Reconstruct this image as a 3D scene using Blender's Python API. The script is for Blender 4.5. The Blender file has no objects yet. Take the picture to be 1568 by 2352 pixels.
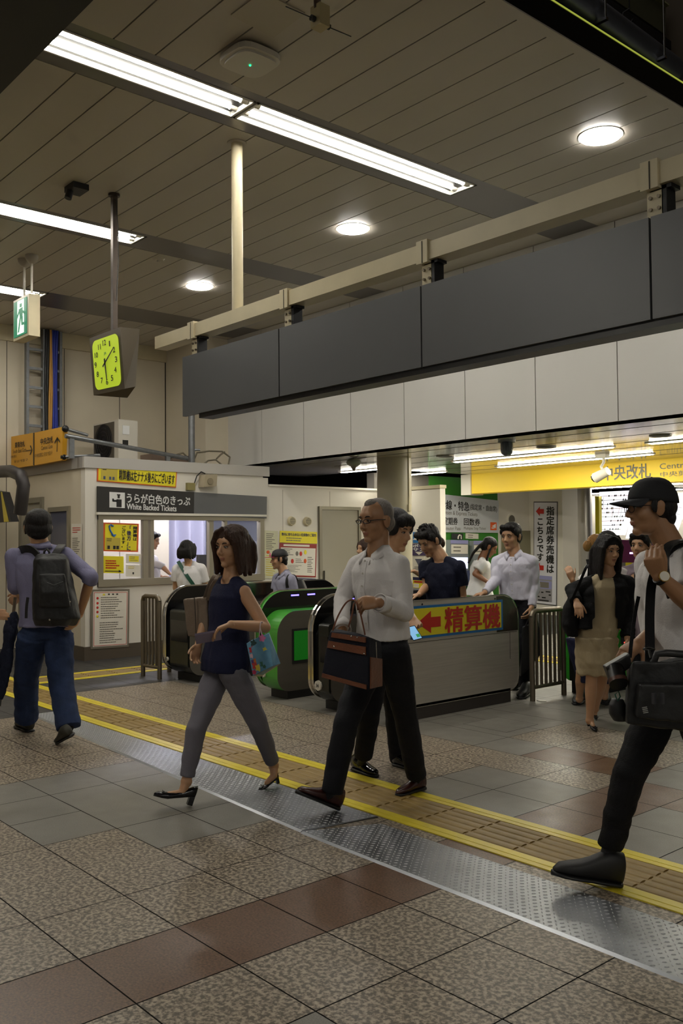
import bpy, math, random
import numpy as np
from mathutils import Vector, Matrix, noise
random.seed(7)
SC = bpy.context.scene
COL = SC.collection
PI = math.pi
# ------------------------------------------------------------------ camera
F = 2092.87; YAW, PITCH, ROLL = -0.855423565, 0.0313983151, -0.00886591383
CAM = Vector((0, 0, 1.45))
_f = Vector((math.sin(YAW)*math.cos(PITCH), math.cos(YAW)*math.cos(PITCH), math.sin(PITCH)))
_r = Vector((math.cos(YAW), -math.sin(YAW), 0)); _u = _r.cross(_f)
RT = math.cos(ROLL)*_r + math.sin(ROLL)*_u; UP = -math.sin(ROLL)*_r + math.cos(ROLL)*_u; FW = _f
cd = bpy.data.cameras.new('camera'); co = bpy.data.objects.new('camera', cd); COL.objects.link(co)
co.matrix_world = Matrix(((RT.x, UP.x, -FW.x, 0), (RT.y, UP.y, -FW.y, 0), (RT.z, UP.z, -FW.z, CAM.z), (0, 0, 0, 1)))
cd.sensor_fit = 'HORIZONTAL'; cd.sensor_width = 24.0; cd.lens = F/1568*24.0; cd.clip_end = 200; cd.clip_start = 0.05
SC.camera = co
# ------------------------------------------------------------------ world / view
SC.view_settings.view_transform = 'Standard'; SC.view_settings.look = 'None'
SC.view_settings.gamma = 1; SC.view_settings.use_curve_mapping = False
SC.view_settings.exposure = EXPOSURE = 0.28
W = bpy.data.worlds.new('world'); SC.world = W; W.use_nodes = True
W.node_tree.nodes['Background'].inputs[0].default_value = (0.75, 0.72, 0.66, 1)
W.node_tree.nodes['Background'].inputs[1].default_value = 0.28
SC.cycles.max_bounces = 6; SC.cycles.diffuse_bounces = 3; SC.cycles.glossy_bounces = 3
SC.cycles.transmission_bounces = 4; SC.cycles.transparent_max_bounces = 6
SC.cycles.caustics_reflective = False; SC.cycles.caustics_refractive = False
SC.cycles.sample_clamp_indirect = 4.0
TUBE = 54.0      # emission of the fluorescent tubes
HALL = 80.0       # tubes of the hall behind the gates
DOWN = 90.0      # round downlights
# ------------------------------------------------------------------ pixel -> place on a known plane
def ray(px, py): return RT*(px-784) - UP*(py-1176) + FW*F
def at(px, py, x=None, y=None, z=None, d=None):
    r = ray(px, py)
    if d is not None: t = d/F
    elif x is not None: t = (x-CAM.x)/r.x
    elif y is not None: t = (y-CAM.y)/r.y
    else: t = (z-CAM.z)/r.z
    return CAM + r*t
# ------------------------------------------------------------------ materials
def lin(c):
    return tuple(((v/255)/12.92 if v/255 <= .04045 else ((v/255+.055)/1.055)**2.4) for v in c)
MATS = {}
def mat(name, rgb=(200, 200, 200), rough=.5, metal=0., emis=0., ns=0., na=0., bump=0., bs=40., coat=0., spec=None, stretch=None, rgb2=None, sheen=0.):
    if name in MATS: return MATS[name]
    m = bpy.data.materials.new(name); m.use_nodes = True; MATS[name] = m
    nt = m.node_tree; N = nt.nodes; L = nt.links; b = N['Principled BSDF']
    c = lin(rgb)+(1,)
    b.inputs['Base Color'].default_value = c; b.inputs['Roughness'].default_value = rough; b.inputs['Metallic'].default_value = metal
    if spec is not None: b.inputs['Specular IOR Level'].default_value = spec
    if coat: b.inputs['Coat Weight'].default_value = coat; b.inputs['Coat Roughness'].default_value = .08
    if sheen: b.inputs['Sheen Weight'].default_value = sheen
    if emis:
        b.inputs['Emission Color'].default_value = c; b.inputs['Emission Strength'].default_value = emis
    if na or bump:
        tc = N.new('ShaderNodeTexCoord'); mp = N.new('ShaderNodeMapping'); L.new(tc.outputs['Object'], mp.inputs[0])
        if stretch: mp.inputs['Scale'].default_value = stretch
    if na:
        n = N.new('ShaderNodeTexNoise'); n.inputs['Scale'].default_value = ns; n.inputs['Detail'].default_value = 4
        L.new(mp.outputs[0], n.inputs['Vector'])
        r = N.new('ShaderNodeValToRGB'); r.color_ramp.elements[0].position = .3; r.color_ramp.elements[1].position = .7
        c2 = lin(rgb2)+(1,) if rgb2 else tuple(v*(1-na) for v in c[:3])+(1,)
        c1 = c if rgb2 else tuple(min(1, v*(1+na*.5)) for v in c[:3])+(1,)
        r.color_ramp.elements[0].color = c2; r.color_ramp.elements[1].color = c1
        L.new(n.outputs['Fac'], r.inputs[0]); L.new(r.outputs[0], b.inputs['Base Color'])
    if bump:
        n = N.new('ShaderNodeTexNoise'); n.inputs['Scale'].default_value = bs; n.inputs['Detail'].default_value = 3
        L.new(mp.outputs[0], n.inputs['Vector'])
        bp = N.new('ShaderNodeBump'); bp.inputs['Strength'].default_value = bump; bp.inputs['Distance'].default_value = .01
        L.new(n.outputs['Fac'], bp.inputs['Height']); L.new(bp.outputs[0], b.inputs['Normal'])
    return m
def granite(name, dark, light, pink=None, scale=58, lo=.43, hi=.6, rough=.35, tile=(.8262, .3905)):
    m = bpy.data.materials.new(name); m.use_nodes = True; MATS[name] = m
    nt = m.node_tree; N = nt.nodes; L = nt.links; b = N['Principled BSDF']; b.inputs['Roughness'].default_value = rough
    g = N.new('ShaderNodeNewGeometry')
    n = N.new('ShaderNodeTexNoise'); n.inputs['Scale'].default_value = scale; n.inputs['Detail'].default_value = 3; n.inputs['Roughness'].default_value = .6
    L.new(g.outputs['Position'], n.inputs['Vector'])
    r = N.new('ShaderNodeValToRGB'); r.color_ramp.elements[0].position = lo; r.color_ramp.elements[1].position = hi
    r.color_ramp.elements[0].color = lin(dark)+(1,); r.color_ramp.elements[1].color = lin(light)+(1,)
    L.new(n.outputs['Fac'], r.inputs[0])
    # every slab has a slightly different tone
    sn = N.new('ShaderNodeVectorMath'); sn.operation = 'SNAP'; sn.inputs[1].default_value = (.413, .3905, 10)
    L.new(g.outputs['Position'], sn.inputs[0])
    w = N.new('ShaderNodeTexWhiteNoise'); L.new(sn.outputs[0], w.inputs['Vector'])
    mr = N.new('ShaderNodeMapRange'); mr.inputs['To Min'].default_value = .88; mr.inputs['To Max'].default_value = 1.1
    n3 = N.new('ShaderNodeTexNoise'); n3.inputs['Scale'].default_value = 1.3; n3.inputs['Detail'].default_value = 3
    L.new(g.outputs['Position'], n3.inputs['Vector']); L.new(n3.outputs['Fac'], mr.inputs['Value'])
    mx = N.new('ShaderNodeMix'); mx.data_type = 'RGBA'; mx.blend_type = 'MULTIPLY'; mx.inputs[0].default_value = 1
    L.new(r.outputs[0], mx.inputs[6]); cb = N.new('ShaderNodeCombineColor')
    for i in range(3): L.new(mr.outputs[0], cb.inputs[i])
    L.new(cb.outputs[0], mx.inputs[7]); L.new(mx.outputs[2], b.inputs['Base Color'])
    n2 = N.new('ShaderNodeTexNoise'); n2.inputs['Scale'].default_value = 8; n2.inputs['Detail'].default_value = 4; L.new(g.outputs['Position'], n2.inputs['Vector'])
    m2 = N.new('ShaderNodeMapRange'); m2.inputs['To Min'].default_value = rough-.08; m2.inputs['To Max'].default_value = rough+.15
    L.new(n2.outputs['Fac'], m2.inputs['Value']); L.new(m2.outputs[0], b.inputs['Roughness'])
    return m
granite('granite_beige', (88, 78, 66), (172, 157, 136), rough=.36)
granite('granite_brown', (68, 50, 38), (124, 92, 68), scale=110, lo=.3, hi=.7, rough=.33)
granite('granite_grey', (114, 110, 102), (130, 126, 117), scale=200, rough=.38)
granite('granite_dark', (46, 46, 46), (62, 60, 58), scale=150, rough=.45)
mat('grout', (40, 38, 35), .9)
WHITE = mat('white_panel', (226, 220, 208), .42, ns=1.2, na=.05)
CREAM = mat('cream_panel', (214, 203, 180), .45, ns=1.5, na=.07)
SEAM = mat('dark_seam', (60, 54, 44), .8)
CREAMP = mat('cream_paint', (206, 194, 160), .4, ns=6, na=.06)
CEIL = mat('ceiling_plank', (184, 177, 164), .45, ns=.8, na=.05)
DKBAND = mat('ceiling_band', (112, 108, 106), .32, .6)
BLACK = mat('black', (12, 12, 13), .5)
GLOSSBLK = mat('gloss_black', (8, 8, 10), .08, coat=.5)
STEEL = mat('stainless', (200, 194, 182), .4, .5, ns=3, na=.1, stretch=(1, 1, 30), bump=.03, bs=20)
CHROME = mat('chrome', (215, 212, 205), .12, 1.)
DKMETAL = mat('dark_metal', (64, 63, 60), .38, .85)
BRONZE = mat('bronze_metal', (122, 112, 96), .38, .8)
SIGNG = mat('sign_grey', (98, 99, 100), .4, .1, ns=2, na=.04)
GALV = mat('galvanised', (128, 130, 132), .42, .8, ns=20, na=.15)
YEL = mat('yellow_edge', (222, 202, 50), .38, ns=9, na=.12)
OCH = mat('ochre_tactile', (144, 118, 62), .5, ns=14, na=.16)
SKIRT = mat('skirting', (92, 82, 70), .45, .3)
GRAYDOOR = mat('door_grey', (158, 152, 136), .45, ns=1, na=.04)
PAPER = mat('paper', (228, 222, 208), .6)
PYEL = mat('poster_yellow', (236, 220, 40), .45)
PRED = mat('poster_red', (196, 44, 32), .45)
PORANGE = mat('poster_orange', (226, 96, 40), .45)
PBLUE = mat('poster_blue', (30, 110, 176), .45)
PINK = mat('ink_dark', (30, 28, 26), .6)
GREYINK = mat('ink_grey', (120, 114, 104), .6)
LETW = mat('lettering_white', (225, 225, 222), .5)
GREEN = mat('gate_green', (70, 160, 52), .3, coat=.3)
NAVYINK = mat('ink_navy', (40, 40, 84), .5)
def emit(name, rgb, s):
    return mat(name, rgb, .5, emis=s)
TUBEM = emit('tube_light', (255, 250, 238), TUBE); HALLM = emit('hall_tube_light', (255, 250, 232), HALL); DOWNM = emit('downlight_glow', (255, 252, 244), DOWN)
LEDB = emit('led_blue', (90, 80, 255), 6); LEDR = emit('led_red', (255, 40, 40), 6)
# ------------------------------------------------------------------ mesh builder
class MB:
    def __init__(s): s.v = []; s.f = []; s.m = []; s.mats = []; s.sm = []
    def mi(s, m):
        if m not in s.mats: s.mats.append(m)
        return s.mats.index(m)
    def add(s, vs, fs, m, smooth=False):
        k = len(s.v); s.v += [tuple(v) for v in vs]; i = s.mi(m)
        for f in fs: s.f.append(tuple(a+k for a in f)); s.m.append(i); s.sm.append(smooth)
    def box(s, x0, x1, y0, y1, z0, z1, m):
        s.hexa([(x0, y0, z0), (x1, y0, z0), (x1, y1, z0), (x0, y1, z0), (x0, y0, z1), (x1, y0, z1), (x1, y1, z1), (x0, y1, z1)], m)
    def hexa(s, p, m):
        s.add(p, [(0, 3, 2, 1), (4, 5, 6, 7), (0, 1, 5, 4), (1, 2, 6, 5), (2, 3, 7, 6), (3, 0, 4, 7)], m)
    def slab(s, c, t, m, off=0.):
        """c: four corners (TL,TR,BR,BL) seen by the viewer; the slab goes t back from them, off forward"""
        c = [Vector(v) for v in c]; n = (c[2]-c[0]).cross(c[3]-c[1]).normalized()
        if n.dot(CAM-c[0]) < 0: n = -n
        a = [v+n*off for v in c]; b = [v+n*(off-t) for v in c]
        s.hexa([b[3], b[2], a[2], a[3], b[0], b[1], a[1], a[0]], m)
    def cyl(s, p0, p1, r0, m, r1=None, seg=16, caps=True, smooth=True):
        p0 = Vector(p0); p1 = Vector(p1); r1 = r0 if r1 is None else r1
        d = (p1-p0).normalized(); a = d.orthogonal().normalized(); b = d.cross(a)
        vs = []
        for p, r in ((p0, r0), (p1, r1)):
            for i in range(seg):
                t = 2*PI*i/seg; vs.append(p+(a*math.cos(t)+b*math.sin(t))*r)
        s.add(vs, [(i, (i+1) % seg, seg+(i+1) % seg, seg+i) for i in range(seg)], m, smooth)
        if caps:
            s.add(vs[:seg], [tuple(range(seg))[::-1]], m); s.add(vs[seg:], [tuple(range(seg))], m)
    def tube(s, pts, r, m, seg=8):
        pts = [Vector(p) for p in pts]; vs = []; n = len(pts); prev = None
        for i, p in enumerate(pts):
            d = (pts[min(i+1, n-1)]-pts[max(i-1, 0)]).normalized()
            a = (prev - d*prev.dot(d)).normalized() if prev is not None and (prev - d*prev.dot(d)).length > 1e-4 else d.orthogonal().normalized()
            prev = a; b = d.cross(a); rr = r[i] if isinstance(r, (list, tuple)) else r
            for k in range(seg):
                t = 2*PI*k/seg; vs.append(p+(a*math.cos(t)+b*math.sin(t))*rr)
        fs = [(i*seg+k, i*seg+(k+1) % seg, (i+1)*seg+(k+1) % seg, (i+1)*seg+k) for i in range(n-1) for k in range(seg)]
        s.add(vs, fs, m, True); s.add(vs[:seg], [tuple(range(seg))[::-1]], m); s.add(vs[-seg:], [tuple(range(seg))], m)
    def band(s, pts, side, w, t, m):
        """flat strap along pts; side = width direction vector(s)"""
        pts = [Vector(p) for p in pts]; n = len(pts); vs = []
        for i, p in enumerate(pts):
            d = (pts[min(i+1, n-1)]-pts[max(i-1, 0)]).normalized()
            sd = Vector(side[i] if isinstance(side[0], (tuple, list, Vector)) else side); sd = (sd-d*sd.dot(d)).normalized(); nn = d.cross(sd)
            ww = w[i] if isinstance(w, (list, tuple)) else w
            vs += [p+sd*ww/2+nn*t/2, p-sd*ww/2+nn*t/2, p-sd*ww/2-nn*t/2, p+sd*ww/2-nn*t/2]
        fs = [(i*4+k, i*4+(k+1) % 4, i*4+4+(k+1) % 4, i*4+4+k) for i in range(n-1) for k in range(4)]
        fs += [(3, 2, 1, 0), tuple(range(4*n-4, 4*n))]
        s.add(vs, fs, m)
    def ell(s, c, r, m, seg=16, rings=10, rot=None):
        c = Vector(c); vs = []; r = Vector(r) if not isinstance(r, (int, float)) else Vector((r, r, r))
        for j in range(rings+1):
            ph = PI*j/rings
            for i in range(seg):
                t = 2*PI*i/seg; v = Vector((math.sin(ph)*math.cos(t)*r.x, math.sin(ph)*math.sin(t)*r.y, math.cos(ph)*r.z))
                if rot: v = rot @ v
                vs.append(c+v)
        s.add(vs, [(j*seg+i, (j+1)*seg+i, (j+1)*seg+(i+1) % seg, j*seg+(i+1) % seg) for j in range(rings) for i in range(seg)], m, True)
    def prism(s, poly, ax, a0, a1, m, mside=None, smooth=False):
        """poly: 2-D outline; ax 'x': (y,z) extruded in x, etc."""
        def mk(p, a): return {'x': (a, p[0], p[1]), 'y': (p[0], a, p[1]), 'z': (p[0], p[1], a)}[ax]
        n = len(poly); vs = [mk(p, a0) for p in poly]+[mk(p, a1) for p in poly]
        area = sum(poly[i][0]*poly[(i+1) % n][1]-poly[(i+1) % n][0]*poly[i][1] for i in range(n))
        flip = (area < 0) ^ (ax == 'y') ^ (a1 < a0)
        c1 = tuple(range(n)); c2 = tuple(range(n, 2*n))
        sd = [(i, (i+1) % n, n+(i+1) % n, n+i) for i in range(n)]
        if flip: c2 = c2[::-1]; sd = [t[::-1] for t in sd]
        else: c1 = c1[::-1]
        s.add(vs, [c1, c2], m); s.add(vs, sd, mside or m, smooth)
    def build(s, name, parent=None):
        me = bpy.data.meshes.new(name); me.from_pydata(s.v, [], s.f)
        for m in s.mats: me.materials.append(m)
        me.polygons.foreach_set('material_index', s.m); me.polygons.foreach_set('use_smooth', s.sm); me.update()
        o = bpy.data.objects.new(name, me); COL.objects.link(o)
        if parent: o.parent = parent; o.matrix_parent_inverse = parent.matrix_world.inverted()
        return o
def tag(o, label=None, cat=None, group=None, kind=None):
    if label: o['label'] = label
    if cat: o['category'] = cat
    if group: o['group'] = group
    if kind: o['kind'] = kind
    return o
def thing(name, label, cat, loc=(0, 0, 0), group=None):
    o = bpy.data.objects.new(name, None); COL.objects.link(o); o.location = loc; o.empty_display_size = .1
    o.matrix_world = Matrix.Translation(Vector(loc)); tag(o, label, cat, group); return o
def struct(name, mb, parent=None):
    o = mb.build(name, parent)
    if not parent: o['kind'] = 'structure'
    return o
def q(pts, **k): return [at(x, y, **k) for x, y in pts]
def bil(c, u, v):
    """corner quad TL,TR,BR,BL ; u right, v down"""
    return (c[0]*(1-u)+c[1]*u)*(1-v)+(c[3]*(1-u)+c[2]*u)*v
def sub(c, u0, v0, u1, v1): return [bil(c, u0, v0), bil(c, u1, v0), bil(c, u1, v1), bil(c, u0, v1)]
def text(name, body, c, m, parent, off=.004, bold=0., fit=True, align='LEFT'):
    """lettering stretched into the quad c"""
    cu = bpy.data.curves.new(name, 'FONT'); cu.body = body; cu.align_x = align; cu.resolution_u = 3; cu.space_line = 1.02
    to = bpy.data.objects.new(name+'_src', cu); COL.objects.link(to)
    dg = bpy.context.evaluated_depsgraph_get(); me = bpy.data.meshes.new_from_object(to.evaluated_get(dg))
    bpy.data.objects.remove(to); bpy.data.curves.remove(cu); me.name = name
    n = (c[1]-c[0]).cross(c[3]-c[0]).normalized()
    if n.dot(CAM-c[0]) < 0: n = -n
    xs = [v.co.x for v in me.vertices]; ys = [v.co.y for v in me.vertices]
    if not xs: return None
    x0, x1, y0, y1 = min(xs), max(xs), min(ys), max(ys)
    for v in me.vertices:
        v.co = bil(c, (v.co.x-x0)/(x1-x0), 1-(v.co.y-y0)/(y1-y0)) + n*off
    if bold:      # heavier strokes: the outline repeated a hair apart
        vs = [v.co.copy() for v in me.vertices]; fs = [tuple(p.vertices) for p in me.polygons]; em = (c[3]-c[0]).length/max(1e-6, (y1-y0)); hx_ = (c[1]-c[0]).normalized()*bold*em*1.6; hy_ = (c[3]-c[0]).normalized()*bold*em*1.2
        V = []; Fc = []
        for k, (a, b) in enumerate(((-1, -1), (1, -1), (1, 1), (-1, 1), (0, 0))):
            V += [v+hx_*a+hy_*b+n*.00025*k for v in vs]; Fc += [tuple(i+k*len(vs) for i in f) for f in fs]
        me = bpy.data.meshes.new(name); me.from_pydata(V, [], Fc)
    me.materials.clear(); me.materials.append(m)
    o = bpy.data.objects.new(name, me); COL.objects.link(o)
    if parent: o.parent = parent; o.matrix_parent_inverse = parent.matrix_world.inverted()
    return o
def lines(mb, c, rows, m, off=.003, u0=.08, u1=.92, h=.35, seed=1, dash=True):
    """rows of unreadable small print as tiny dashes"""
    rnd = random.Random(seed)
    for i in range(rows):
        v = (i+.3)/rows; u = u0; e = u0+(u1-u0)*(rnd.uniform(.55, 1))
        while u < e:
            w = rnd.uniform(.02, .08) if dash else e-u
            mb.slab(sub(c, u, v, min(u+w, e), v+h/rows), .002, m, off); u += w+.012
# ================================================================== SETTING
ZC = 4.5; YS = 7.7; ZS = 2.57; XK = -10.57; YK = 4.99
# floor slabs (0.413 x 0.39 m grid)
def slab_kind(X, Y):
    X /= 1.0357; Y /= 1.0357
    if Y < 3.3:
        if -2.94 < X < -2.54: return 'granite_brown', 1
        if -5.37 < X < -3.75 and Y > 2.14: return 'granite_grey', 2
        if -5.37 < X < -4.15 and 1.75 < Y < 2.14: return 'granite_grey', 1
        if X < -7.15 and Y > 2.5: return 'granite_dark', 2
        if X > -1.77 and Y < 2.12: return 'granite_grey', 1
        if -2.15 < X < -1.77 and Y < 1.74: return 'granite_grey', 1
        if -2.54 < X < -2.14 and Y < 1.0: return 'granite_grey', 1
        if -2.54 < X < -1.75: return 'granite_beige', 1
        return 'granite_beige', 2
    if X < -8.0 and Y > 3.3: return 'granite_dark', 2
    if -2.94 < X < -2.54 and Y < 4.4: return 'granite_brown', 1
    if X > -2.94 and Y > 4.4 and Y < 4.8: return 'granite_brown', 1
    if X > -2.54: return 'granite_grey', 1
    if -3.75 < X < -2.94 and Y < 4.32: return 'granite_grey', 1
    if -3.75 < X < -2.94 and 4.65 < Y < 5.05: return 'granite_brown', 1
    if -4.1 < X < -3.0 and 5.05 < Y < 5.9: return 'granite_beige', 1
    if X < -3.75 and Y < 4.62: return 'granite_beige', 2
    if -3.75 < X and Y < 4.65: return 'granite_beige', 1
    return 'granite_grey', 2
fb = MB(); fb.add([(-30, -14, -.004), (12, -14, -.004), (12, 30, -.004), (-30, 30, -.004)], [(0, 1, 2, 3)], MATS['grout'])
gx, gy, x0f, y0f = .4131, .3905, -2.631-.4131*60, 1.413-.3905*30
done = set(); g = .0028
for j in range(95):
    i = 0
    while i < 84:
        X = x0f+i*gx; Y = y0f+j*gy; k, w = slab_kind(X+gx/2, Y+gy/2)
        if w == 2 and (i+1) % 2 == 0: w = 1     # long slabs start on even joints
        if w == 2 and slab_kind(X+gx*1.5, Y+gy/2)[0] != k: w = 1
        fb.add([(X+g, Y+g, 0), (X+gx*w-g, Y+g, 0), (X+gx*w-g, Y+gy-g, 0), (X+g, Y+gy-g, 0)], [(0, 1, 2, 3)], MATS[k]); i += w
struct('floor', fb)
# ---- main ceiling of long planks with dark bands
XB = [(-5.51, -4.99), (-8.45, -8.0), (-11.3, -10.62)]
cb = MB()
xs = [-3.25, -4.99, -5.51, -8.0, -8.45, -10.62, -11.3, -13.0]
y = 2.25
cb.box(-13.4, -3.24, 2.1, YS, ZC+.03, ZC+.06, BLACK)
while y < YS:
    y1 = min(y+.2855, YS)
    for a, b in ((xs[1], xs[0]), (xs[3], xs[2]), (xs[5], xs[4]), (xs[7], xs[6])):
        cb.box(a+.004, b-.004, y+.006, y1-.004, ZC, ZC+.02, CEIL)
    y = y1
for k, (a, b) in enumerate(XB):
    lam = [(1.2, 6.0), (2.05, 4.47), (2.15, 4.57)][k]
    cb.box(a, b, lam[1], YS, ZC+.002, ZC+.025, DKBAND)
    xa, xb_ = [(-5.38, -5.08), (-8.36, -8.06), (-11.0, -10.68)][k]
    cb.box(a, xa, 2.1, lam[1], ZC+.002, ZC+.025, DKBAND); cb.box(xb_, b, 2.1, lam[1], ZC+.002, ZC+.025, DKBAND)
struct('ceiling', cb)
# ---- lowered dark soffit towards the camera
db = MB(); db.box(-14, -3.1, 1.6, 2.11, 4.29, 4.75, mat('dark_soffit', (26, 25, 24), .6)); db.box(-14, 9, -12, 1.6, 4.7, 4.8, MATS['dark_soffit'])
struct('trim_1', db)
# ---- right-hand opening: glossy fascia, green lit edge, duct, dark void
fz = MB(); fz.box(-3.25, -3.2, 2.2, YS, ZC-.01, 4.67, mat('fascia_gloss', (30, 30, 27), .12, .3))
fz.box(-3.252, -3.195, 2.2, YS, 4.67, 4.678, emit('lit_edge', (214, 226, 90), .35))
fz.box(-3.26, -3.19, 2.2, YS, ZC-.02, ZC-.011, CEIL)
struct('trim_2', fz)
vb = MB(); vb.box(-3.19, 9, -12, 14, 7.6, 7.7, mat('void_dark', (34, 33, 30), .8)); vb.box(-4.9, -4.7, 1.0, 12, 4.6, 8, mat('void_wall', (104, 92, 78), .6)); vb.box(-4.7, -3.19, 7.9, 8.1, 4.6, 8, MATS['void_wall'])
vb.box(-3.19, 9, YS+.26, YS+.4, ZC+.06, 7.6, MATS['void_wall'])
struct('wall_upper', vb)
dt = thing('duct_pipe', 'long silver duct pipe in the dark gap above the right ceiling edge', 'pipe', (-3.7, 5, 5.0))
p = MB(); p.cyl((-3.7, 3, 5.36), (-3.7, 6.75, 5.2), .12, mat('duct_foil', (120, 124, 140), .35, .8, bump=.5, bs=8), seg=20); p.ell((-3.7, 6.75, 5.2), .12, MATS['duct_foil']); p.build('duct', dt)
for yy in (4.5, 5.6, 6.4):
    p = MB(); p.box(-3.86, -3.54, yy, yy+.03, 5.13, 5.15, CHROME); p.cyl((-3.55, yy+.01, 5.14), (-3.55, yy+.01, 7.5), .008, CHROME); p.build('hanger', dt)
p = MB(); p.box(-4.35, -4.25, 2, 7.8, 5.98, 6.06, BLACK); p.box(-4.35, -4.3, 2, 7.8, 6.09, 6.12, BLACK); tag(p.build('black_rail'), 'double black rail beyond the silver duct at the upper right', 'rail')
p = MB(); p.box(-4.4, -4.3, 2, 7.8, 6.14, 6.4, mat('beam_olive', (96, 96, 74), .4, .4)); p.box(-4.4, -4.26, 2, 7.8, 6.4, 6.415, mat('beam_edge', (150, 150, 110), .4)); tag(p.build('steel_beam'), 'olive steel beam above the double black rail at the upper right corner', 'beam')
p = MB(); p.box(-4.6, -4.5, 2, 7.8, 6.42, 7.4, mat('glass_panel', (90, 98, 116), .2, .3))
for yy in (7.2, 7.6): p.box(-4.5, -4.47, yy, yy+.03, 6.42, 7.4, BLACK)
tag(p.build('glazed_panel'), 'bluish glazed panel in the extreme upper right corner', 'panel')
cbx = thing('cable_bundle', 'thin looped cables with a small clamp hanging above the silver duct', 'cable', (-4.2, 5.2, 5.2))
A_ = lambda a, b_: at(a, b_, x=-4.2)
p = MB(); p.tube([A_(1445, 20), A_(1430, 30), A_(1428, 60), A_(1440, 66), A_(1452, 45), A_(1455, 60), A_(1462, 100), A_(1500, 104), A_(1503, 92)], .008, BLACK); t0 = A_(1445, 20); p.cyl(t0, (t0.x, t0.y, 7.55), .006, BLACK); p.build('cable', cbx)
p = MB(); p.ell(A_(1447, 64), (.025, .025, .05), CHROME, 8, 6); p.build('clamp', cbx)
# ---- soffit wall of white panels (y = YS)
wb = MB(); wb.box(-12.62, 4, YS+.012, YS+.25, ZS, ZC+.05, WHITE)
seams = [at(px_, 1000, y=YS).x for px_ in (518, 601, 695, 802, 923, 1066, 1229, 1420)]; pw = (seams[-1]-seams[1])/6
for k in range(-4, 14):
    xx = seams[1]+pw*k; wb.box(xx+.005, xx+pw-.005, YS, YS+.02, ZS, ZC+.03, mat('soffit_panel', (200, 197, 190), .4, ns=.8, na=.03)) if xx+pw < 4 else None
wb.box(-12.6, 4, YS+.008, YS+.013, ZS+.005, ZC+.03, SEAM)
struct('wall_soffit', wb)
# ---- back-left wall with panels, recess
lw = MB(); lw.box(-12.8, -12.6, -8, 7.35, 0, ZC+.05, CREAM)
for yy in (3.0, 4.78, 5.62, 6.5):
    lw.box(-12.6, -12.597, yy, yy+.008, 0, 4.28, SEAM)
lw.box(-12.6, -12.56, -8, 7.3, 4.28, ZC, CREAMP)
struct('wall_left', lw)
rw = MB(); rw.box(-12.6, -11.502, 7.3, 7.5, 2.3, ZC+.03, CREAM); rw.box(-11.502, -11.45, 7.3, YS, 2.3, ZC+.03, CREAM); rw.box(-12.6, -12.592, 7.285, 7.3, 2.3, ZC, SEAM)
struct('wall_recess', rw)
# ---- hall behind the gates: polished metal ceiling
hc = MB()
hc.box(-10.4, 8, YS+.021, 11.97, ZS, ZS+.05, mat('hall_ceiling', (214, 208, 198), .12, .4)); hc.box(-12.4, -10.4, YS+.021, 9.95, ZS, ZS+.05, MATS['hall_ceiling']); hc.box(-10.4, 8, 11.97, 24, ZS, ZS+.05, mat('hall_ceiling_matt', (200, 196, 188), .35))
for yy in (8.3, 8.9, 9.5, 10.1, 10.7, 11.3): hc.box(-10.4, 8, yy, yy+.012, ZS-.002, ZS+.01, SEAM)
struct('ceiling_hall', hc)
hd = MB(); hd.box(-22, -10.4, YS+.25, 24, 3.4, 3.5, mat('void_black', (9, 9, 9), .9)); hd.box(-22, -21.8, YS, 24, 0, 3.5, MATS['void_black'])  # black backdrop: the dark beyond the wall top is put into its colour
hd.box(-22, -10.4, 24, 24.2, 0, 3.5, MATS['void_black'])
struct('wall_void', hd)
hwl = mat('hall_wall', (112, 108, 102), .4, .3)
hb = MB(); hb.box(-16, 8, 20.0, 20.2, 0, ZS, hwl)
struct('wall_back', hb)
# ================================================================== TICKET OFFICE (kiosk)
top = 2.50
kf = MB()     # front wall x = XK, with the long window cut out
wt, wbm, wy0, wy1 = 1.80, .90, 5.15, 7.70
kf.box(XK-.12, XK, YK, wy0, 0, top-.02, WHITE); kf.box(XK-.12, XK, wy0, wy1, wt, top-.02, WHITE); kf.box(XK-.12, XK, wy0, wy1, 0, wbm, WHITE)
kf.box(XK-.12, XK, wy1, 7.79, 0, 2.36, WHITE); kf.box(XK-.12, XK, 7.79, 10.2, 0, 2.24, WHITE)
kf.box(XK-.14, XK+.02, 7.8, 10.19, 2.241, 2.27, WHITE)
for yy in (8.05, 8.95): kf.box(XK, XK+.002, yy, yy+.006, .1, 2.2, MATS['dark_seam'] if 0 else mat('light_seam', (170, 160, 145), .7))
struct('wall_kiosk_front', kf)
ks = MB(); ks.box(-16, XK-.12, YK, YK+.12, 0, top-.02, CREAM)
struct('wall_kiosk_side', ks)
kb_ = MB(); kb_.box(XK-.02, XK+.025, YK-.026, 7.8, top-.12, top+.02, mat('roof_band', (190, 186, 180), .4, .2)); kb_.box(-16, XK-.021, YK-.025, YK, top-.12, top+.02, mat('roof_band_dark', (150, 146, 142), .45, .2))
kb_.box(-16, XK-.022, YK+.001, 7.8, top-.03, top+.0, MATS['roof_band'])
struct('trim_3', kb_)
bb = MB(); bb.box(XK, XK+.02, YK-.02, 10.2, 0, .17, SKIRT); bb.box(-16, XK-.001, YK-.02, YK, 0, .17, SKIRT)
struct('baseboard_kiosk', bb)
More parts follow.
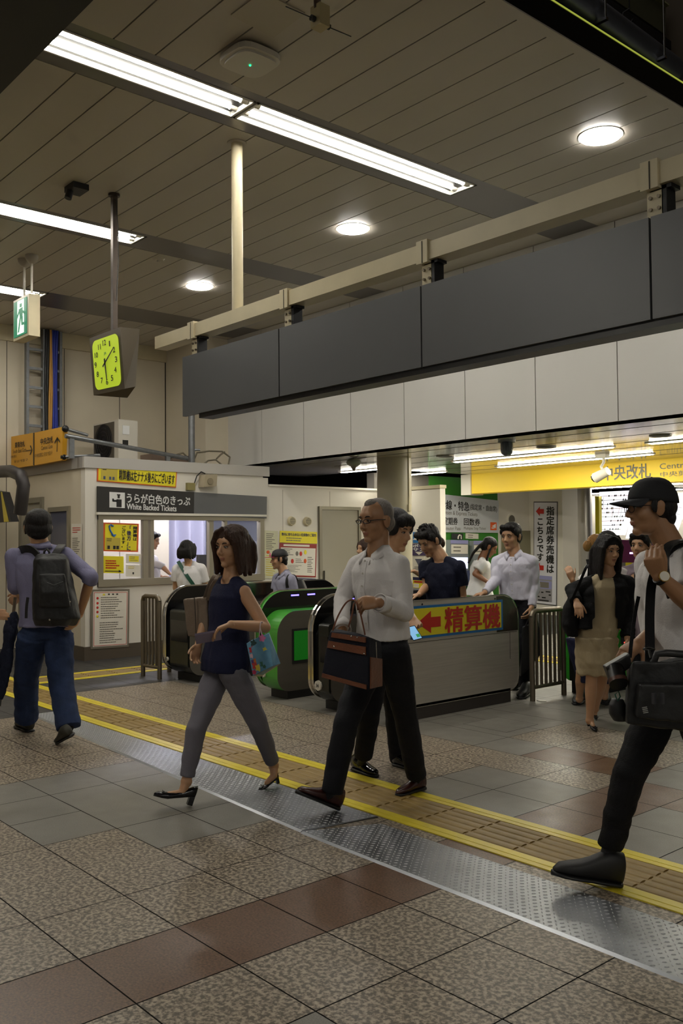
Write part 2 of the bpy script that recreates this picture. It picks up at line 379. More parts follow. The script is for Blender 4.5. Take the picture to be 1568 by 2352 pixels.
# office interior
ki = MB(); wi = mat('office_wall', (196, 196, 214), .6)
ki.box(-15, -14.9, YK+.12, 10, 0, 2.4, wi);  ki.box(-15, XK-.12, 9.9, 10, 0, 2.2, wi)
ki.box(-15, XK-.12, YK+.12, 10, 2.15, 2.2, wi)
struct('wall_office', ki)
oc = MB(); oc.cyl((-11.7, 5.6, 2.08), (-11.7, 8.6, 2.08), .02, emit('office_fill_tube', (240, 240, 255), 90)); oc.box(-11.78, -11.62, 5.5, 8.7, 2.1, 2.14, WHITE)
tag(oc.build('office_fill_lamp'), 'added tube lamp, out of view above the curtain, brightening the ticket office', 'lamp')  # unseen lamp added to brighten the curtain and office walls
cur = MB(); cm_ = mat('curtain_cloth', (205, 203, 222), .8)
vs = []; n = 120
for i in range(n+1):
    t = i/n; yy = 5.9+t*2.5; xx = -13.1+.09*math.sin(t*62)+.02*math.sin(t*23)
    vs += [(xx, yy, .75), (xx, yy, 1.85)]
cur.add(vs, [(2*i, 2*i+2, 2*i+3, 2*i+1) for i in range(n)], cm_, True)
tag(cur.build('curtain'), 'pale pleated curtain hanging inside the ticket office window', 'curtain')
cr = MB(); cr.box(-11.5, XK-.12, 5.2, 8.4, .82, .9, mat('counter_top', (120, 118, 124), .4)); tag(cr.build('counter'), 'narrow counter behind the ticket office window', 'counter')
p = MB(); p.box(-13.6, -13.0, 8.55, 9.6, .8, 1.45, mat('cabinet_white', (210, 210, 216), .5)); tag(p.build('office_cabinet'), 'white cabinet inside the ticket office behind the right window pane', 'cabinet')
p = MB(); p.box(-12.2, -12.1, 7.6, 8.0, .95, 1.25, DKMETAL); p.cyl((-12.15, 7.8, .9), (-12.15, 7.8, 1.0), .04, DKMETAL); tag(p.build('office_monitor'), 'dark monitor on the desk inside the ticket office', 'monitor')
p = MB(); p.box(-12.6, -11.9, 7.3, 9.0, 0, .9, mat('desk_grey', (150, 150, 160), .5)); tag(p.build('office_desk'), 'grey desk inside the ticket office behind the right window pane', 'desk')
# window_1 : frame, mullions, panes
w1 = MB(); fr = mat('window_frame', (150, 142, 124), .4, .3)
w1.box(XK-.06, XK+.035, wy0, wy1, wt-.06, wt, fr); w1.box(XK-.06, XK+.035, wy0, wy1, wbm, wbm+.09, fr)
w1.box(XK-.06, XK+.03, wy0, wy0+.07, wbm, wt, fr); w1.box(XK-.06, XK+.03, wy1-.07, wy1, wbm, wt, fr)
for px_, wd in ((333, .07), (348, .05), (484, .07), (517, .05)):
    yc = at(px_, 1260, x=XK).y; w1.box(XK-.05, XK+.02, yc-wd/2, yc+wd/2, wbm+.09, wt-.06, fr)
w1.box(XK, XK+.06, wy0-.02, wy1+.02, wt, wt+.03, PAPER)
wo = struct('window_1', w1)
gl = mat('window_glass', (200, 212, 224), .03); gl.node_tree.nodes['Principled BSDF'].inputs['Alpha'].default_value = .13
for a, b in ((wy0+.07, at(333, 1260, x=XK).y-.03), (at(484, 1260, x=XK).y+.03, wy1-.07)):
    p = MB(); p.box(XK-.02, XK-.014, a, b, wbm+.09, wt-.06, gl); p.build('window_pane', wo)
# doors on the kiosk
def door(name, ax, c0, c1, z1, wall, leaf=GRAYDOOR):
    d = MB(); fm = mat('door_frame', (140, 134, 118), .4, .3)
    if ax == 'x':
        d.box(wall, wall+.035, c0, c0+.05, 0, z1, fm); d.box(wall, wall+.035, c1-.05, c1, 0, z1, fm); d.box(wall, wall+.036, c0+.05, c1-.05, z1-.05, z1, fm); d.box(wall, wall+.012, c0+.05, c1-.05, .03, z1-.05, leaf)
    else:
        d.box(c0, c0+.07, wall-.035, wall, 0, z1, fm); d.box(c1-.07, c1, wall-.035, wall, 0, z1, fm); d.box(c0+.07, c1-.07, wall-.036, wall, z1-.07, z1, fm); d.box(c0+.07, c1-.07, wall-.012, wall, .03, z1-.07, leaf)
    o = struct(name, d); return o
d1 = door('door_1', 'x', 8.72, 9.56, 1.97, XK)
p = MB(); p.box(XK+.01, XK+.04, 8.79, 8.81, .86, 1.0, CHROME); p.build('door_handle', d1)
d2 = door('door_2', 'y', -12.62, -11.8, 2.07, YK)
w2 = MB(); w2.box(-11.56, -11.04, YK-.03, YK, 1.86, 1.92, fr); w2.box(-11.62, -11.56, YK-.03, YK, 1.0, 1.92, fr); w2.box(-11.04, -10.98, YK-.03, YK, 1.0, 1.92, fr); w2.box(-11.56, -11.04, YK-.015, YK, 1.35, 1.86, mat('curtained_glass', (86, 88, 104), .15))
w2o = struct('window_2', w2); p = MB(); p.box(-11.56, -11.04, YK-.018, YK-.01, 1.0, 1.35, PAPER); p.box(-11.5, -11.25, YK-.021, YK-.017, 1.1, 1.3, PYEL); p.build('notice_sheet', w2o)
def XQ(pts): return q(pts, x=XK)
# ---- signs on the front
def poster(name, label, c, base, th=.012, off=.014, cat='sign', group=None):
    t = thing(name, label, cat, tuple(bil(c, .5, 1)), group); b = MB(); b.slab(c, th, base, off); b.build('panel', t); return t
c = XQ([(223, 1066), (405, 1083), (403, 1120), (222, 1105)])
t = poster('yellow_banner', 'long yellow banner with black Japanese writing on top of the ticket office front', c, PORANGE)
p = MB(); p.slab(sub(c, .012, .05, .988, .95), .003, PYEL, .017); p.build('banner_face', t)
p = MB(); p.slab(sub(c, .04, .12, .24, .9), .002, mat('photo_ochre', (196, 176, 70), .5), .019); lines(p, sub(c, .05, .12, .15, .35), 2, PINK, .021)
for k, u in enumerate((.07, .14, .18)): p.slab(sub(c, u, .68, u+.025, .86), .002, mat('photo_dark', (70, 84, 110), .5), .021)
p.build('photo_inset', t)
text('lettering', '精算機は左ナナメ後ろにございます', sub(c, .26, .2, .97, .84), PINK, t, .021, .008)
c = XQ([(221, 1117), (609, 1141), (608, 1191), (221, 1175)])
t = poster('ticket_sign', 'dark grey sign board reading White Backed Tickets above the office window', c, mat('sign_charcoal', (42, 40, 38), .5), .03, .04)
p = MB(); p.slab(sub(c, .535, 0, 1, 1), .003, SIGNG, .043); p.build('blank_panel', t)
p = MB(); ic = sub(c, .06, .2, .142, .82); p.slab(ic, .002, LETW, .044)
p.build('pictogram_plate', t)
p = MB(); 
for (a, b_, c_, d_) in ((.45, .45, .78, .95), (.22, .5, .5, .62), (.18, .42, .28, .6), (.52, .2, .66, .38), (.48, .12, .7, .2)): p.slab(sub(ic, a, b_, c_, d_), .002, PINK, .047)
p.build('pictogram', t)
text('lettering', 'うらが白色のきっぷ', sub(c, .152, .21, .51, .6), LETW, t, .045, .012); text('lettering', 'White Backed Tickets', sub(c, .152, .63, .43, .86), LETW, t, .045, .012)
# papers in the window
def wq(pts): return q(pts, x=XK+.0)
c = wq([(237, 1200), (319, 1203), (317, 1268), (236, 1266)])
t = poster('window_notice', 'orange-edged yellow notice with a blue curved arrow taped in the office window', c, PORANGE, .004, .0, group=None)
p = MB(); p.slab(sub(c, .05, .05, .95, .95), .001, PYEL, .003); p.build('notice_face', t)
p = MB(); p.slab(sub(c, .07, .52, .48, .93), .001, MATS['photo_ochre'], .005)
for u in (.12, .28, .37): p.slab(sub(c, u, .8, u+.07, .92), .001, PINK, .006)
lines(p, sub(c, .08, .54, .35, .66), 2, PINK, .006); p.build('photo_inset', t)
text('lettering', '精\n算\n機\nは', sub(c, .83, .1, .95, .6), PINK, t, .006, .015); text('lettering', '「\n後\n方\n」\nに', sub(c, .66, .08, .78, .95), NAVYINK, t, .006, .02); text('lettering', 'ご\nざ\nい\nま\nす\n。', sub(c, .51, .1, .62, .85), PINK, t, .006, .015)
p = MB(); p.tube([bil(c, u, v)+Vector((.008, 0, 0)) for u, v in ((.27, .12), (.2, .07), (.16, .12), (.18, .25), (.24, .38), (.28, .46))], .011, mat('arrow_blue', (50, 110, 180), .5)); a = bil(c, .31, .5); p.slab([bil(c, .2, .42), bil(c, .36, .4), a, a], .004, MATS['arrow_blue'], .01); p.build('arrow', t)
c = wq([(236, 1277), (284, 1278), (284, 1317), (237, 1316)])
t = poster('window_notice', 'small yellow notice with a long black arrow low in the office window', c, PYEL, .003, 0)
p = MB(); lines(p, sub(c, .05, .2, .95, .75), 4, PRED, .003, h=.55, seed=4); p.slab(sub(c, .08, .86, .75, .9), .001, PINK, .004); p.slab([bil(c, .75, .8), bil(c, .9, .88), bil(c, .9, .88), bil(c, .75, .96)], .001, PINK, .004); p.build('printing', t)
c = wq([(289, 1272), (324, 1273), (323, 1295), (289, 1294)]); t = poster('window_notice', 'pale leaflet with a yellow oval taped in the office window', c, PAPER, .003, 0)
p = MB(); p.slab(sub(c, .2, .2, .85, .8), .001, PYEL, .003); lines(p, sub(c, .22, .25, .85, .75), 3, GREYINK, .004); p.build('printing', t)
c = wq([(289, 1297), (323, 1298), (322, 1325), (289, 1324)]); t = poster('window_notice', 'pale leaflet with a small drawing below the yellow-oval leaflet', c, PAPER, .003, 0)
p = MB(); lines(p, sub(c, .1, .1, .9, .35), 2, YEL, .003); p.slab(sub(c, .45, .62, .55, .8), .001, PINK, .003); p.build('printing', t)
# framed rules board
c = XQ([(207, 1354), (295, 1353), (293, 1485), (206, 1491)])
t = poster('rules_board', 'white framed notice board of safety rules below the ticket window', c, mat('frame_grey', (130, 122, 108), .4, .3), .02, .03)
p = MB(); i_ = sub(c, .05, .035, .95, .965); p.slab(i_, .003, PAPER, .033)
for (a, b_, c_, d_) in ((.02, .015, .98, .022), (.02, .978, .98, .985), (.02, .015, .03, .985), (.97, .015, .98, .985)): p.slab(sub(i_, a, b_, c_, d_), .002, PRED, .036)
p.slab([bil(i_, .3, .035), bil(i_, .3, .035), bil(i_, .345, .07), bil(i_, .255, .07)], .002, PYEL, .036)
for k, v in enumerate((.1, .19, .27, .35, .43)):
    p.ell(bil(i_, .12, v+.02)+Vector((.036, 0, 0)), (.003, .016, .016), PRED if k < 4 else PYEL, 10, 6)
lines(p, sub(i_, .15, .09, .97, .5), 10, GREYINK, .036, seed=3); lines(p, sub(i_, .12, .55, .97, .95), 10, GREYINK, .036, seed=9)
for u in (.42, .54, .66): p.slab(sub(i_, u, .04, u+.05, .065), .002, PINK, .036)
p.build('notice_sheet', t)
# posters right of the window
c = XQ([(642, 1219), (727, 1222), (727, 1249), (641, 1246)]); t = poster('wall_poster', 'yellow strip poster about items that may not be carried, beside the grey office door', c, PYEL, .006, .012, group=None)
text('lettering', '車内に持ち込めない危険物のご案内', sub(c, .04, .15, .96, .42), NAVYINK, t, .014, .01); p = MB(); lines(p, sub(c, .1, .5, .9, .9), 2, GREYINK, .014); p.build('printing', t)
c = XQ([(641, 1247), (726, 1250), (724, 1326), (640, 1323)]); t = poster('wall_poster', 'white poster with a dark red border and small pictures beside the grey office door', c, mat('poster_maroon', (150, 44, 36), .5), .006, .012)
p = MB(); i_ = sub(c, .03, .13, .97, .96); p.slab(i_, .002, PAPER, .014)
for u, v, m_ in ((.46, .16, GREYINK), (.57, .16, PRED), (.33, .44, PRED), (.7, .42, PORANGE), (.7, .1, PYEL)): p.ell(bil(i_, u, v+.05)+Vector((.014, 0, 0)), (.002, .028, .035), m_, 10, 6)
lines(p, sub(i_, .05, .02, .4, .3), 4, GREYINK, .016, seed=5); lines(p, sub(i_, .05, .62, .7, .9), 6, GREYINK, .016, seed=6); lines(p, sub(i_, .75, .3, .97, .9), 9, GREYINK, .016, seed=7); lines(p, sub(i_, .4, .38, .68, .56), 3, GREYINK, .016, seed=8)
p.slab(sub(c, .1, .03, .8, .09), .002, PAPER, .014); p.build('printing', t)
c = XQ([(641, 1326), (724, 1329), (723, 1350), (640, 1347)]); t = poster('wall_poster', 'navy and white strip poster under the maroon-edged poster', c, mat('poster_navy', (52, 48, 96), .5), .006, .012)
p = MB(); p.slab(sub(c, .05, .55, .97, .95), .002, PAPER, .014); p.slab(sub(c, .3, .12, .85, .3), .002, PAPER, .014); p.build('printing', t)
c = XQ([(605, 1218), (637, 1220), (636, 1330), (604, 1328)]); t = poster('wall_poster', 'tall faded cream poster between the office window and the yellow strip poster', c, mat('poster_cream', (214, 212, 180), .6), .004, .01)
p = MB(); lines(p, sub(c, .1, .05, .95, .4), 9, GREYINK, .012, seed=11); lines(p, sub(c, .1, .5, .95, .95), 10, YEL, .012, seed=12); p.ell(bil(c, .3, .45)+Vector((.012, 0, 0)), (.002, .03, .025), PORANGE, 10, 6); p.ell(bil(c, .72, .45)+Vector((.012, 0, 0)), (.002, .03, .025), MATS['photo_dark'], 10, 6); p.build('printing', t)
c = q([(166, 1203), (190, 1203), (189, 1290), (165, 1292)], y=YK); t = poster('wall_notice', 'narrow white notice beside the side window of the ticket office', c, PAPER, .006, .012)
p = MB(); lines(p, sub(c, .05, .08, .95, .25), 3, PRED, .014, seed=2); lines(p, sub(c, .05, .35, .95, .95), 12, GREYINK, .014, seed=13); p.build('printing', t)
# round vents
for k, (px_, py_) in enumerate(((668, 1197), (704, 1198))):
    cc = at(px_, py_, x=XK); t = thing('wall_vent', ('left' if k == 0 else 'right')+' round cream louvred vent of the pair above the yellow strip poster', 'vent', tuple(cc), 'round vents on the ticket office wall')
    p = MB(); p.cyl(cc, cc+Vector((.045, 0, 0)), .072, CREAMP, r1=.06, seg=24); p.build('vent_ring', t)
    p = MB(); p.cyl(cc+Vector((.04, 0, 0)), cc+Vector((.047, 0, 0)), .05, mat('vent_dark', (84, 78, 62), .6), seg=20)
    for z_ in range(-3, 4): w_ = math.sqrt(.05**2-(z_*.013)**2); p.box(cc.x+.046, cc.x+.052, cc.y-w_, cc.y+w_, cc.z+z_*.013-.003, cc.z+z_*.013+.003, CREAMP)
    p.build('louvre', t)
# loudspeaker + small box
cc = at(472, 1105, x=XK); t = thing('wall_loudspeaker', 'beige box loudspeaker on the ticket office roof edge with a dark cable', 'speaker', tuple(cc))
p = MB(); p.hexa([cc+Vector(v) for v in ((0, -.12, -.09), (.12, -.1, -.09), (.12, .1, -.07), (0, .12, -.07), (0, -.1, .08), (.14, -.09, .07), (.14, .1, .09), (0, .12, .1))], mat('speaker_beige', (176, 164, 138), .5)); p.build('cabinet', t)
p = MB(); p.cyl(cc+Vector((.13, -.01, -.01)), cc+Vector((.14, -.01, -.01)), .045, mat('speaker_grill', (140, 128, 104), .7)); p.build('grille', t)
p = MB(); p.tube([cc+Vector(v) for v in ((.02, -.02, .1), (.05, -.1, .12), (.05, -.17, .06), (.03, -.2, -.05), (.03, -.25, -.09))], .008, BLACK); p.build('cable', t)
cc = at(435, 1118, x=XK); p = MB(); p.box(cc.x, cc.x+.05, cc.y-.06, cc.y+.06, cc.z-.05, cc.z+.05, mat('box_olive', (140, 130, 80), .5)); tag(p.build('junction_box'), 'small olive junction box left of the beige loudspeaker', 'box')
# roof clutter : air conditioner, conduits
ac = thing('air_conditioner', 'cream outdoor air conditioner unit standing on the ticket office roof', 'air conditioner', (-11.5, 6.2, top))
def acq(px_, py_): return at(px_, py_, x=-11.3)
y0_, y1_, z0_, z1_ = acq(272, 1000).y, acq(316, 1000).y, top+.06, acq(275, 963).z
p = MB(); p.box(-12.05, -11.3, y0_, y1_, z0_, z1_, mat('ac_cream', (206, 200, 186), .4)); p.box(-11.3, -11.29, y0_+.06, y0_+.16, z1_-.2, z1_-.08, LETW); p.box(-11.3, -11.288, y0_+.06, y0_+.14, z1_-.35, z1_-.28, DKMETAL); p.build('housing', ac)
p = MB(); cx_ = -11.72; ra_ = (z1_-z0_)/2-.03; p.box(-12.03, -11.42, y0_-.006, y0_-.001, z0_+.02, z1_-.02, mat('ac_recess', (84, 78, 68), .6)); p.cyl((cx_, y0_-.01, (z0_+z1_)/2), (cx_, y0_-.007, (z0_+z1_)/2), ra_, BLACK, seg=28); p.build('fan_opening', ac)
p = MB()
for r_ in [ra_*k_ for k_ in (.2, .4, .6, .8, 1.)]:
    p.tube([(cx_+r_*math.cos(a), y0_-.02, (z0_+z1_)/2+r_*math.sin(a)) for a in [2*PI*i/24 for i in range(25)]], .004, DKMETAL, 5)
p.box(cx_-ra_, cx_+ra_, y0_-.025, y0_-.015, (z0_+z1_)/2-.006, (z0_+z1_)/2+.006, DKMETAL); p.build('fan_grille', ac)
p = MB(); p.box(-12.05, -11.3, y0_+.05, y0_+.1, top, z0_, BLACK); p.box(-12.05, -11.3, y1_-.1, y1_-.05, top, z0_, BLACK); p.build('foot', ac)
rl = thing('roof_railing', 'grey galvanised pipe railing along the ticket office roof edge', 'railing', (XK, 6, top))
a, b_ = at(150, 1001, x=XK-.15), at(430, 1053, x=XK-.15); p = MB(); p.cyl(a, b_, .03, GALV); p.build('rail', rl)
for px_ in (163, 381):
    t_ = (px_-150)/280; g_ = a.lerp(b_, t_); p = MB(); p.box(g_.x-.02, g_.x+.02, g_.y-.03, g_.y+.03, top, g_.z, GALV); p.build('post', rl)
p = MB(); cp_ = at(440, 1050, x=XK-.2); p.cyl((cp_.x, cp_.y, top), (cp_.x, cp_.y, at(440, 900, x=XK-.2).z), .045, GALV); p.cyl((cp_.x, cp_.y, cp_.z+.1), (cp_.x+.06, cp_.y+.1, cp_.z+.1), .015, GALV); tag(p.build('conduit_pipe'), 'upright grey conduit pipe rising from the office roof to the grey hanging sign', 'pipe')
cbn = thing('roof_cables', 'loose looping cables on the ticket office roof in front of the white wall', 'cable', (XK-.4, 7.4, top))
p = MB()
for pts in (((443, 1062), (452, 1040), (480, 1036), (510, 1037), (528, 1050), (524, 1068), (515, 1078)), ((463, 1070), (478, 1058), (495, 1056), (510, 1068), (516, 1078)), ((385, 1056), (400, 1046), (420, 1040), (430, 1050), (435, 1068)), ((497, 1054), (507, 1044), (516, 1038))):
    pp = [at(x_, y_, x=XK-.3) for x_, y_ in pts]; sm = []
    for i in range(len(pp)-1):
        for k in range(4): sm.append(pp[i].lerp(pp[i+1], k/4))
    sm.append(pp[-1]); p.tube(sm, .012, mat('cable_grey', (110, 102, 84), .6), 6)
p.build('cable', cbn)
p = MB(); a = at(385, 1058, x=XK-.3); p.box(a.x-.3, a.x, a.y-.25, a.y+.35, top, top+.14, mat('bundle_brown', (110, 92, 78), .8)); tag(p.build('pipe_bundle'), 'brown lagged pipe bundle lying on the office roof near the conduit', 'pipe')
# ---- cable ladder on left wall
cl = thing('cable_ladder', 'vertical grey cable ladder on the back left wall', 'ladder', (-12.5, 5.2, 2.4))
ya, yb, yc_, yd = (at(px_, 850, x=-12.45).y for px_ in (62, 100, 104, 138)); zt = at(100, 757, x=-12.45).z; zb = 2.5
for yy in (ya, yb, yd):
    p = MB(); p.box(-12.495, -12.42, yy-.02, yy+.02, zb, zt, GALV); p.build('upright', cl)
for k in range(7):
    zz = zt-.3-k*.27; p = MB(); p.box(-12.47, -12.44, ya, yd, zz-.018, zz+.018, GALV); p.build('rung', cl)
p = MB(); 
ym = (yb+yd)/2
for k, (m_, o_) in enumerate(((BLACK, -.1), (BLACK, -.08), (mat('cable_ochre', (190, 140, 60), .5), -.05), (MATS['cable_ochre'], -.03), (mat('cable_blue', (30, 50, 150), .5), 0.), (MATS['cable_blue'], .03), (MATS['cable_blue'], .055))):
    p.tube([(-12.41, ym+o_+.01*math.sin(z_*3+k), z_) for z_ in np.linspace(zb, zt, 10)], .02, m_, 6)
p.build('wall_cables', cl)
# ---- far left pieces
p = MB(); duct = mat('duct_grey', (52, 48, 47), .5, .3)
p.tube([at(0, 1075, y=4.2)+Vector((-1, 0, 0)), at(25, 1082, y=4.2), at(48, 1092, y=4.2), at(54, 1115, y=4.2), at(50, 1150, y=4.2), at(46, 1180, y=4.2)], [.075]*6, duct, 14)
tag(p.build('bent_duct'), 'dark grey bent duct at the left edge under the yellow hanging sign', 'duct')
sb = thing('striped_beam', 'yellow and black hazard striped beam at the left edge of the hall', 'beam', tuple(at(10, 1150, y=4.4)))
c = q([(-60, 1120), (5, 1130), (26, 1198), (-60, 1202)], y=4.4); p = MB(); p.slab(c, .1, BLACK, 0); p.build('board', sb)
p = MB()
for k in range(5): u = k*.24; p.slab([bil(c, u, 0), bil(c, min(u+.12, 1), 0), bil(c, max(0, u-.02), 1), bil(c, max(0, u-.14), 1)], .002, YEL, .003)
p.build('stripe', sb)
fwl = MB(); fwl.box(-17, -12.4, 4.8, 4.98, 1.62, 2.5, mat('far_wall', (150, 140, 120), .5)) if 0 else None
p = MB(); c = q([(-90, 1248), (38, 1250), (38, 1330), (-90, 1335)], y=YK-.02); cb2 = poster('equipment_cabinet', 'cream wall cabinet with red lettering at the left edge of the hall', c, CREAMP, .1, .1, 'cabinet')
text('lettering', 'A\nE\nD', sub(c, .76, .25, .84, .7), PRED, cb2, .103, .01); p = MB(); p.slab(sub(c, .9, -.02, 1.0, .35), .002, PRED, .102); p.build('red_label', cb2)
# ================================================================== LIGHT FITTINGS
def strip_lamp(x0, x1, y0, y1, z, label, tube=TUBEM, group='ceiling strip lights', body=WHITE, deep=.09):
    t = thing('strip_light', label, 'ceiling light', ((x0+x1)/2, (y0+y1)/2, z), group)
    alongy = (y1-y0) > (x1-x0); p = MB(); hm = mat('lamp_housing', (236, 234, 226), .4)
    p.box(x0, x1, y0, y1, z+deep, z+deep+.01, hm); p.box(x0, x0+.015, y0, y1, z-.004, z+deep, hm); p.box(x1-.015, x1, y0, y1, z-.004, z+deep, hm)
    p.box(x0, x1, y0, y0+.015, z-.004, z+deep, hm); p.box(x0, x1, y1-.015, y1, z-.004, z+deep, hm); p.build('housing', t)
    for s in (-1, 1):
        if alongy:
            xc = (x0+x1)/2+s*(x1-x0)*.22; e = ((xc, y0+.07, z+.03), (xc, y1-.07, z+.03)); so = [((xc, y0+.02, z+.03), (xc, y0+.07, z+.03)), ((xc, y1-.07, z+.03), (xc, y1-.02, z+.03))]
        else:
            yc = (y0+y1)/2+s*(y1-y0)*.22; e = ((x0+.07, yc, z+.03), (x1-.07, yc, z+.03)); so = [((x0+.02, yc, z+.03), (x0+.07, yc, z+.03)), ((x1-.07, yc, z+.03), (x1-.02, yc, z+.03))]
        p = MB(); p.cyl(e[0], e[1], .019, tube, seg=10); p.build('tube', t)
        for a, b in so: p = MB(); p.cyl(a, b, .024, PAPER, seg=10); p.build('socket', t)
    return t
strip_lamp(-5.38, -5.08, 1.24, 3.66, ZC, 'near fluorescent strip light, half hidden by the dark soffit at the upper left')
strip_lamp(-5.38, -5.08, 3.68, 5.98, ZC, 'long fluorescent strip light ending above the grey hanging sign')
strip_lamp(-8.36, -8.06, 2.05, 4.45, ZC, 'fluorescent strip light crossed by the clock pole')
strip_lamp(-11.0, -10.68, 2.15, 4.55, ZC, 'far fluorescent strip light behind the green exit sign')
for X in (3.0,):
    for Y in (-1.6, 1.0): strip_lamp(X-.15, X+.15, Y-1.2, Y+1.2, 4.6, 'added fill strip light over the concourse, out of view behind the camera', group='added fill strip lights')  # unseen lamps added behind the camera as front fill
for X in (-5.2,): strip_lamp(X-.15, X+.15, -1.9, .5, 4.2, 'added fill strip light over the concourse, out of view left of the camera', group='added side fill strip lights')  # one more unseen lamp added as fill from the left
for X, Y, nm in ((-3.84, 5.97, 'largest round downlight near the dark opening'), (-6.57, 5.89, 'middle round downlight right of the cream pole'), (-9.23, 5.81, 'smallest round downlight left of the cream pole')):
    t = thing('downlight', nm, 'ceiling light', (X, Y, ZC), 'round ceiling downlights'); p = MB()
    p.cyl((X, Y, ZC-.004), (X, Y, ZC+.02), .165, PAPER, seg=32); p.build('trim_ring', t); p = MB(); p.cyl((X, Y, ZC-.012), (X, Y, ZC), .15, DOWNM, seg=32); p.build('lens', t)
# ================================================================== CEILING THINGS
t = thing('wireless_unit', 'white square wireless unit with a green lamp on the ceiling', 'access point', tuple(at(574, 126, z=ZC)))
c0 = at(574, 124, z=ZC); poly = []
for k in range(32):
    a = 2*PI*k/32; r_ = .16/((abs(math.cos(a))**4+abs(math.sin(a))**4)**.25); poly.append((c0.x+r_*math.cos(a), c0.y+r_*math.sin(a)))
p = MB(); p.prism(poly, 'z', ZC-.055, ZC-.02, mat('unit_white', (205, 200, 188), .4)); p.prism([((x-c0.x)*.85+c0.x, (y-c0.y)*.85+c0.y) for x, y in poly], 'z', ZC-.07, ZC-.05, MATS['unit_white']); p.build('shell', t)
p = MB(); p.ell((c0.x, c0.y, ZC-.072), .007, emit('led_green', (30, 230, 130), 3), 8, 6); p.build('led', t)
p = MB(); p.box(c0.x-.11, c0.x+.05, c0.y-.1, c0.y+.06, ZC-.02, ZC, DKMETAL); p.build('bracket', t)
t = thing('antenna', 'small beige antenna box with two thin rods hanging from the ceiling at the top', 'antenna', tuple(at(733, 0, z=ZC)))
A = lambda x_, y_: at(x_, y_, x=at(733, 20, z=ZC-.15).x)
p = MB(); p.cyl(A(728, -14), A(729, 20), .02, mat('brown_rod', (80, 62, 52), .5)); p.build('stem', t)
a = A(735, 40); p = MB(); p.box(a.x-.04, a.x+.04, a.y-.035, a.y+.035, A(735, 64).z, A(735, 16).z, mat('antenna_beige', (178, 164, 122), .5)); p.build('housing', t)
for s, pts in ((0, ((722, 44), (714, 40), (656, 15))), (1, ((748, 58), (756, 63), (806, 84)))):
    p = MB(); p.cyl(A(*pts[0]), A(*pts[1]), .016, BLACK); p.cyl(A(*pts[1]), A(*pts[2]), .003, BLACK, seg=6); p.build('rod', t)
c = q([(530, 34), (628, 86), (700, 30), (602, -20)], z=ZC-.003); p = MB(); p.hexa([v+Vector((0, 0, -.004)) for v in c]+[v+Vector((0, 0, .006)) for v in c], mat('hatch_ceiling', (176, 168, 150), .45)); tag(p.build('access_hatch'), 'square access hatch in the ceiling planks near the top of the picture', 'hatch')
t = thing('dark_sensor', 'small black square ceiling sensor near the clock pole', 'sensor', tuple(at(175, 425, z=ZC))); a = at(176, 427, z=ZC); p = MB(); p.box(a.x-.09, a.x+.09, a.y-.07, a.y+.07, ZC-.05, ZC, BLACK); p.build('plate', t); p = MB(); p.cyl((a.x-.02, a.y-.05, ZC-.05), (a.x-.02, a.y-.07, ZC-.12), .03, BLACK); p.build('lens', t)
a = at(364, 594, z=ZC); p = MB(); p.cyl((a.x, a.y, ZC-.02), (a.x, a.y, ZC), .05, CEIL, r1=.07, seg=20); p.cyl((a.x, a.y, ZC-.04), (a.x, a.y, ZC-.02), .02, CEIL); tag(p.build('smoke_detector'), 'small round ceiling detector between clock pole and cream pole', 'detector')
# ================================================================== CREAM BEAM + POLE + GREY SIGN
YB = 3.87
t = thing('support_beam', 'long cream painted box beam hanging above the dark grey sign panels', 'beam', (-4.5, YB, 3.15))
p = MB(); p.box(-6.86, 1.5, YB, YB+.12, 3.095, 3.2, CREAMP); p.build('girder', t)
hx = [at(px_, py_, y=YB).x for px_, py_ in ((441, 780), (655, 690), (973, 590), (1495, 410))]
for k, X in enumerate(hx):
    p = MB(); p.box(X-.05, X+.04, YB-.014, YB+.13, 3.08, 3.215, CREAMP); p.box(X-.004, X+.002, YB-.016, YB-.012, 3.08, 3.21, SEAM); p.build('collar', t)
    p = MB(); p.box(X-.035, X+.045, YB+.02, YB+.035, 2.95, 3.09, CREAMP)
    for dx in (-.015, .028):
        for dz in (2.99, 3.045): p.cyl((X+dx, YB+.01, dz), (X+dx, YB+.022, dz), .009, BRONZE, seg=8)
    p.build('bolt_plate', t)
    p = MB(); p.box(X+.04, X+.065, YB+.02, YB+.1, 2.88, 3.09, BLACK); p.box(X-.02, X+.09, YB+.02, YB+.1, 3.075, 3.093, BLACK); p.box(X-.02, X+.03, YB+.03, YB+.09, 2.85, 2.96, SIGNG); p.build('hanger', t)
a = at(529, 322, z=ZC); t = thing('support_pole', 'round cream pole from the ceiling down to the cream beam', 'pole', (a.x, YB+.06, 3.2))
px0 = a.x-.01
p = MB(); p.cyl((px0, YB+.06, 3.2), (px0, YB+.06, ZC), .043, CREAMP, seg=24); p.build('shaft', t); p = MB(); p.cyl((px0, YB+.06, ZC-.008), (px0, YB+.06, ZC), .075, CEIL, seg=24); p.build('flange', t)
t = thing('hanging_sign', 'long dark grey blank sign of four panels under the cream beam', 'sign', (-4, YB, 2.46))
sx = [at(418, 823, y=YB-.02).x, at(640, 757, y=YB-.02).x, at(966, 655, y=YB-.02).x, at(1491, 503, y=YB-.02).x, 1.2]
for k in range(4):
    p = MB(); p.box(sx[k]+.006, sx[k+1]-.006, YB-.02, YB+.012, 2.465, 2.945, SIGNG); p.build('sign_panel', t)
p = MB(); p.box(sx[0]+.01, 1.2, YB+.01, YB+.1, 2.5, 2.93, BLACK); p.box(sx[0]+.22, 1.2, YB+.0, YB+.13, 2.43, 2.5, mat('rail_black', (22, 20, 20), .4)); p.build('carrier', t)
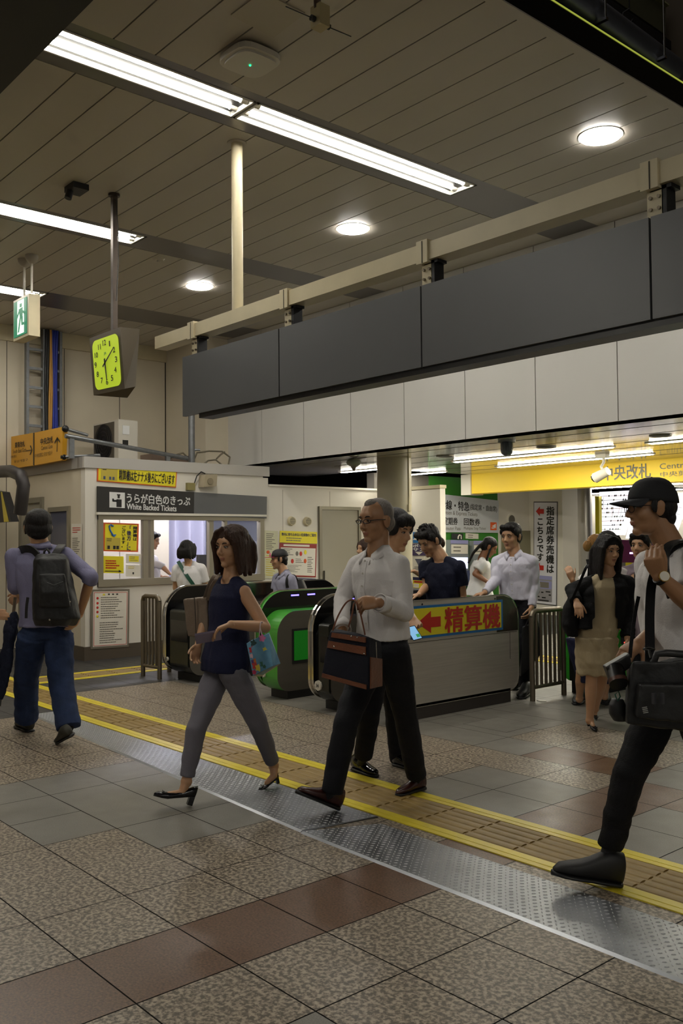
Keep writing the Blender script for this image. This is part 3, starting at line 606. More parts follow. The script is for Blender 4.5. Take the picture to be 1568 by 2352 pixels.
# clock
YC_ = 3.7
t = thing('hanging_clock', 'square station clock with a lit lime green dial hanging from a pole', 'clock', tuple(at(262, 446, z=ZC)))
a = at(262, 446, z=ZC); p = MB(); p.box(a.x-.022, a.x+.022, a.y-.022, a.y+.022, 3.3, ZC, mat('pole_brown', (70, 60, 52), .4, .5)); p.build('pole', t)
p = MB(); p.cyl((a.x, a.y, ZC-.02), (a.x, a.y, ZC), .05, MATS['pole_brown']); p.build('mount', t)
cq = q([(205, 777), (276, 751), (286, 893), (215, 908)], y=YC_-.1); back = q([(222, 783), (322, 752), (311, 890), (232, 905)], y=YC_+.22)
fw_ = [v.copy() for v in cq]; bx = fw_[1].x; 
bk = [Vector((fw_[0].x+.05, YC_+.2, fw_[0].z-.03)), Vector((at(321, 756, y=YC_+.2).x, YC_+.2, at(321, 756, y=YC_+.2).z)), Vector((at(311, 888, y=YC_+.2).x, YC_+.2, at(311, 888, y=YC_+.2).z)), Vector((fw_[3].x+.05, YC_+.2, fw_[3].z+.0))]
cm = mat('clock_bronze', (104, 94, 78), .35, .6)
p = MB(); p.hexa([fw_[3], fw_[2], bk[2], bk[3], fw_[0], fw_[1], bk[1], bk[0]], cm); p.build('case', t)
dial = emit('clock_dial', (190, 214, 44), .36)
def rr(c, u0, v0, u1, v1, r, n=6):
    out = []
    for (cu, cv, a0) in ((u1-r, v0+r, -90), (u1-r, v1-r, 0), (u0+r, v1-r, 90), (u0+r, v0+r, 180)):
        for k in range(n+1): a_ = math.radians(a0+90*k/n); out.append(bil(c, cu+r*math.cos(a_), cv+r*math.sin(a_)))
    return out
nrm = Vector((0, -1, 0)); pts = [v+nrm*.004 for v in rr(cq, .09, .08, .93, .93, .12)]; p = MB(); p.add(pts, [tuple(range(len(pts)))], dial); do = p.build('dial', t)
for h in range(1, 13):
    a_ = math.radians(h*30); u = .5+.33*math.sin(a_); v = .5-.33*math.cos(a_); wn_ = .014 if h == 1 else (.04 if h == 11 else .05 if h > 9 else .032); text('numeral', str(h), sub(cq, u-wn_, v-.045, u+wn_, v+.045), PINK, t, .008, .012)
text('dial_mark', 'JR', sub(cq, .46, .33, .54, .38), mat('mark_teal', (40, 150, 110), .5), t, .007, .01)
for nm, u, v, w in (('hour_hand', .51, .8, .03), ('minute_hand', .8, .3, .022)):
    c0, c1 = bil(cq, .49, .51), bil(cq, u, v); c_ = c0-(c1-c0)*.25; d_ = (c1-c0).normalized(); sd = d_.cross(nrm)*w*.4; p = MB(); p.slab([c_-sd, c1-sd*.5, c1+sd*.5, c_+sd], .002, PINK, .014); p.build(nm, t)
p = MB(); p.tube([a+Vector((.03, 0, -.05)), a+Vector((.07, 0, -.3)), a+Vector((.08, 0, -.6)), a+Vector((.04, 0, -.95))], .004, DKMETAL, 5); p.build('dangling_wire', t)
# exit sign
t = thing('exit_sign', 'green and white running man exit sign hanging at the upper left', 'sign', tuple(at(60, 600, z=ZC)))
YE = 3.8; fq = q([(31, 692), (66, 675), (66, 772), (31, 785)], y=YE); ex = fq[1].x; c = fq
bxx = at(92, 680, x=ex).y
p = MB(); p.box(fq[0].x, ex, YE, bxx, fq[3].z, fq[0].z, CREAMP); p.build('case', t)
lq = sub([Vector((fq[0].x, YE, fq[0].z)), Vector((ex, YE, fq[0].z)), Vector((ex, YE, fq[3].z)), Vector((fq[0].x, YE, fq[3].z))], .06, .06, .9, .93)
p = MB(); p.slab(lq, .004, emit('exit_green', (10, 120, 84), .5), .006); p.slab(sub(lq, .3, .02, .8, .95), .003, emit('exit_white', (225, 240, 225), .9), .009); p.build('light_panel', t)
p = MB(); g_ = MATS['exit_green']
for pl in (((.5, .12), (.66, .12), (.66, .22), (.5, .22)), ((.42, .26), (.72, .24), (.72, .5), (.52, .5)), ((.3, .42), (.45, .28), (.48, .34), (.32, .5)), ((.66, .3), (.9, .4), (.88, .46), (.66, .38)), ((.5, .5), (.6, .5), (.45, .9), (.36, .9)), ((.6, .5), (.74, .5), (.72, .72), (.64, .72)), ((.66, .66), (.95, .68), (.95, .74), (.66, .74))):
    p.slab([bil(lq, *v) for v in pl], .002, g_, .012)
p.build('running_figure', t)
for px_, py_ in ((56, 596), (73, 587)):
    a = at(px_, py_, z=ZC); p = MB(); yy = YE+.12 if px_ == 56 else YE+.25; xx = (fq[0].x+ex)/2; p.cyl((a.x, a.y, fq[0].z), (a.x, a.y, ZC), .012, PAPER); p.ell((a.x, a.y, ZC), (.07, .07, .09), CEIL, 14, 8); p.build('rod', t)
# yellow direction sign
YY = 4.85
t = thing('direction_sign', 'hanging white and yellow direction sign pointing to the gates, left of the ticket office', 'sign', tuple(at(80, 1080, y=YY)))
a1 = q([(78, 994), (145, 980), (142, 1057), (78, 1069)], y=YY); a2 = q([(20, 1004), (77, 994), (77, 1069), (19, 1077)], y=YY); a3 = q([(-70, 1022), (19, 1005), (18, 1077), (-72, 1091)], y=YY)
ysm = mat('sign_amber', (206, 150, 22), .4)
for c, m_ in ((a1, ysm), (a2, ysm), (a3, PAPER)):
    p = MB(); p.slab(c, .06, m_, 0); p.build('sign_panel', t)
p = MB(); p.slab(q([(77, 994), (79, 994), (79, 1069), (77, 1069)], y=YY), .02, BLACK, .006); p.build('joint', t)
text('lettering', '中央改札', sub(a1, .25, .22, .7, .42), PINK, t, .006, .01); text('lettering', 'Central Gate', sub(a1, .28, .46, .68, .58), PINK, t, .006); text('lettering', '中央剪票口 중앙개찰구', sub(a1, .05, .66, .68, .78), PINK, t, .006)
text('lettering', '東南改札', sub(a2, .28, .2, .68, .38), PINK, t, .006, .01); text('lettering', 'South East Gate', sub(a2, .2, .42, .74, .54), PINK, t, .006); text('lettering', '东南检票口', sub(a2, .08, .6, .35, .68), PINK, t, .006); text('lettering', '동남개찰구', sub(a2, .25, .76, .8, .84), PINK, t, .006)
def arrow(c, up, m):
    p = MB()
    for pl in ((((.47, .15), (.53, .15), (.53, 1), (.47, 1)), ((.5, 0), (.58, .08), (.1, .42), (.1, .3)), ((.5, 0), (.9, .3), (.9, .42), (.42, .08))) if up else (((0, .46), (.85, .46), (.85, .54), (0, .54)), ((.6, 0), (.75, .0), (1, .5), (.88, .5)), ((1, .5), (.7, 1), (.55, 1), (.88, .5)))):
        p.slab([bil(c, *v) for v in pl], .002, m, .008)
    p.build('arrow', t)
arrow(sub(a1, .72, .28, .95, .72), True, PINK); arrow(sub(a2, .74, .38, .97, .66), False, PINK); arrow(sub(a3, .76, .35, .97, .62), False, PINK)
p = MB(); p.slab(sub(a3, .62, .18, .72, .85), .002, mat('sign_green', (20, 130, 80), .5), .006); p.build('green_panel', t)
p = MB(); a = at(150, 985, y=YY+.03); p.ell(a, .045, BLACK, 10, 8); p.cyl(a, a+Vector((0, .3, -.06)), .02, GALV); a = at(146, 1050, y=YY+.03); p.ell(a, .04, BLACK, 10, 8); p.cyl(a, a+Vector((.3, .35, .02)), .02, GALV); p.build('mounting_arm', t)
# ================================================================== FLOOR STRIPS
def tactile(name, label, x0, x1, y0, y1, along='x'):
    t = thing(name, label, 'tactile paving', ((x0+x1)/2, (y0+y1)/2, 0)); e = .09
    def B(p, u0, u1, w0, w1, z0, z1, m):
        if along == 'x': p.box(u0, u1, w0, w1, z0, z1, m)
        else: p.box(w0, w1, u0, u1, z0, z1, m)
    u0, u1, w0, w1 = (x0, x1, y0, y1) if along == 'x' else (y0, y1, x0, x1)
    p = MB(); B(p, u0, u1, w0+e, w1-e, .0, .003, OCH); n = int((u1-u0)/.31)
    pit = (w1-w0-2*e)/5; seg = []
    for i in range(n):
        a = u0+i*.31
        for k in range(5):
            wc = w0+e+pit*(k+.5); r_ = pit*.36
            pr = [(wc+r_*math.cos(x_), .003+.006*math.sin(x_)) for x_ in np.linspace(0, PI, 7)]
            if along == 'x': p.prism([(b, z_) for b, z_ in pr], 'x', a+.008, a+.302, OCH)
            else: p.prism([(b, z_) for b, z_ in pr], 'y', a+.008, a+.302, OCH)
    p.build('ribbed_tiles', t)
    for w in (w0, w1-e):
        p = MB(); B(p, u0, u1, w, w+e, 0, .005, YEL); B(p, u0, u1, w+e*.42, w+e*.52, .005, .0065, YEL); p.build('yellow_edge', t)
tactile('tactile_strip', 'long yellow-edged ochre tactile strip running across the concourse floor', -14.5, 1.5, 3.31, 3.80)
tx = at(200, 1552, z=0).x
tactile('tactile_strip', 'shorter yellow-edged tactile strip beside the ticket office', tx-.28, tx+.2, 3.83, 7.2, 'y')
tactile('tactile_strip', 'tactile strip on the floor behind the steel barrier and gates', -9.0, 3.0, 8.85, 9.33)
# diamond plate ramps
DP = mat('diamond_plate', (158, 161, 165), .34, .85, ns=5, na=.12); DPL = mat('plate_lug_glint', (206, 208, 210), .3, .35)  # lugs paler and less metallic: their highlights are put into the colour
def plate(name, label, pts, seed):
    """pts: near-left, near-right, far-right, far-left on the floor"""
    t = thing(name, label, 'floor plate', tuple(pts[0])); h = .008; P_ = [Vector(v) for v in pts]
    nl, nr, frr, fl_ = P_; up = Vector((0, 0, h)); ins = Vector((0, .014, 0))
    p = MB(); p.hexa([nl, nr, frr, fl_, nl+up+ins, nr+up+ins, frr+up-ins, fl_+up-ins], DP); p.build('plate', t)
    p = MB(); L_ = (nr-nl).length; rows = 15; nseg = int(L_/.03)
    for i in range(nseg):
        for j in range(rows):
            u = (i+.5)/nseg; v = (j+.5)/rows; c = (nl+ins).lerp(nr+ins, u).lerp((fl_-ins).lerp(frr-ins, u), v)+up
            a = PI/4 if (i+j) % 2 else -PI/4; d = Vector((math.cos(a), math.sin(a), 0))*.010; s = Vector((-math.sin(a), math.cos(a), 0))*.0032
            p.add([c+d, c+s, c-d, c-s, c+Vector((0, 0, .0026))+d*.5, c+Vector((0, 0, .0026))-d*.5], [(0, 1, 4), (1, 2, 5), (1, 5, 4), (2, 3, 5), (3, 0, 4), (3, 4, 5)], DPL)
    p.build('tread_lugs', t)
K = 1.0357
plate('diamond_plate', 'silver diamond tread floor plate in the right foreground', [(-3.47*K, 2.735*K, 0), (1.2, 2.66*K, 0), (1.2, 3.06*K, 0), (-3.3*K, 3.12*K, 0)], 1)
plate('diamond_plate', 'silver diamond tread floor plate beneath the walking woman', [(-7.3*K, 2.98*K, 0), (-3.48*K, 2.742*K, 0), (-3.4*K, 3.185*K, 0), (-7.3*K, 3.185*K, 0)], 2)
c = q([(1062, 1663), (1142, 1647), (1236, 1664), (1163, 1683)], z=0); p = MB(); ctr = sum(c, Vector())/4
p.add([v+Vector((0, 0, .001)) for v in c]+[ctr+(v-ctr)*.975+Vector((0, 0, .001)) for v in c], [(i, (i+1) % 4, 4+(i+1) % 4, 4+i) for i in range(4)], MATS['grout']); p.add([ctr+(v-ctr)*.975+Vector((0, 0, .0015)) for v in c], [(0, 1, 2, 3)], MATS['granite_grey']); tag(p.build('floor_hatch'), 'square floor hatch in the grey paving before the steel barrier', 'hatch')
p = MB(); a = at(1242, 1611, z=0); p.prism([(a.x-.05, a.y), (a.x, a.y-.02), (a.x+.05, a.y+.01), (a.x+.02, a.y+.04)], 'z', .001, .008, PAPER); tag(p.build('paper_scrap'), 'small white scrap of paper on the floor below the steel barrier', 'litter')
# ================================================================== GATES
def rprof(y0, y1, z0, z1, rt, rb, rtr=None, n=10):
    rtr = rt if rtr is None else rtr
    out = []
    for cy, cz, r, a0 in ((y1-rb, z0+rb, rb, -90), (y1-rtr, z1-rtr, rtr, 0), (y0+rt, z1-rt, rt, 90), (y0+rb, z0+rb, rb, 180)):
        for k in range(n+1): a = math.radians(a0+90*k/n); out.append((cy+r*math.cos(a), cz+r*math.sin(a)))
    return out
GB = mat('gate_body', (96, 91, 82), .36, .35, ns=2, na=.06, stretch=(1, 1, 12)); GD = mat('gate_dark', (46, 47, 42), .28, .3); GF = mat('gate_front_black', (20, 20, 19), .22)
def rim(p, prof, x0, x1, m, t=.012):
    n = len(prof); cy = sum(a for a, b in prof)/n; cz = sum(b for a, b in prof)/n
    out = []
    for i in range(n):
        a = Vector(prof[i-1]); b = Vector(prof[(i+1) % n]); d = (b-a).normalized(); nn = Vector((d.y, -d.x)); out.append((prof[i][0]+nn.x*t, prof[i][1]+nn.y*t))
    for i in range(n):
        j = (i+1) % n; p.add([(x0, *prof[i]), (x0, *out[i]), (x0, *out[j]), (x0, *prof[j]), (x1, *prof[i]), (x1, *out[i]), (x1, *out[j]), (x1, *prof[j])], [(0, 1, 2, 3), (7, 6, 5, 4), (1, 5, 6, 2), (0, 3, 7, 4)], m)
def gate(label, xw, y0, y1, bodyw, side=1, green=False, leds=True, screen=False, num=None, h=.975, numx=None, bodycol=None, outer=STEEL):
    t = thing('ticket_gate', label, 'ticket gate', (xw, (y0+y1)/2, 0), 'ticket gates in a row')
    w = .05; prof = rprof(y0, y1, .1, h, .3, .16, .3); xa, xb = (xw, xw+w*side); xi = xb
    p = MB(); p.prism(prof, 'x', min(xa, xb), max(xa, xb), GLOSSBLK, mside=CHROME if not green else GREEN, smooth=False)
    p.prism([(a, b) for a, b in rprof(y0+.01, y1-.01, .11, h-.01, .29, .15)], 'x', xa-side*.004, xa, outer); p.build('wing', t)
    p = MB(); rim(p, prof, xa-side*.006, xa+side*.016, CHROME); p.build('rim', t)
    bz = h-.17; prof2 = rprof(y0+.03, y1-.03, .075, bz, .22, .14, .22); xc = xi+bodyw*side
    p = MB(); p.prism(prof2, 'x', min(xi, xc), max(xi, xc), bodycol or GB, mside=(GREEN if green else GF), smooth=False); p.build('body', t)
    if not green:
        p = MB(); p.prism(rprof(y0+.02, y0+.1, .16, bz-.06, .03, .03), 'x', min(xi+.05*side, xc-.02*side), max(xi+.05*side, xc-.02*side), GD); p.build('front_panel', t)
        p = MB(); p.box(min(xi+.08*side, xc-.02*side), max(xi+.08*side, xc-.02*side), y0+.012, y0+.022, .42, .64, GLOSSBLK); p.build('card_reader', t)
    p = MB(); p.box(min(xa, xc)+.02, max(xa, xc)-.02, y0+.16, y1-.16, 0, .09, BLACK); p.build('plinth', t)
    if screen:
        p = MB(); ys = y0+.2; xs_ = xc+side*.003; p.box(min(xc, xs_+side*.002), max(xc, xs_+side*.002), ys, ys+.3, .32, .64, BLACK); p.box(min(xs_, xs_+side*.006), max(xs_, xs_+side*.006), ys+.02, ys+.27, .35, .62, emit('gate_green_panel', (10, 120, 20), .12)); p.box(min(xs_, xs_+side*.006), max(xs_, xs_+side*.006), ys+.3, ys+.32, .33, .65, STEEL); p.build('side_screen', t)
    if leds:
        for yy in (y0+.38, y0+.58):
            p = MB(); p.box(min(xi, xi+side*.006), max(xi, xi+side*.006), yy, yy+.09, h-.05, h-.037, LEDB); p.build('status_light', t)
    if num:
        p = MB(); xn = numx if numx is not None else xi+.03*side
        p.cyl((xn, y0+.022, .22), (xn, y0+.004, .22), .022*len(num), PAPER, seg=8); p.build('number_plate', t)
        cc = [Vector((xn-.009*len(num), y0+.002, .235)), Vector((xn+.009*len(num), y0+.002, .235)), Vector((xn+.009*len(num), y0+.002, .205)), Vector((xn-.009*len(num), y0+.002, .205))]
        text('numeral', num, cc, PINK, t, .003, .01)
    return t
gate('leftmost wide dark ticket gate behind the barrier beside the ticket office', -8.55, 4.92, 7.35, .42, num='1', leds=False, numx=-8.5)
gate('green fronted ticket gate with a green side screen and blue lights', -6.95, 4.97, 6.75, .24, green=True, screen=True, num='2', numx=-6.85)
gate('dark ticket gate marked 3 and 4 behind the brown-trimmed bag', -6.12, 4.94, 6.7, .2, num='34', numx=-6.02)
# end gate with the yellow sign
t = thing('ticket_gate', 'stainless end gate carrying the yellow sign with a red arrow', 'ticket gate', (-5.25, 5.8, 0), 'ticket gates in a row')
XG = -5.2
prof = rprof(4.95, 6.62, .1, .955, .3, .14, .22)
p = MB(); p.prism(prof, 'x', XG-.06, XG, STEEL, mside=CHROME); p.build('wing', t)
p = MB(); rim(p, prof, XG-.01, XG+.004, CHROME, .006); p.build('rim', t)
p = MB(); p.prism([(6.32, .63), (6.615, .63), (6.615, .73), (6.6, .82), (6.52, .92), (6.42, .945), (6.32, .945)], 'x', XG, XG+.003, mat('gate_end_grey', (96, 92, 86), .25, .8)); p.box(XG, XG+.002, 4.98, 6.6, .618, .622, SEAM); p.box(XG, XG+.002, 6.5, 6.503, .38, .62, SEAM)
for yy in (5.38, 6.3): p.cyl((XG, yy, .925), (XG+.004, yy, .925), .008, BLACK, seg=10)
p.build('side_skin', t)
p = MB(); p.prism(rprof(4.98, 6.55, .12, .8, .22, .14), 'x', XG-.14, XG-.06, GB, mside=GF); p.build('body', t)
p = MB(); p.box(XG-.12, XG+.0, 5.1, 6.5, 0, .12, mat('plinth_grey', (58, 52, 48), .5)); p.build('plinth', t)
c = q([(948, 1389), (1153, 1380), (1152, 1446), (948, 1470)], x=XG+.004); ya_ = 5.24; yb_ = c[1].y; zt_ = (at(955, 1389, x=XG).z+c[1].z)/2; zb_ = (c[2].z+at(955, 1468, x=XG).z)/2
c = [Vector((XG, ya_, zt_)), Vector((XG, yb_, zt_)), Vector((XG, yb_, zb_)), Vector((XG, ya_, zb_))]
t = poster('fare_sign', 'yellow blue-edged sign with a red arrow and red Japanese characters on the end gate', c, PBLUE, .003, .008)
p = MB(); p.slab(sub(c, .02, .08, .98, .92), .002, PYEL, .010); p.build('yellow_field', t)
p = MB(); ar = sub(c, .06, .18, .3, .86)
p.slab([bil(ar, .0, .5), bil(ar, .58, 0), bil(ar, .58, 1), bil(ar, .0, .5)], .002, PRED, .012); p.slab([bil(ar, .56, .28), bil(ar, 1, .28), bil(ar, 1, .74), bil(ar, .56, .74)], .002, PRED, .012); p.build('arrow', t)
text('lettering', '精算機', sub(c, .345, .12, .96, .9), PRED, t, .013, .014)
# steel barriers
def barrier(name, label, a, b, h, n, m, gap=.08):
    t = thing(name, label, 'barrier', tuple(a)); a = Vector(a); b = Vector(b); d = (b-a)
    up = Vector((0, 0, h)); r_ = .024
    for k, v in enumerate((a, b)): p = MB(); p.cyl(v, v+Vector((0, 0, h-.05)), r_, m); p.build('post', t)
    dn = d.normalized(); pts = [a+Vector((0, 0, h-.05)), a+Vector((0, 0, h-.015))+dn*.015, a+up+dn*.05, b+up-dn*.05, b+Vector((0, 0, h-.015))-dn*.015, b+Vector((0, 0, h-.05))]
    p = MB(); p.tube(pts, r_, m, 10); p.build('top_rail', t); p = MB(); p.cyl(a+Vector((0, 0, .12)), b+Vector((0, 0, .12)), .018, m); p.build('bottom_rail', t)
    for k in range(1, n): v = a+d*k/n; p = MB(); p.cyl(v+Vector((0, 0, .12)), v+Vector((0, 0, h)), .014, m, seg=10); p.build('baluster', t)
barrier('steel_barrier', 'low barrier of upright steel bars right of the stainless end gate', (-5.08, 6.66, 0), (-5.08, 7.13, 0), .8, 7, BRONZE)
barrier('steel_barrier', 'bronze barred barrier between the ticket office and the leftmost gate', (-8.92, 4.88, 0), (-8.6, 4.9, 0), .87, 5, BRONZE)
barrier('steel_barrier', 'second bronze barrier standing behind the barred barrier by the ticket office', (-9.0, 5.25, 0), (-8.66, 5.6, 0), .86, 4, BRONZE)
# right green gates
def green_gate(label, x0, x1, y0, y1, h, num=None, ic=False):
    t = thing('ticket_gate', label, 'ticket gate', ((x0+x1)/2, y0, 0), 'ticket gates in a row')
    poly = []
    for cx_, sy in ((x0, 0), (x1, 0)): pass
    r_ = .16; pr = [(x0+r_-r_*math.cos(a), h-.0-r_+r_*math.sin(a)) for a in np.linspace(0, PI/2, 7)]+[(x1, h)]+[(x1, .12), (x0+.1, .12), (x0+.03, .16), (x0, .24)]
    p = MB(); p.prism(pr, 'y', y0, y1, mat('gate_green_deep', (52, 146, 44), .3, coat=.3)); p.build('shell', t)
    p = MB(); p.box(x0+.12, x1-.02, y0-.012, y0, .12, .5, GD); p.build('front_panel', t); p = MB(); p.box(x0+.1, x1, y0+.05, y1-.05, 0, .12, BLACK); p.build('plinth', t)
    if num:
        p = MB(); p.cyl((x0+.06, y0-.006, .33), (x0+.06, y0, .33), .022, GREEN, seg=8); p.build('number_plate', t); text('numeral', num, [Vector((x0+.052, y0-.008, .342)), Vector((x0+.068, y0-.008, .342)), Vector((x0+.068, y0-.008, .318)), Vector((x0+.052, y0-.008, .318))], PINK, t, .002)
    if ic:
        u0, u1 = at(1430, 1440, y=y0).x, at(1474, 1440, y=y0).x
        cq = [Vector((u0+.03, y0, .86)), Vector((u1+.05, y0, .86)), Vector((u1+.05, y0, .69)), Vector((u0+.03, y0, .69))]
        text('lettering', 'IC', cq, LETW, t, .006, .03); c2 = [v+Vector((0, 0, -.19)) for v in cq]; text('lettering', '専用', [c2[0], c2[1], c2[2]+Vector((0, 0, .08)), c2[3]+Vector((0, 0, .08))], LETW, t, .006, .01)
        for dx in (.02, .1): p = MB(); p.ell((u0+dx, y0-.005, .52-dx*.3), .008, LEDR, 8, 6); p.build('indicator', t)
        p = MB(); p.box(u0-.02, x1, y0-.015, y0-.002, .9, .97, GLOSSBLK); p.box(u0-.02, x1, y0-.01, y0, .5, .56, GLOSSBLK); p.build('display_strip', t)
    return t
xg = at(1284, 1500, y=7.25).x
green_gate('bright green ticket gate marked 5 behind the woman in the beige dress', xg, xg+.36, 7.25, 8.8, .84, num='5')
xh = at(1425, 1500, y=7.3).x
green_gate('green ticket gate with white letters IC behind the man in the cap', xh, xh+.5, 7.3, 8.8, .98, ic=True)
# ================================================================== HALL BEHIND
cx0 = at(905, 1050, z=ZS); t = thing('round_column', 'thick round beige column under the white soffit', 'column', (cx0.x, cx0.y+.15, 0))
cd_ = at(905, 1100, y=cx0.y); rad = .235; cc_ = at(905, 1100, d=12.45)
p = MB(); p.cyl((cc_.x, cc_.y, 0), (cc_.x, cc_.y, ZS), rad, mat('column_beige', (172, 164, 140), .4, ns=2, na=.05), seg=40); p.build('shaft', t)
p = MB(); e = at(938, 1100, d=12.3); p.cyl((e.x, e.y, 1.9), (e.x, e.y, ZS), .012, CREAMP); p.box(e.x-.02, e.x+.02, e.y-.02, e.y+.02, 1.84, 1.93, CREAMP); p.build('conduit', t)
p = MB(); c = q([(948, 1150), (958, 1150), (958, 1330), (948, 1330)], y=9.4); tag(p.build('x') if 0 else None, '', '') if 0 else None
hw = MB(); e1 = at(1010, 1115, y=10.2); hw.box(XK+.001, e1.x-.1, 10.2, 10.32, 0, e1.z-.04, WHITE); e2 = at(1022, 1118, x=e1.x); hw.box(e1.x-.1, e1.x, 10.2, e2.y, 0, e1.z-.04, WHITE); hw.box(XK-.01, e1.x+.015, 10.18, e2.y+.01, e1.z-.04, e1.z+.01, CREAMP)
struct('wall_hall_pier', hw)
def HQ(pts): return q(pts, y=10.2)
c = HQ([(949, 1222), (978, 1222), (978, 1247), (949, 1247)]); t = poster('pier_poster', 'blue and white picture poster on the bright white pier', c, PBLUE, .006, .01); p = MB(); p.slab([bil(c, 0, .7), bil(c, .5, .2), bil(c, 1, .5), bil(c, 1, .8)], .002, PAPER, .012); p.ell(bil(c, .6, .25)-Vector((0, .012, 0)), (.03, .002, .02), PAPER, 10, 6); p.build('picture', t)
c = HQ([(948, 1249), (978, 1249), (978, 1276), (948, 1276)]); t = poster('pier_poster', 'purple poster with white outlined characters below the blue poster on the pier', c, mat('poster_purple', (64, 50, 90), .5), .006, .01)
text('lettering', 'ポケ\nサン', sub(c, .03, .05, .97, .6), LETW, t, .012, .04); p = MB(); p.slab([bil(c, .2, .68), bil(c, .8, .68), bil(c, .5, .95), bil(c, .5, .95)], .002, PAPER, .012); p.build('emblem', t)
c = HQ([(948, 1278), (976, 1278), (976, 1306), (948, 1306)]); t = poster('pier_poster', 'cream poster with a grey diamond badge under the purple poster', c, PAPER, .006, .01); p = MB(); p.slab([bil(c, .2, .2), bil(c, .8, .2), bil(c, .5, .75), bil(c, .5, .75)], .002, mat('badge_grey', (90, 92, 110), .5), .012); lines(p, sub(c, .1, .8, .9, 1), 2, GREYINK, .012); p.build('emblem', t)
c = HQ([(949, 1325), (977, 1327), (976, 1352), (949, 1350)]); t = poster('pier_poster', 'small red, yellow and navy leaflet low on the white pier', c, PYEL, .006, .01); p = MB(); p.slab(sub(c, 0, 0, 1, .28), .002, NAVYINK, .012); p.slab(sub(c, .1, .34, 1, .5), .002, PRED, .012); p.slab(sub(c, .05, .6, .5, .95), .002, PAPER, .012); p.build('printing', t)
# green ticket wall x = XT
XT = -11.0
gw = MB(); gy0, gy1 = 11.6, at(1143, 1200, x=XT).y; gw.box(XT-.2, XT, gy0, gy1, 0, ZS, mat('ticket_wall_green', (58, 128, 42), .35)); gw.box(XT-.2, XT-.02, 10.3, gy0, 0, ZS, hwl)
gw.box(XT-.2, XT, gy1, at(1215, 1200, x=XT).y, 0, ZS, WHITE)
struct('wall_ticket', gw)
c = q([(985, 1132), (1142, 1150), (1142, 1224), (985, 1222)], x=XT); t = poster('ticket_board', 'white board listing express tickets in Japanese and English above the ticket machines', c, mat('board_grey', (200, 202, 206), .45), .02, .03)
text('lettering', '新幹線・特急', sub(c, .05, .14, .55, .4), PINK, t, .034, .01); text('lettering', '(指定席・自由席)', sub(c, .56, .18, .97, .38), PINK, t, .034, .005)
text('lettering', 'Shinkansen & Express Tickets', sub(c, .08, .42, .67, .56), GREYINK, t, .034); text('lettering', '定期券', sub(c, .18, .6, .38, .8), PINK, t, .034, .01); text('lettering', '回数券', sub(c, .47, .6, .71, .8), PINK, t, .034, .01)
text('lettering', 'Commuter Pass', sub(c, .12, .84, .42, .94), GREYINK, t, .034); text('lettering', 'Multiple Trip Ticket', sub(c, .47, .84, .8, .94), GREYINK, t, .034)
p = MB(); p.slab(sub(c, .87, .68, .965, .92), .003, PORANGE, .033); p.slab([bil(c, .89, .8), bil(c, .95, .72), bil(c, .95, .86), bil(c, .95, .86)], .002, LETW, .036); p.slab(sub(c, .885, .84, .93, .87), .002, LETW, .036); p.build('emblem', t)
def machine(label, pts, ycol, screen=True):
    c = q(pts, x=XT); t = thing('ticket_machine', label, 'ticket machine', tuple(bil(c, .5, 1)), 'ticket machines in the hall'); n = Vector((1, 0, 0))
    p = MB(); p.slab(c, .1, mat('machine_grey', (130, 134, 136), .4), .12); p.build('cabinet', t)
    p = MB(); p.slab(sub(c, .02, 0, .98, .08), .003, mat('machine_lilac', (150, 150, 196), .5), .124); p.slab(sub(c, .05, .1, .95, .3), .003, PAPER, .124); lines(p, sub(c, .1, .12, .9, .28), 2, GREYINK, .128); p.build('header', t)
    if screen: p = MB(); p.slab(sub(c, .05, .38, .95, .62), .003, emit('machine_screen', (190, 196, 240), 1.6), .124); p.build('screen', t)
    p = MB(); d = sub(c, 0, .66, 1.25, 1); p.slab(d, .1, mat('machine_blue', (64, 72, 104), .3), .22); p.build('shelf', t)
machine('grey ticket machine with a lit screen behind the man in the navy t-shirt', [(1022, 1240), (1064, 1241), (1064, 1345), (1022, 1345)], None)
machine('ticket machine behind the woman in the loose white top', [(1075, 1242), (1110, 1242), (1110, 1345), (1075, 1345)], None, False)
c = q([(1036, 1225), (1062, 1226), (1061, 1239), (1036, 1238)], x=XT+.02); t = poster('photo_panel', 'small dark photograph of a pale train nose above the ticket machine', c, mat('panel_dark', (44, 46, 48), .4), .01, .015); p = MB(); p.tube([bil(c, u, v)+Vector((.018, 0, 0)) for u, v in ((.55, .95), (.56, .5), (.66, .25), (.8, .3), (.84, .95))], .012, PAPER, 6); p.build('picture', t)
c = q([(1068, 1224), (1097, 1226), (1097, 1238), (1068, 1237)], x=XT); t = poster('label_plate', 'small cream text plate right of the train photograph', c, PAPER, .01, .015); p = MB(); lines(p, sub(c, .1, .2, .9, .9), 2, GREYINK, .018); p.build('printing', t)
cc = at(1172, 1194, x=XT); t = thing('wall_vent', 'large round grey vent on the white wall above the man in the pale shirt', 'vent', tuple(cc)); p = MB(); p.cyl(cc, cc+Vector((.03, 0, 0)), .12, PAPER, seg=28); p.build('vent_ring', t); p = MB(); p.cyl(cc+Vector((.03, 0, 0)), cc+Vector((.034, 0, 0)), .09, mat('vent_grey', (110, 106, 96), .6), seg=24)
for k in range(-4, 5): w_ = math.sqrt(.09**2-(k*.018)**2); p.box(cc.x+.034, cc.x+.04, cc.y-w_, cc.y+w_, cc.z+k*.018-.003, cc.z+k*.018+.003, GREYINK)
p.build('louvre', t)
c = q([(1150, 1219), (1217, 1219), (1217, 1335), (1150, 1335)], x=XT); p = MB(); p.slab(c, .02, mat('door_olive', (128, 122, 96), .5), .03); tag(p.build('service_door'), 'olive grey service door on the white wall behind the man in the pale shirt', 'door')
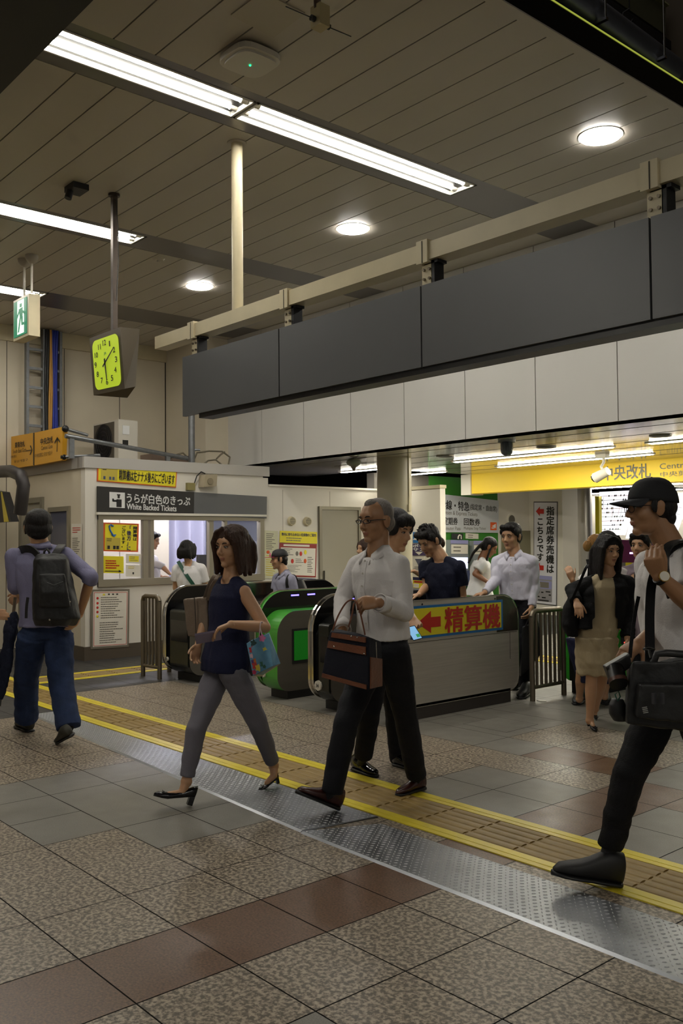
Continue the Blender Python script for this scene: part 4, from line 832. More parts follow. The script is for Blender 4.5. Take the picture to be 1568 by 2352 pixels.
YP = at(1216, 1300, x=XT).y
ph = MB(); pe = at(1291, 1200, y=YP).x; ph.box(XT-.1, pe, YP, YP+.5, 0, ZS, WHITE); struct('wall_hall_corner', ph)
c = q([(1226, 1152), (1281, 1152), (1279, 1392), (1226, 1386)], y=YP); t = poster('vertical_sign', 'tall white sign with black vertical Japanese writing and two red arrows', c, mat('vsign_edge', (96, 92, 96), .5), .01, .012)
p = MB(); i_ = sub(c, .03, .01, .97, .99); p.slab(i_, .002, mat('vsign_white', (222, 220, 228), .5), .016); p.build('sign_face', t)
text('lettering', '指\n定\n席\n券\n売\n機\nは', sub(i_, .56, .04, .9, .69), PINK, t, .02, .02); text('lettering', 'こ\nち\nら\nで\nす', sub(i_, .14, .16, .42, .58), PINK, t, .02, .02)
for v in (.04, .6):
    p = MB(); ar = sub(i_, .08, v, .44, v+.095); p.slab([bil(ar, 0, .5), bil(ar, .5, 0), bil(ar, .5, 1), bil(ar, 0, .5)], .002, PRED, .02); p.slab(sub(ar, .48, .25, 1, .75), .002, PRED, .02); p.build('arrow', t)
p = MB(); mq = sub(i_, .12, .725, .82, .98); p.slab(mq, .002, mat('photo_grey', (150, 146, 150), .5), .019); p.slab(sub(mq, 0, 0, 1, .14), .002, MATS['machine_lilac'], .021); p.slab(sub(mq, .02, .2, .98, .5), .002, MATS['machine_lilac'], .021); p.slab(sub(mq, .2, .24, .8, .46), .002, GREYINK, .023)
for u, v, w in ((.08, .62, .12), (.3, .62, .15), (.6, .58, .3), (.8, .7, .14), (.08, .8, .12), (.35, .82, .25), (.1, .93, .7)): p.slab(sub(mq, u, v, u+w, v+.05), .002, PINK, .023)
p.build('machine_picture', t)
# yellow Central Gate sign
YN = 11.97
z0n, z1n = at(1200, (1133*(1568-1200)+1108*(1200-1083))/485, y=YN).z, ZS
x0n = at(1083, 1110, y=YN).x
t = thing('gate_sign', 'wide yellow Central Gate sign board under the hall ceiling', 'sign', (x0n, YN, z0n))
p = MB(); p.box(x0n, 4, YN, YN+.3, z0n, z1n, emit('sign_yellow', (228, 192, 40), .2)); p.build('board', t)
p = MB(); p.box(x0n-.22, x0n-.001, YN-.03, YN+.3, z0n-.02, z1n, PAPER); p.build('end_cap', t)
def yq(x0, y0, x1, y1): a = at(x0, y0, y=YN); b = at(x1, y0, y=YN); d = at(x0, y1, y=YN); zt = a.z; return [Vector((a.x, YN, a.z)), Vector((b.x, YN, a.z)), Vector((b.x, YN, d.z)), Vector((a.x, YN, d.z))]
gi = mat('lettering_grey', (110, 108, 96), .5)
text('lettering', '中央改札', yq(1384, 1072, 1494, 1104), gi, t, .006, .008); text('lettering', 'Central Gate', yq(1515, 1065, 1640, 1078), gi, t, .006); text('lettering', '中央剪票口', yq(1516, 1084, 1620, 1096), gi, t, .006)
# hall strip lights
def hall_strip(label, a, b, yv, z, w=.11):
    x0, x1 = at(*a, y=yv).x, at(*b, y=yv).x
    z -= .001; t = thing('strip_light', label, 'ceiling light', ((x0+x1)/2, yv, z), 'hall strip lights'); p = MB(); p.box(x0, x1, yv-w/2, yv+w/2, z-.012, z, PAPER); p.build('housing', t); p = MB(); p.box(x0+.05, x1-.02, yv-w/2+.02, yv+w/2-.02, z-.02, z-.012, HALLM); p.build('lamp', t)
hall_strip('hall strip light nearest the white soffit above the yellow sign', (1040, 1060), (1408, 1027), 9.75, ZS)
hall_strip('hall strip light just in front of the yellow gate sign', (1140, 1072), (1500, 1048), 11.0, ZS)
hall_strip('hall strip light at the right edge beside a ceiling speaker', (1485, 1020), (1700, 1000), 9.75, ZS)
hall_strip('hall strip light left of the thick beige column', (782, 1085), (868, 1078), 9.7, ZS)
hall_strip('hall strip light right of the thick beige column', (930, 1092), (1022, 1083), 11.0, ZS)
hall_strip('hall strip light behind the lower edge of the yellow sign', (1205, 1130), (1568, 1112), 17.4, ZS, .3)
hall_strip('farthest hall strip light deep inside the hall', (1290, 1138), (1568, 1125), 19.5, ZS, .3)
for X in (-6, -2.5): strip_lamp(X-1.2, X+1.2, 14.2, 14.5, ZS-.16, 'added strip light, hidden behind the yellow sign, brightening the inner hall', HALLM, 'added inner hall strip lights', deep=.05)  # unseen lamps added to brighten the hall
# ceiling fittings of the hall
a = at(1163, 1010, z=ZS); t = thing('dome_camera', 'grey glass dome camera under the hall ceiling', 'camera', tuple(a)); p = MB(); p.cyl((a.x, a.y, ZS-.03), (a.x, a.y, ZS), .1, GALV, seg=20); p.build('base', t); p = MB(); p.cyl((a.x, a.y, ZS-.12), (a.x, a.y, ZS-.03), .07, mat('dome_glass', (90, 94, 98), .08, .3), seg=20); p.ell((a.x, a.y, ZS-.12), .07, MATS['dome_glass'], 18, 10); p.build('dome', t)
for px_, py_, l in ((1022, 1047, 'round ceiling speaker left of the dome camera'), (1254, 1026, 'round ceiling speaker between dome camera and bullet camera'), (1516, 1000, 'round ceiling speaker at the right edge of the hall ceiling')):
    a = at(px_, py_, z=ZS); t = thing('ceiling_speaker', l, 'speaker', tuple(a), 'round hall ceiling speakers'); p = MB(); p.cyl((a.x, a.y, ZS-.012), (a.x, a.y, ZS), .12, mat('speaker_ring', (120, 116, 104), .4, .5), seg=28); p.build('ring', t); p = MB(); p.cyl((a.x, a.y, ZS-.014), (a.x, a.y, ZS-.011), .095, mat('speaker_cone', (70, 66, 56), .6), seg=24); p.build('grille', t)
t = thing('bullet_camera', 'white bullet camera on a bracket before the yellow gate sign', 'camera', tuple(at(1386, 1035, z=ZS))); a = at(1384, 1040, y=10.6)
B_ = lambda x_, y_: at(x_, y_, y=10.6)
p = MB(); b = B_(1384, 1045); p.box(b.x-.09, b.x+.07, b.y-.05, b.y+.05, b.z-.04, b.z+.04, PAPER); p.build('base', t)
p = MB(); p.tube([B_(1386, 1050), B_(1386, 1062), B_(1380, 1072), B_(1384, 1080)], .02, PAPER, 8); p.tube([B_(1392, 1022), B_(1388, 1040)], .015, PAPER, 6); p.build('arm', t)
p = MB(); p.cyl(B_(1366, 1098), B_(1396, 1082), .07, PAPER, r1=.06, seg=16); p.cyl(B_(1363, 1100)+Vector((0, -.01, 0)), B_(1368, 1097)+Vector((0, -.01, 0)), .05, GLOSSBLK, seg=14); p.build('housing', t)
a = at(812, 1062, y=8.2); t = thing('emergency_light', 'greenish round emergency lamp hanging under the hall ceiling', 'lamp', tuple(a)); p = MB(); p.ell(a, (.1, .1, .06), mat('lamp_greenish', (150, 158, 140), .4), 16, 10); p.cyl(a, a+Vector((0, 0, .15)), .012, GREYINK); p.build('body', t); p = MB(); p.cyl(a+Vector((0, 0, -.12)), a+Vector((0, 0, -.04)), .012, GREYINK, r1=.05); p.build('nozzle', t)
# stainless column, yellow jamb, maps, purple machine
yc2 = 15.5
xa_, xb_ = at(1315, 1250, y=yc2).x, at(1361, 1250, y=yc2).x
p = MB(); p.cyl(((xa_+xb_)/2, yc2, 0), ((xa_+xb_)/2, yc2, ZS), (xb_-xa_)/2*.82, mat('column_steel', (150, 146, 140), .35, .9), seg=36); tag(p.build('steel_column'), 'round brushed steel column behind the woman in black jacket', 'column')
c = q([(1366, 1140), (1375, 1140), (1375, 1260), (1366, 1260)], y=16.5); c[2].z = c[3].z = 0; p = MB(); p.slab(c, .1, PYEL); tag(p.build('yellow_jamb'), 'narrow upright yellow strip between the steel column and the map boards', 'jamb')
mapm = emit('map_light', (236, 236, 246), 1.0)
def mapboard(label, pts, seed):
    c = q(pts, y=17.0); t = thing('route_map', label, 'map board', tuple(bil(c, .5, 1)), 'lit route maps'); p = MB(); p.slab(c, .1, mapm, 0); p.build('light_box', t); rnd = random.Random(seed)
    p = MB(); ml = [mat('map_ink_pink', (226, 150, 150), .5), GREYINK, mat('map_ink_green', (140, 190, 150), .5)]
    for k in range(9):
        v = .1+k*.095; u = rnd.uniform(.02, .15); p.slab(sub(c, u, v, rnd.uniform(.8, .97), v+.008), .003, ml[k % 3], .004)
        for j in range(5): u = rnd.uniform(.05, .9); p.slab(sub(c, u, v-.02, u+.03, v+.02), .003, PINK if j % 2 else GREYINK, .006)
    for k in range(5): u = rnd.uniform(.1, .9); v = rnd.uniform(.1, .6); p.slab(sub(c, u, v, u+.006, v+.25), .003, ml[k % 3], .004)
    p.build('route_lines', t)
mapboard('lit white route map board left of the capped man', [(1376, 1130), (1460, 1126), (1430, 1229), (1377, 1230)], 1)
mapboard('lit white route map board behind the capped man at the right edge', [(1463, 1126), (1572, 1160), (1545, 1236), (1436, 1237)], 2)
c = q([(1298, 1170), (1315, 1170), (1315, 1234), (1303, 1234)], y=17.0); c[0] = at(1313, 1195, y=17.0); t = thing('route_map', 'sliver of a lit board left of the steel column', 'map board', tuple(bil(c, .5, 1)), 'lit route maps'); p = MB(); p.slab(c, .1, mapm); p.build('light_box', t)
c = q([(1425, 1240), (1485, 1240), (1485, 1292), (1425, 1292)], y=16.8); t = thing('charge_machine', 'deep purple ticket charging machine under the map boards', 'ticket machine', tuple(bil(c, .5, 1))); p = MB(); p.slab(c, .3, mat('machine_purple', (96, 10, 80), .4)); c_ = [c[3], c[2], Vector((c[2].x, c[2].y, 0)), Vector((c[3].x, c[3].y, 0))]; p.slab(c_, .3, mat('machine_greylow', (110, 110, 118), .4)); p.build('cabinet', t)
p = MB(); p.slab(sub(c, .35, .55, .6, .62), .005, emit('purple_screen', (220, 190, 255), 3), .006); p.build('screen', t); text('lettering', 'チャージ', sub(c, .38, .06, .75, .2), GREYINK, t, .006)
p = MB(); c2 = q([(1436, 1292), (1458, 1345), (1450, 1345), (1433, 1345)], y=16.6); c2[1].z = c2[2].z = c2[3].z = 0; p.slab([c2[0], c2[0]+Vector((.3, 0, 0)), c2[1], c2[3]], .02, PYEL); tag(p.build('yellow_stand'), 'yellow slanted stand beside the purple machine', 'stand')
# ================================================================== PEOPLE
from mathutils.bvhtree import BVHTree
Z3 = Vector((0, 0, 1)); FWH = Vector((FW.x, FW.y, 0)).normalized(); RTH = Vector((RT.x, RT.y, 0)).normalized()
def heading(phi):     # 0 = towards picture left, 90 = towards the camera, 180 = picture right, 270 = away
    a = math.radians(phi); return (-math.cos(a)*RTH - math.sin(a)*FWH).normalized()
_rng = np.random.RandomState(3)
def folds(P, amp, k, seed, zs=1., warp=1.6):
    r = np.random.RandomState(seed); out = np.zeros(len(P))
    for i in range(6):
        d = r.normal(size=3); d[2] *= zs; d /= np.linalg.norm(d); w = 2.6*k*(.6+.9*r.rand()); d2 = r.normal(size=3); d2 /= np.linalg.norm(d2)
        ph = P@d*w + warp*np.sin(P@d2*w*.45+r.rand()*6)+r.rand()*6
        out += np.abs(np.sin(ph*.5))**.8
    o = out/6-.62; return (np.sign(o)*np.abs(o/.18)**1.3*.3)*amp*1.3
def organic(name, mb, vox, mats, parent=None, smooth=6, amp=0., k=30., seed=1, zs=1., pick=None, decim=0.):
    o = mb.build(name+'_raw'); m = o.modifiers.new('r', 'REMESH'); m.mode = 'VOXEL'; m.voxel_size = vox; m.use_smooth_shade = True
    if smooth: s = o.modifiers.new('s', 'SMOOTH'); s.factor = .5; s.iterations = smooth
    dg = bpy.context.evaluated_depsgraph_get(); me = bpy.data.meshes.new_from_object(o.evaluated_get(dg)); rawm = o.data
    bpy.data.objects.remove(o); bpy.data.meshes.remove(rawm); me.name = name
    n = len(me.vertices); P = np.empty(n*3, np.float32); me.vertices.foreach_get('co', P); P = P.reshape(-1, 3)
    if amp:
        N = np.empty(n*3, np.float32); me.vertex_normals.foreach_get('vector', N); N = N.reshape(-1, 3)
        P = P+N*folds(P.astype(float), amp, k, seed, zs, .5 if name == 'hair' else 1.6)[:, None].astype(np.float32); me.vertices.foreach_set('co', P.ravel()); me.update()
    me.materials.clear()
    for m_ in mats: me.materials.append(m_)
    if pick is not None:
        C = np.empty(len(me.polygons)*3, np.float32); me.polygons.foreach_get('center', C); idx = pick(C.reshape(-1, 3).astype(float)).astype(np.int32)
        me.polygons.foreach_set('material_index', idx)
    me.polygons.foreach_set('use_smooth', np.ones(len(me.polygons), bool)); me.update()
    ob = bpy.data.objects.new(name, me); COL.objects.link(ob)
    if parent: ob.parent = parent; ob.matrix_parent_inverse = parent.matrix_world.inverted()
    return ob
def bvh_of(o):
    me = o.data; return BVHTree.FromPolygons([v.co for v in me.vertices], [tuple(p.vertices) for p in me.polygons])
DUM = BLACK
def cap(mb, a, b, ra, rb=None, seg=14):
    rb = ra if rb is None else rb; mb.cyl(a, b, ra, DUM, rb, seg); mb.ell(a, ra, DUM, seg, 8); mb.ell(b, rb, DUM, seg, 8)
def loft(mb, rings, seg=24, m=None, smooth=True):
    """rings: (centre, side vec, front vec, half width, half depth)"""
    vs = []
    for c, s, f, w, d in rings:
        for k in range(seg):
            t = 2*PI*k/seg; ct, st = math.cos(t), math.sin(t)
            ct = math.copysign(abs(ct)**.85, ct); st = math.copysign(abs(st)**.85, st); vs.append(c+s*(w*ct)+f*(d*st))
    n = len(rings); fs = [(i*seg+k, i*seg+(k+1) % seg, (i+1)*seg+(k+1) % seg, (i+1)*seg+k) for i in range(n-1) for k in range(seg)]
    mb.add(vs, fs+[tuple(range(seg))[::-1], tuple(range((n-1)*seg, n*seg))], m or DUM, smooth)
def hand(mb, w, d, n, side, curl=25, s=1., spread=1., thumb=40):
    """w wrist, d pointing direction, n back-of-hand normal, side=+1 thumb lies at d x n"""
    d = d.normalized(); n = (n-d*n.dot(d)).normalized(); t = d.cross(n)*side
    pc = w+d*.045*s; loft(mb, [(w+d*x*s, t, n, wd*s, th*s) for x, wd, th in ((-.02, .024, .019), (0, .026, .017), (.03, .036, .0155), (.065, .041, .014), (.085, .038, .011))], 16)
    tips = []
    for i, (off, ln) in enumerate(((.030, .92), (.0105, 1.), (-.009, .95), (-.028, .78))):
        p = w+d*(.080-.004*abs(i-1))*s+t*off*s; a = math.radians(curl*.8); dd = d+t*(off*2.2*spread)
        dd = dd.normalized(); r_ = .0092*s
        for L_, k in ((.043, 1.), (.026, 1.2), (.021, .9)):
            dd = (dd*math.cos(a)-n*math.sin(a)).normalized(); q_ = p+dd*L_*ln*s; cap(mb, p, q_, r_, r_*.92, 8); p = q_; r_ *= .92; a = math.radians(curl*k)
        tips.append(p)
    p = w+d*.02*s+t*.028*s-n*.004*s; dd = (d*math.cos(math.radians(thumb))+t*math.sin(math.radians(thumb))-n*.35).normalized(); r_ = .0115*s
    for L_ in (.04, .03, .024):
        q_ = p+dd*L_*s; cap(mb, p, q_, r_, r_*.9, 8); p = q_; r_ *= .9; dd = (dd*math.cos(math.radians(curl*.35))+(-n*.6-t*.5)*math.sin(math.radians(curl*.35))+d*.12).normalized()
    return tips
SKIN = mat('skin', (192, 148, 112), .45, ns=14, na=.05); SKIN.node_tree.nodes['Principled BSDF'].inputs['Subsurface Weight'].default_value = .08; SKIN.node_tree.nodes['Principled BSDF'].inputs['Subsurface Radius'].default_value = (.02, .008, .004)
SKIND = mat('skin_tan', (160, 118, 84), .45, ns=14, na=.05); LIPS = mat('lip', (158, 104, 84), .45); SKINW = mat('skin_brown', (146, 98, 68), .45, ns=14, na=.05)
EYEW = mat('eye_white', (150, 140, 128), .4); EYED = mat('eye_dark', (26, 18, 14), .15); BROW = mat('eyebrow', (38, 28, 22), .8)
def hairmat(name, rgb, rough=.5):
    return mat(name, rgb, rough, bump=.9, bs=60, stretch=(3, 3, .5), ns=50, na=.35, spec=.3)
HBLACK = hairmat('hair_black', (22, 18, 17)); HBROWN = hairmat('hair_brown', (58, 36, 24)); HGREY = hairmat('hair_grey', (126, 118, 110), .6); HBLOND = hairmat('hair_blond', (150, 108, 58))
SOCK = mat('sock_dark', (24, 24, 28), .8)
class Person: pass
def H(P, v):   # head space (x = person's right, y = forward, z = up) to world
    return P.hc+(P.hr*v[0]+P.hf*v[1]+P.hu*v[2])*P.hs
def head_prims(P, mb, fem):
    R3 = Matrix((P.hr, P.hf, P.hu)).transposed(); s = P.hs
    def E_(c, r, rot=None): mb.ell(H(P, c), Vector(r)*s, DUM, 20, 14, R3 if rot is None else R3 @ rot)
    E_((0, -.014, .035), (.0755, .094, .083)); E_((0, .018, -.022), (.063, .066, .086)); E_((0, .018, -.068), (.05 if fem else .055, .056, .044)); E_((0, .058, -.096), (.021 if fem else .026, .02, .018))
    for x in (-1, 1):
        E_((x*.036, .047, -.026), (.026, .026, .03)); E_((x*.08, -.008, -.006), (.009, .02, .032), Matrix.Rotation(.2*x, 3, 'Z')); E_((x*.085, -.012, .006), (.008, .017, .022)); E_((x*.011, .088, -.032), (.0085, .009, .0075))
        E_((x*.03, .068, .023), (.024, .012, .008))
    E_((0, .064, .03), (.05, .02, .03))
    cap(mb, H(P, (0, .077, .012)), H(P, (0, .096, -.026)), .0075*s, .0115*s, 10)
    E_((0, .077, -.057), (.019, .0095, .0055)); E_((0, .075, -.066), (.016, .0095, .006))
    cap(mb, H(P, (0, -.022, -.05)), P.neck+Z3*.01, (.046 if fem else .054)*s, (.05 if fem else .06)*s, 18)
def face_bits(P, t, brow=BROW, closed=0.):
    R3 = Matrix((P.hr, P.hf, P.hu)).transposed(); s = P.hs
    for x in (-1, 1):
        p = MB(); p.ell(H(P, (x*.031, .0745, .003)), Vector((.0135, .0055, .005*(1-closed)))*s, EYEW, 14, 8, R3); p.build('eye', t)
        p = MB(); p.ell(H(P, (x*.030, .0775, .003)), Vector((.0062, .0035, .0056*(1-closed)))*s, EYED, 12, 8, R3)
        p.tube([H(P, v) for v in ((x*.0165, .0765, .0035), (x*.023, .0795, .0088), (x*.032, .079, .0095), (x*.041, .074, .0075), (x*.046, .069, .004))], .0014*s, EYED, 6); p.build('eyelid', t)
        p = MB(); p.tube([H(P, v) for v in ((x*.014, .085, .022), (x*.024, .0855, .027), (x*.036, .081, .0275), (x*.047, .071, .023))], [.0022*s, .0034*s, .003*s, .0012*s], brow, 6); p.build('eyebrow', t)
def mk_head(P, px, py, D, phi, pitch=0., roll=0., size=.235):
    P.hc = at(px, py, d=D); f = heading(phi); P.hs = size/.235
    f = (f*math.cos(math.radians(pitch))+Z3*math.sin(math.radians(pitch))).normalized(); r = f.cross(Z3).normalized(); u = r.cross(f)
    a = math.radians(roll); P.hr = r*math.cos(a)+u*math.sin(a); P.hu = u*math.cos(a)-r*math.sin(a); P.hf = f
def hair(P, t, style, m, vox=.006):
    mb = MB(); R3 = Matrix((P.hr, P.hf, P.hu)).transposed(); s = P.hs
    def E_(c, r, rot=None): mb.ell(H(P, c), Vector(r)*s, DUM, 20, 14, R3 if rot is None else R3 @ rot)
    amp, k = .006, 90
    if style == 'buzz': E_((0, -.03, .04), (.080, .083, .083)); E_((0, -.05, -.005), (.076, .052, .06)); amp, k = .0015, 200
    elif style == 'receding': E_((0, -.026, .04), (.0795, .085, .084)); E_((0, -.055, -.01), (.077, .05, .06)); E_((0, .018, .088), (.04, .045, .032)); amp, k = .0015, 200
    elif style in ('short', 'spiky', 'bowl'):
        E_((0, -.02, .052), (.086, .096, .082)); E_((0, -.045, .0), (.084, .062, .075)); E_((0, -.065, -.04), (.06, .035, .035))
        if style == 'bowl':
            E_((0, .05, .07), (.07, .045, .04)); [E_((x, .066, .06), (.02, .024, .03)) for x in (-.045, -.015, .015, .045)]
            for x in (-1, 1): E_((x*.072, .02, .02), (.02, .045, .045)); E_((x*.078, -.01, .0), (.012, .03, .04))
        else:
            for x in (-1, 1): E_((x*.074, .015, .045), (.016, .04, .035)); E_((x*.078, .008, .015), (.008, .014, .03))
            for x in (-.04, -.01, .02, .045): E_((x, .058, .088), (.024, .034, .026))
        if style == 'spiky':
            r = random.Random(5)
            for i in range(60):
                a = r.uniform(0, 2*PI); b = r.uniform(0, .95); d = Vector((math.cos(a)*math.sin(b), math.sin(a)*math.sin(b), math.cos(b))); c = Vector((0, -.02, .052)); p0 = c+Vector((d.x*.078, d.y*.088, d.z*.074)); p1 = c+Vector((d.x*.1, d.y*.112+.012, d.z*.1+.004)); mb.cyl(H(P, p0), H(P, p1), .011*s, DUM, .002*s, 7)
    elif style in ('bob', 'shoulder', 'long', 'back_bob'):
        E_((0, -.02, .05), (.088, .098, .084)); E_((0, -.05, -.01), (.088, .062, .085))
        low = {'bob': -.09, 'back_bob': -.10, 'shoulder': -.155, 'long': -.24}[style]
        for x in (-1, 1):
            for j in range(7):
                u = j/6; y0 = .045-.125*u; x0 = x*(.082-.02*u*u)
                mb.tube([H(P, v) for v in ((x0*.75, y0+.01, .085), (x0*1.04, y0+.008, .03), (x0*1.04, y0-.004, -.03), (x0*(1.02+.05*(u < .5)), y0-.012, low*.6), (x0*(1.02+.16*(style == 'shoulder')), y0-.016+.012*(j % 2), low+.012*math.sin(j*2.1)))], [.016*s, .02*s, .02*s, .019*s, .011*s], DUM, 8)
        for j in range(9):
            x0 = -.07+.0175*j; mb.tube([H(P, v) for v in ((x0*.7, -.08, .06), (x0, -.108, .0), (x0*1.05, -.105, low*.5), (x0*1.1, -.09, low))], [.02*s, .022*s, .024*s, .014*s], DUM, 8)
        if style == 'shoulder':
            for x in (-1, 1):
                for j in range(4): mb.tube([H(P, v) for v in ((-.01+x*.01, .058-.006*j, .112-.008*j), (x*.04, .075-.004*j, .09-.01*j), (x*.068, .064-.008*j, .05-.012*j), (x*.082, .04-.01*j, .01-.015*j))], [.012*s, .015*s, .015*s, .012*s], DUM, 8)
        elif style == 'long':
            for x in (-1, 1):
                for j in range(4): mb.tube([H(P, v) for v in ((x*.004, .055-.01*j, .118-.006*j), (x*.045, .06-.006*j, .095-.01*j), (x*.074, .045-.01*j, .045-.012*j), (x*.085, .032-.01*j, -.01))], [.012*s, .014*s, .014*s, .012*s], DUM, 8)
        amp, k = .007, 110
    elif style == 'braids':
        E_((0, -.02, .048), (.084, .095, .08)); E_((0, -.05, -.01), (.08, .055, .07))
        for j in range(7): x0 = -.07+.023*j; mb.tube([H(P, v) for v in ((x0*.7, -.08, .04), (x0, -.11, -.03), (x0*.9, -.14, -.16), (x0*.8, -.13, -.30))], [.02*s, .02*s, .018*s, .012*s], DUM, 8)
        for j in range(2): mb.tube([H(P, v) for v in ((.07, .0+.02*j, .02), (.082, .02+.015*j, -.08), (.08, .04+.02*j, -.2), (.07, .05+.02*j, -.3))], .007*s, DUM, 6)
    elif style == 'bun': E_((0, -.02, .048), (.083, .095, .08)); E_((0, -.05, -.01), (.08, .055, .065)); E_((0, -.13, .0), (.045, .045, .06)); amp = .01
    elif style == 'undercap': E_((0, -.04, .0), (.082, .07, .06)); E_((0, -.066, -.045), (.058, .036, .04)); [E_((x*.077, .008, .006), (.009, .02, .03)) for x in (-1, 1)]; amp, k = .002, 160
    return organic('hair', mb, vox*.85, [m], t, 2, amp*.45, k*.75, 5, .06)
def cap_hat(P, t, m, mb_brim, logo=None, flat=False):
    mb = MB(); R3 = Matrix((P.hr, P.hf, P.hu)).transposed(); s = P.hs
    vs = []; seg = 28; n = 9
    for j in range(n):
        ph = j/(n-1)*PI*.5; rr_ = math.cos(ph)**(.75); z = .033+.092*math.sin(ph)
        for k in range(seg):
            a = 2*PI*k/seg; vs.append(H(P, (.0855*rr_*math.cos(a), -.016+.1035*rr_*math.sin(a), z-(.02 if not flat else .0)*(1-math.sin(ph))*(.5-.5*math.sin(a)))))
    mb.add(vs, [(j*seg+k, j*seg+(k+1) % seg, (j+1)*seg+(k+1) % seg, (j+1)*seg+k) for j in range(n-1) for k in range(seg)], m, True)
    mb.ell(H(P, (0, -.014, .121)), .006*s, m, 8, 6); c = mb.build('cap_crown', t); sm = c.modifiers.new('s', 'SOLIDIFY'); sm.thickness = .003
    b = MB(); rows = 7; cols = 15; vs = []
    for sgn in (1, -1):
        for i in range(rows):
            for k in range(cols):
                u = k/(cols-1)*2-1; v = i/(rows-1); a = u*1.15; x = .084*math.sin(a); y = -.016+.102*math.cos(a); L_ = .082*(1-.55*u*u)*v
                vs.append(H(P, (x*(1-.12*v), y+L_, .036+(0 if flat else -.012*v-.022*u*u*v)+sgn*.0018)))
    fs = [(i*cols+k, i*cols+k+1, (i+1)*cols+k+1, (i+1)*cols+k) for i in range(rows-1) for k in range(cols-1)]; N_ = rows*cols
    fs += [tuple(x+N_ for x in f)[::-1] for f in fs]; ed = [(rows-1)*cols+k for k in range(cols)]; fs += [(ed[k], ed[k+1], ed[k+1]+N_, ed[k]+N_) for k in range(cols-1)]
    b.add(vs, fs, mb_brim, True); b.build('cap_brim', t)
    if logo:
        l = MB()
        l.tube([H(P, v) for v in ((-.02, .098, .055), (0, .093, .085), (.02, .098, .07), (0, .105, .045), (-.02, .098, .055))], .004*s, logo, 6); l.tube([H(P, v) for v in ((-.01, .1, .05), (.005, .099, .075))], .006*s, logo, 6); l.build('cap_mark', t)
def glasses(P, t, m, round_=False, s_=.0015):
    p = MB(); s = P.hs
    for x in (-1, 1):
        w, h = (.022, .019) if round_ else (.024, .012)
        p.tube([H(P, (x*.032+w*math.cos(a), .097-.01*abs(x*.032+w*math.cos(a))/.05, .001+h*math.sin(a) if not (not round_ and math.sin(a) < -.3) else .001+h*math.sin(a)*.8)) for a in np.linspace(0, 2*PI, 21)], s_*s, m, 6)
        p.tube([H(P, v) for v in ((x*.056, .09, .006), (x*.074, .05, .008), (x*.084, .0, .006), (x*.084, -.015, -.004))], s_*1.2*s, m, 6)
    p.tube([H(P, v) for v in ((-.01, .096, .004), (0, .099, .006), (.01, .096, .004))], s_*s, m, 6); return p.build('glasses', t)
def shoe(t, heel, toe, up, kind, m, sole=None):
    """heel/toe: points on the under side of the shoe"""
    d = (toe-heel); L_ = d.length; d.normalize(); up = (up-d*up.dot(d)).normalized(); s = d.cross(up); W_ = L_/.27
    if kind == 'pump':
        hh = .055*W_; mb = MB(); rings = []
        for x, w, h, z in ((.0, .026, .04, hh*.95), (.12, .031, .034, hh*.9), (.3, .03, .026, hh*.6), (.5, .034, .022, hh*.3), (.65, .039, .022, hh*.06), (.8, .036, .02, 0), (.92, .024, .018, 0), (1., .008, .01, 0)):
            rings.append((heel+d*x*L_+up*(z+h*W_), s, up, w*W_, h*W_))
        loft(mb, rings, 16, m); ob = mb.build('shoe', t)
        k = MB(); k.hexa([heel+d*a*L_+s*b*W_+up*z for z in (0, hh+.02) for a, b in ((.0, -.02), (.0, .02), (.13, .02), (.13, -.02))], m); k.build('heel', ob)
        b = MB(); b.tube([heel+d*.8*L_+up*.045*W_+s*x_ for x_ in (-.02, 0, .02)], .004, mat('shoe_bow', (60, 56, 54), .3), 6); b.build('bow', ob)
        return ob
    mb = MB(); hi = {'oxford': .088, 'sneaker': .09, 'boot': .105}[kind]; rings = []
    for x, w, h in ((0, .024, hi*.85), (.04, .036, hi*1.1), (.25, .039, hi*1.1), (.36, .038, hi*.98), (.5, .039, hi*.74), (.64, .043, hi*.56), (.78, .041, hi*.46), (.92, .029, hi*.36), (1., .01, .016)):
        rings.append((heel+d*x*L_+up*(.014+h*W_/2), s, up, w*W_, h*W_/2))
    loft(mb, rings, 18, m); ob = mb.build('shoe', t); so = MB(); rings = [(heel+d*x*L_+up*.009, s, up, w*W_, .011) for x, w in ((-.01, .02), (.04, .036), (.25, .037), (.45, .036), (.65, .046), (.85, .042), (.96, .026), (1.02, .01))]
    loft(so, rings, 16, sole or BLACK); so.build('sole', ob)
    la = MB()
    for x in (.38, .45, .52, .59): h = hi*(.95-.8*(x-.3)); la.tube([heel+d*x*L_+s*a*W_+up*(.016+(hi*(1.12-1.02*x))*W_-abs(a)*.5) for a in (-.02, 0, .02)], .0028, BLACK if kind != 'sneaker' else mat('lace', (120, 116, 90), .6), 6)
    la.build('laces', ob); return ob
def limb(mb, pts, rs, seg=16):
    for i in range(len(pts)-1): mb.cyl(pts[i], pts[i+1], rs[i], DUM, rs[i+1], seg)
    for i in range(1, len(pts)-1): mb.ell(pts[i], rs[i], DUM, seg, 10)
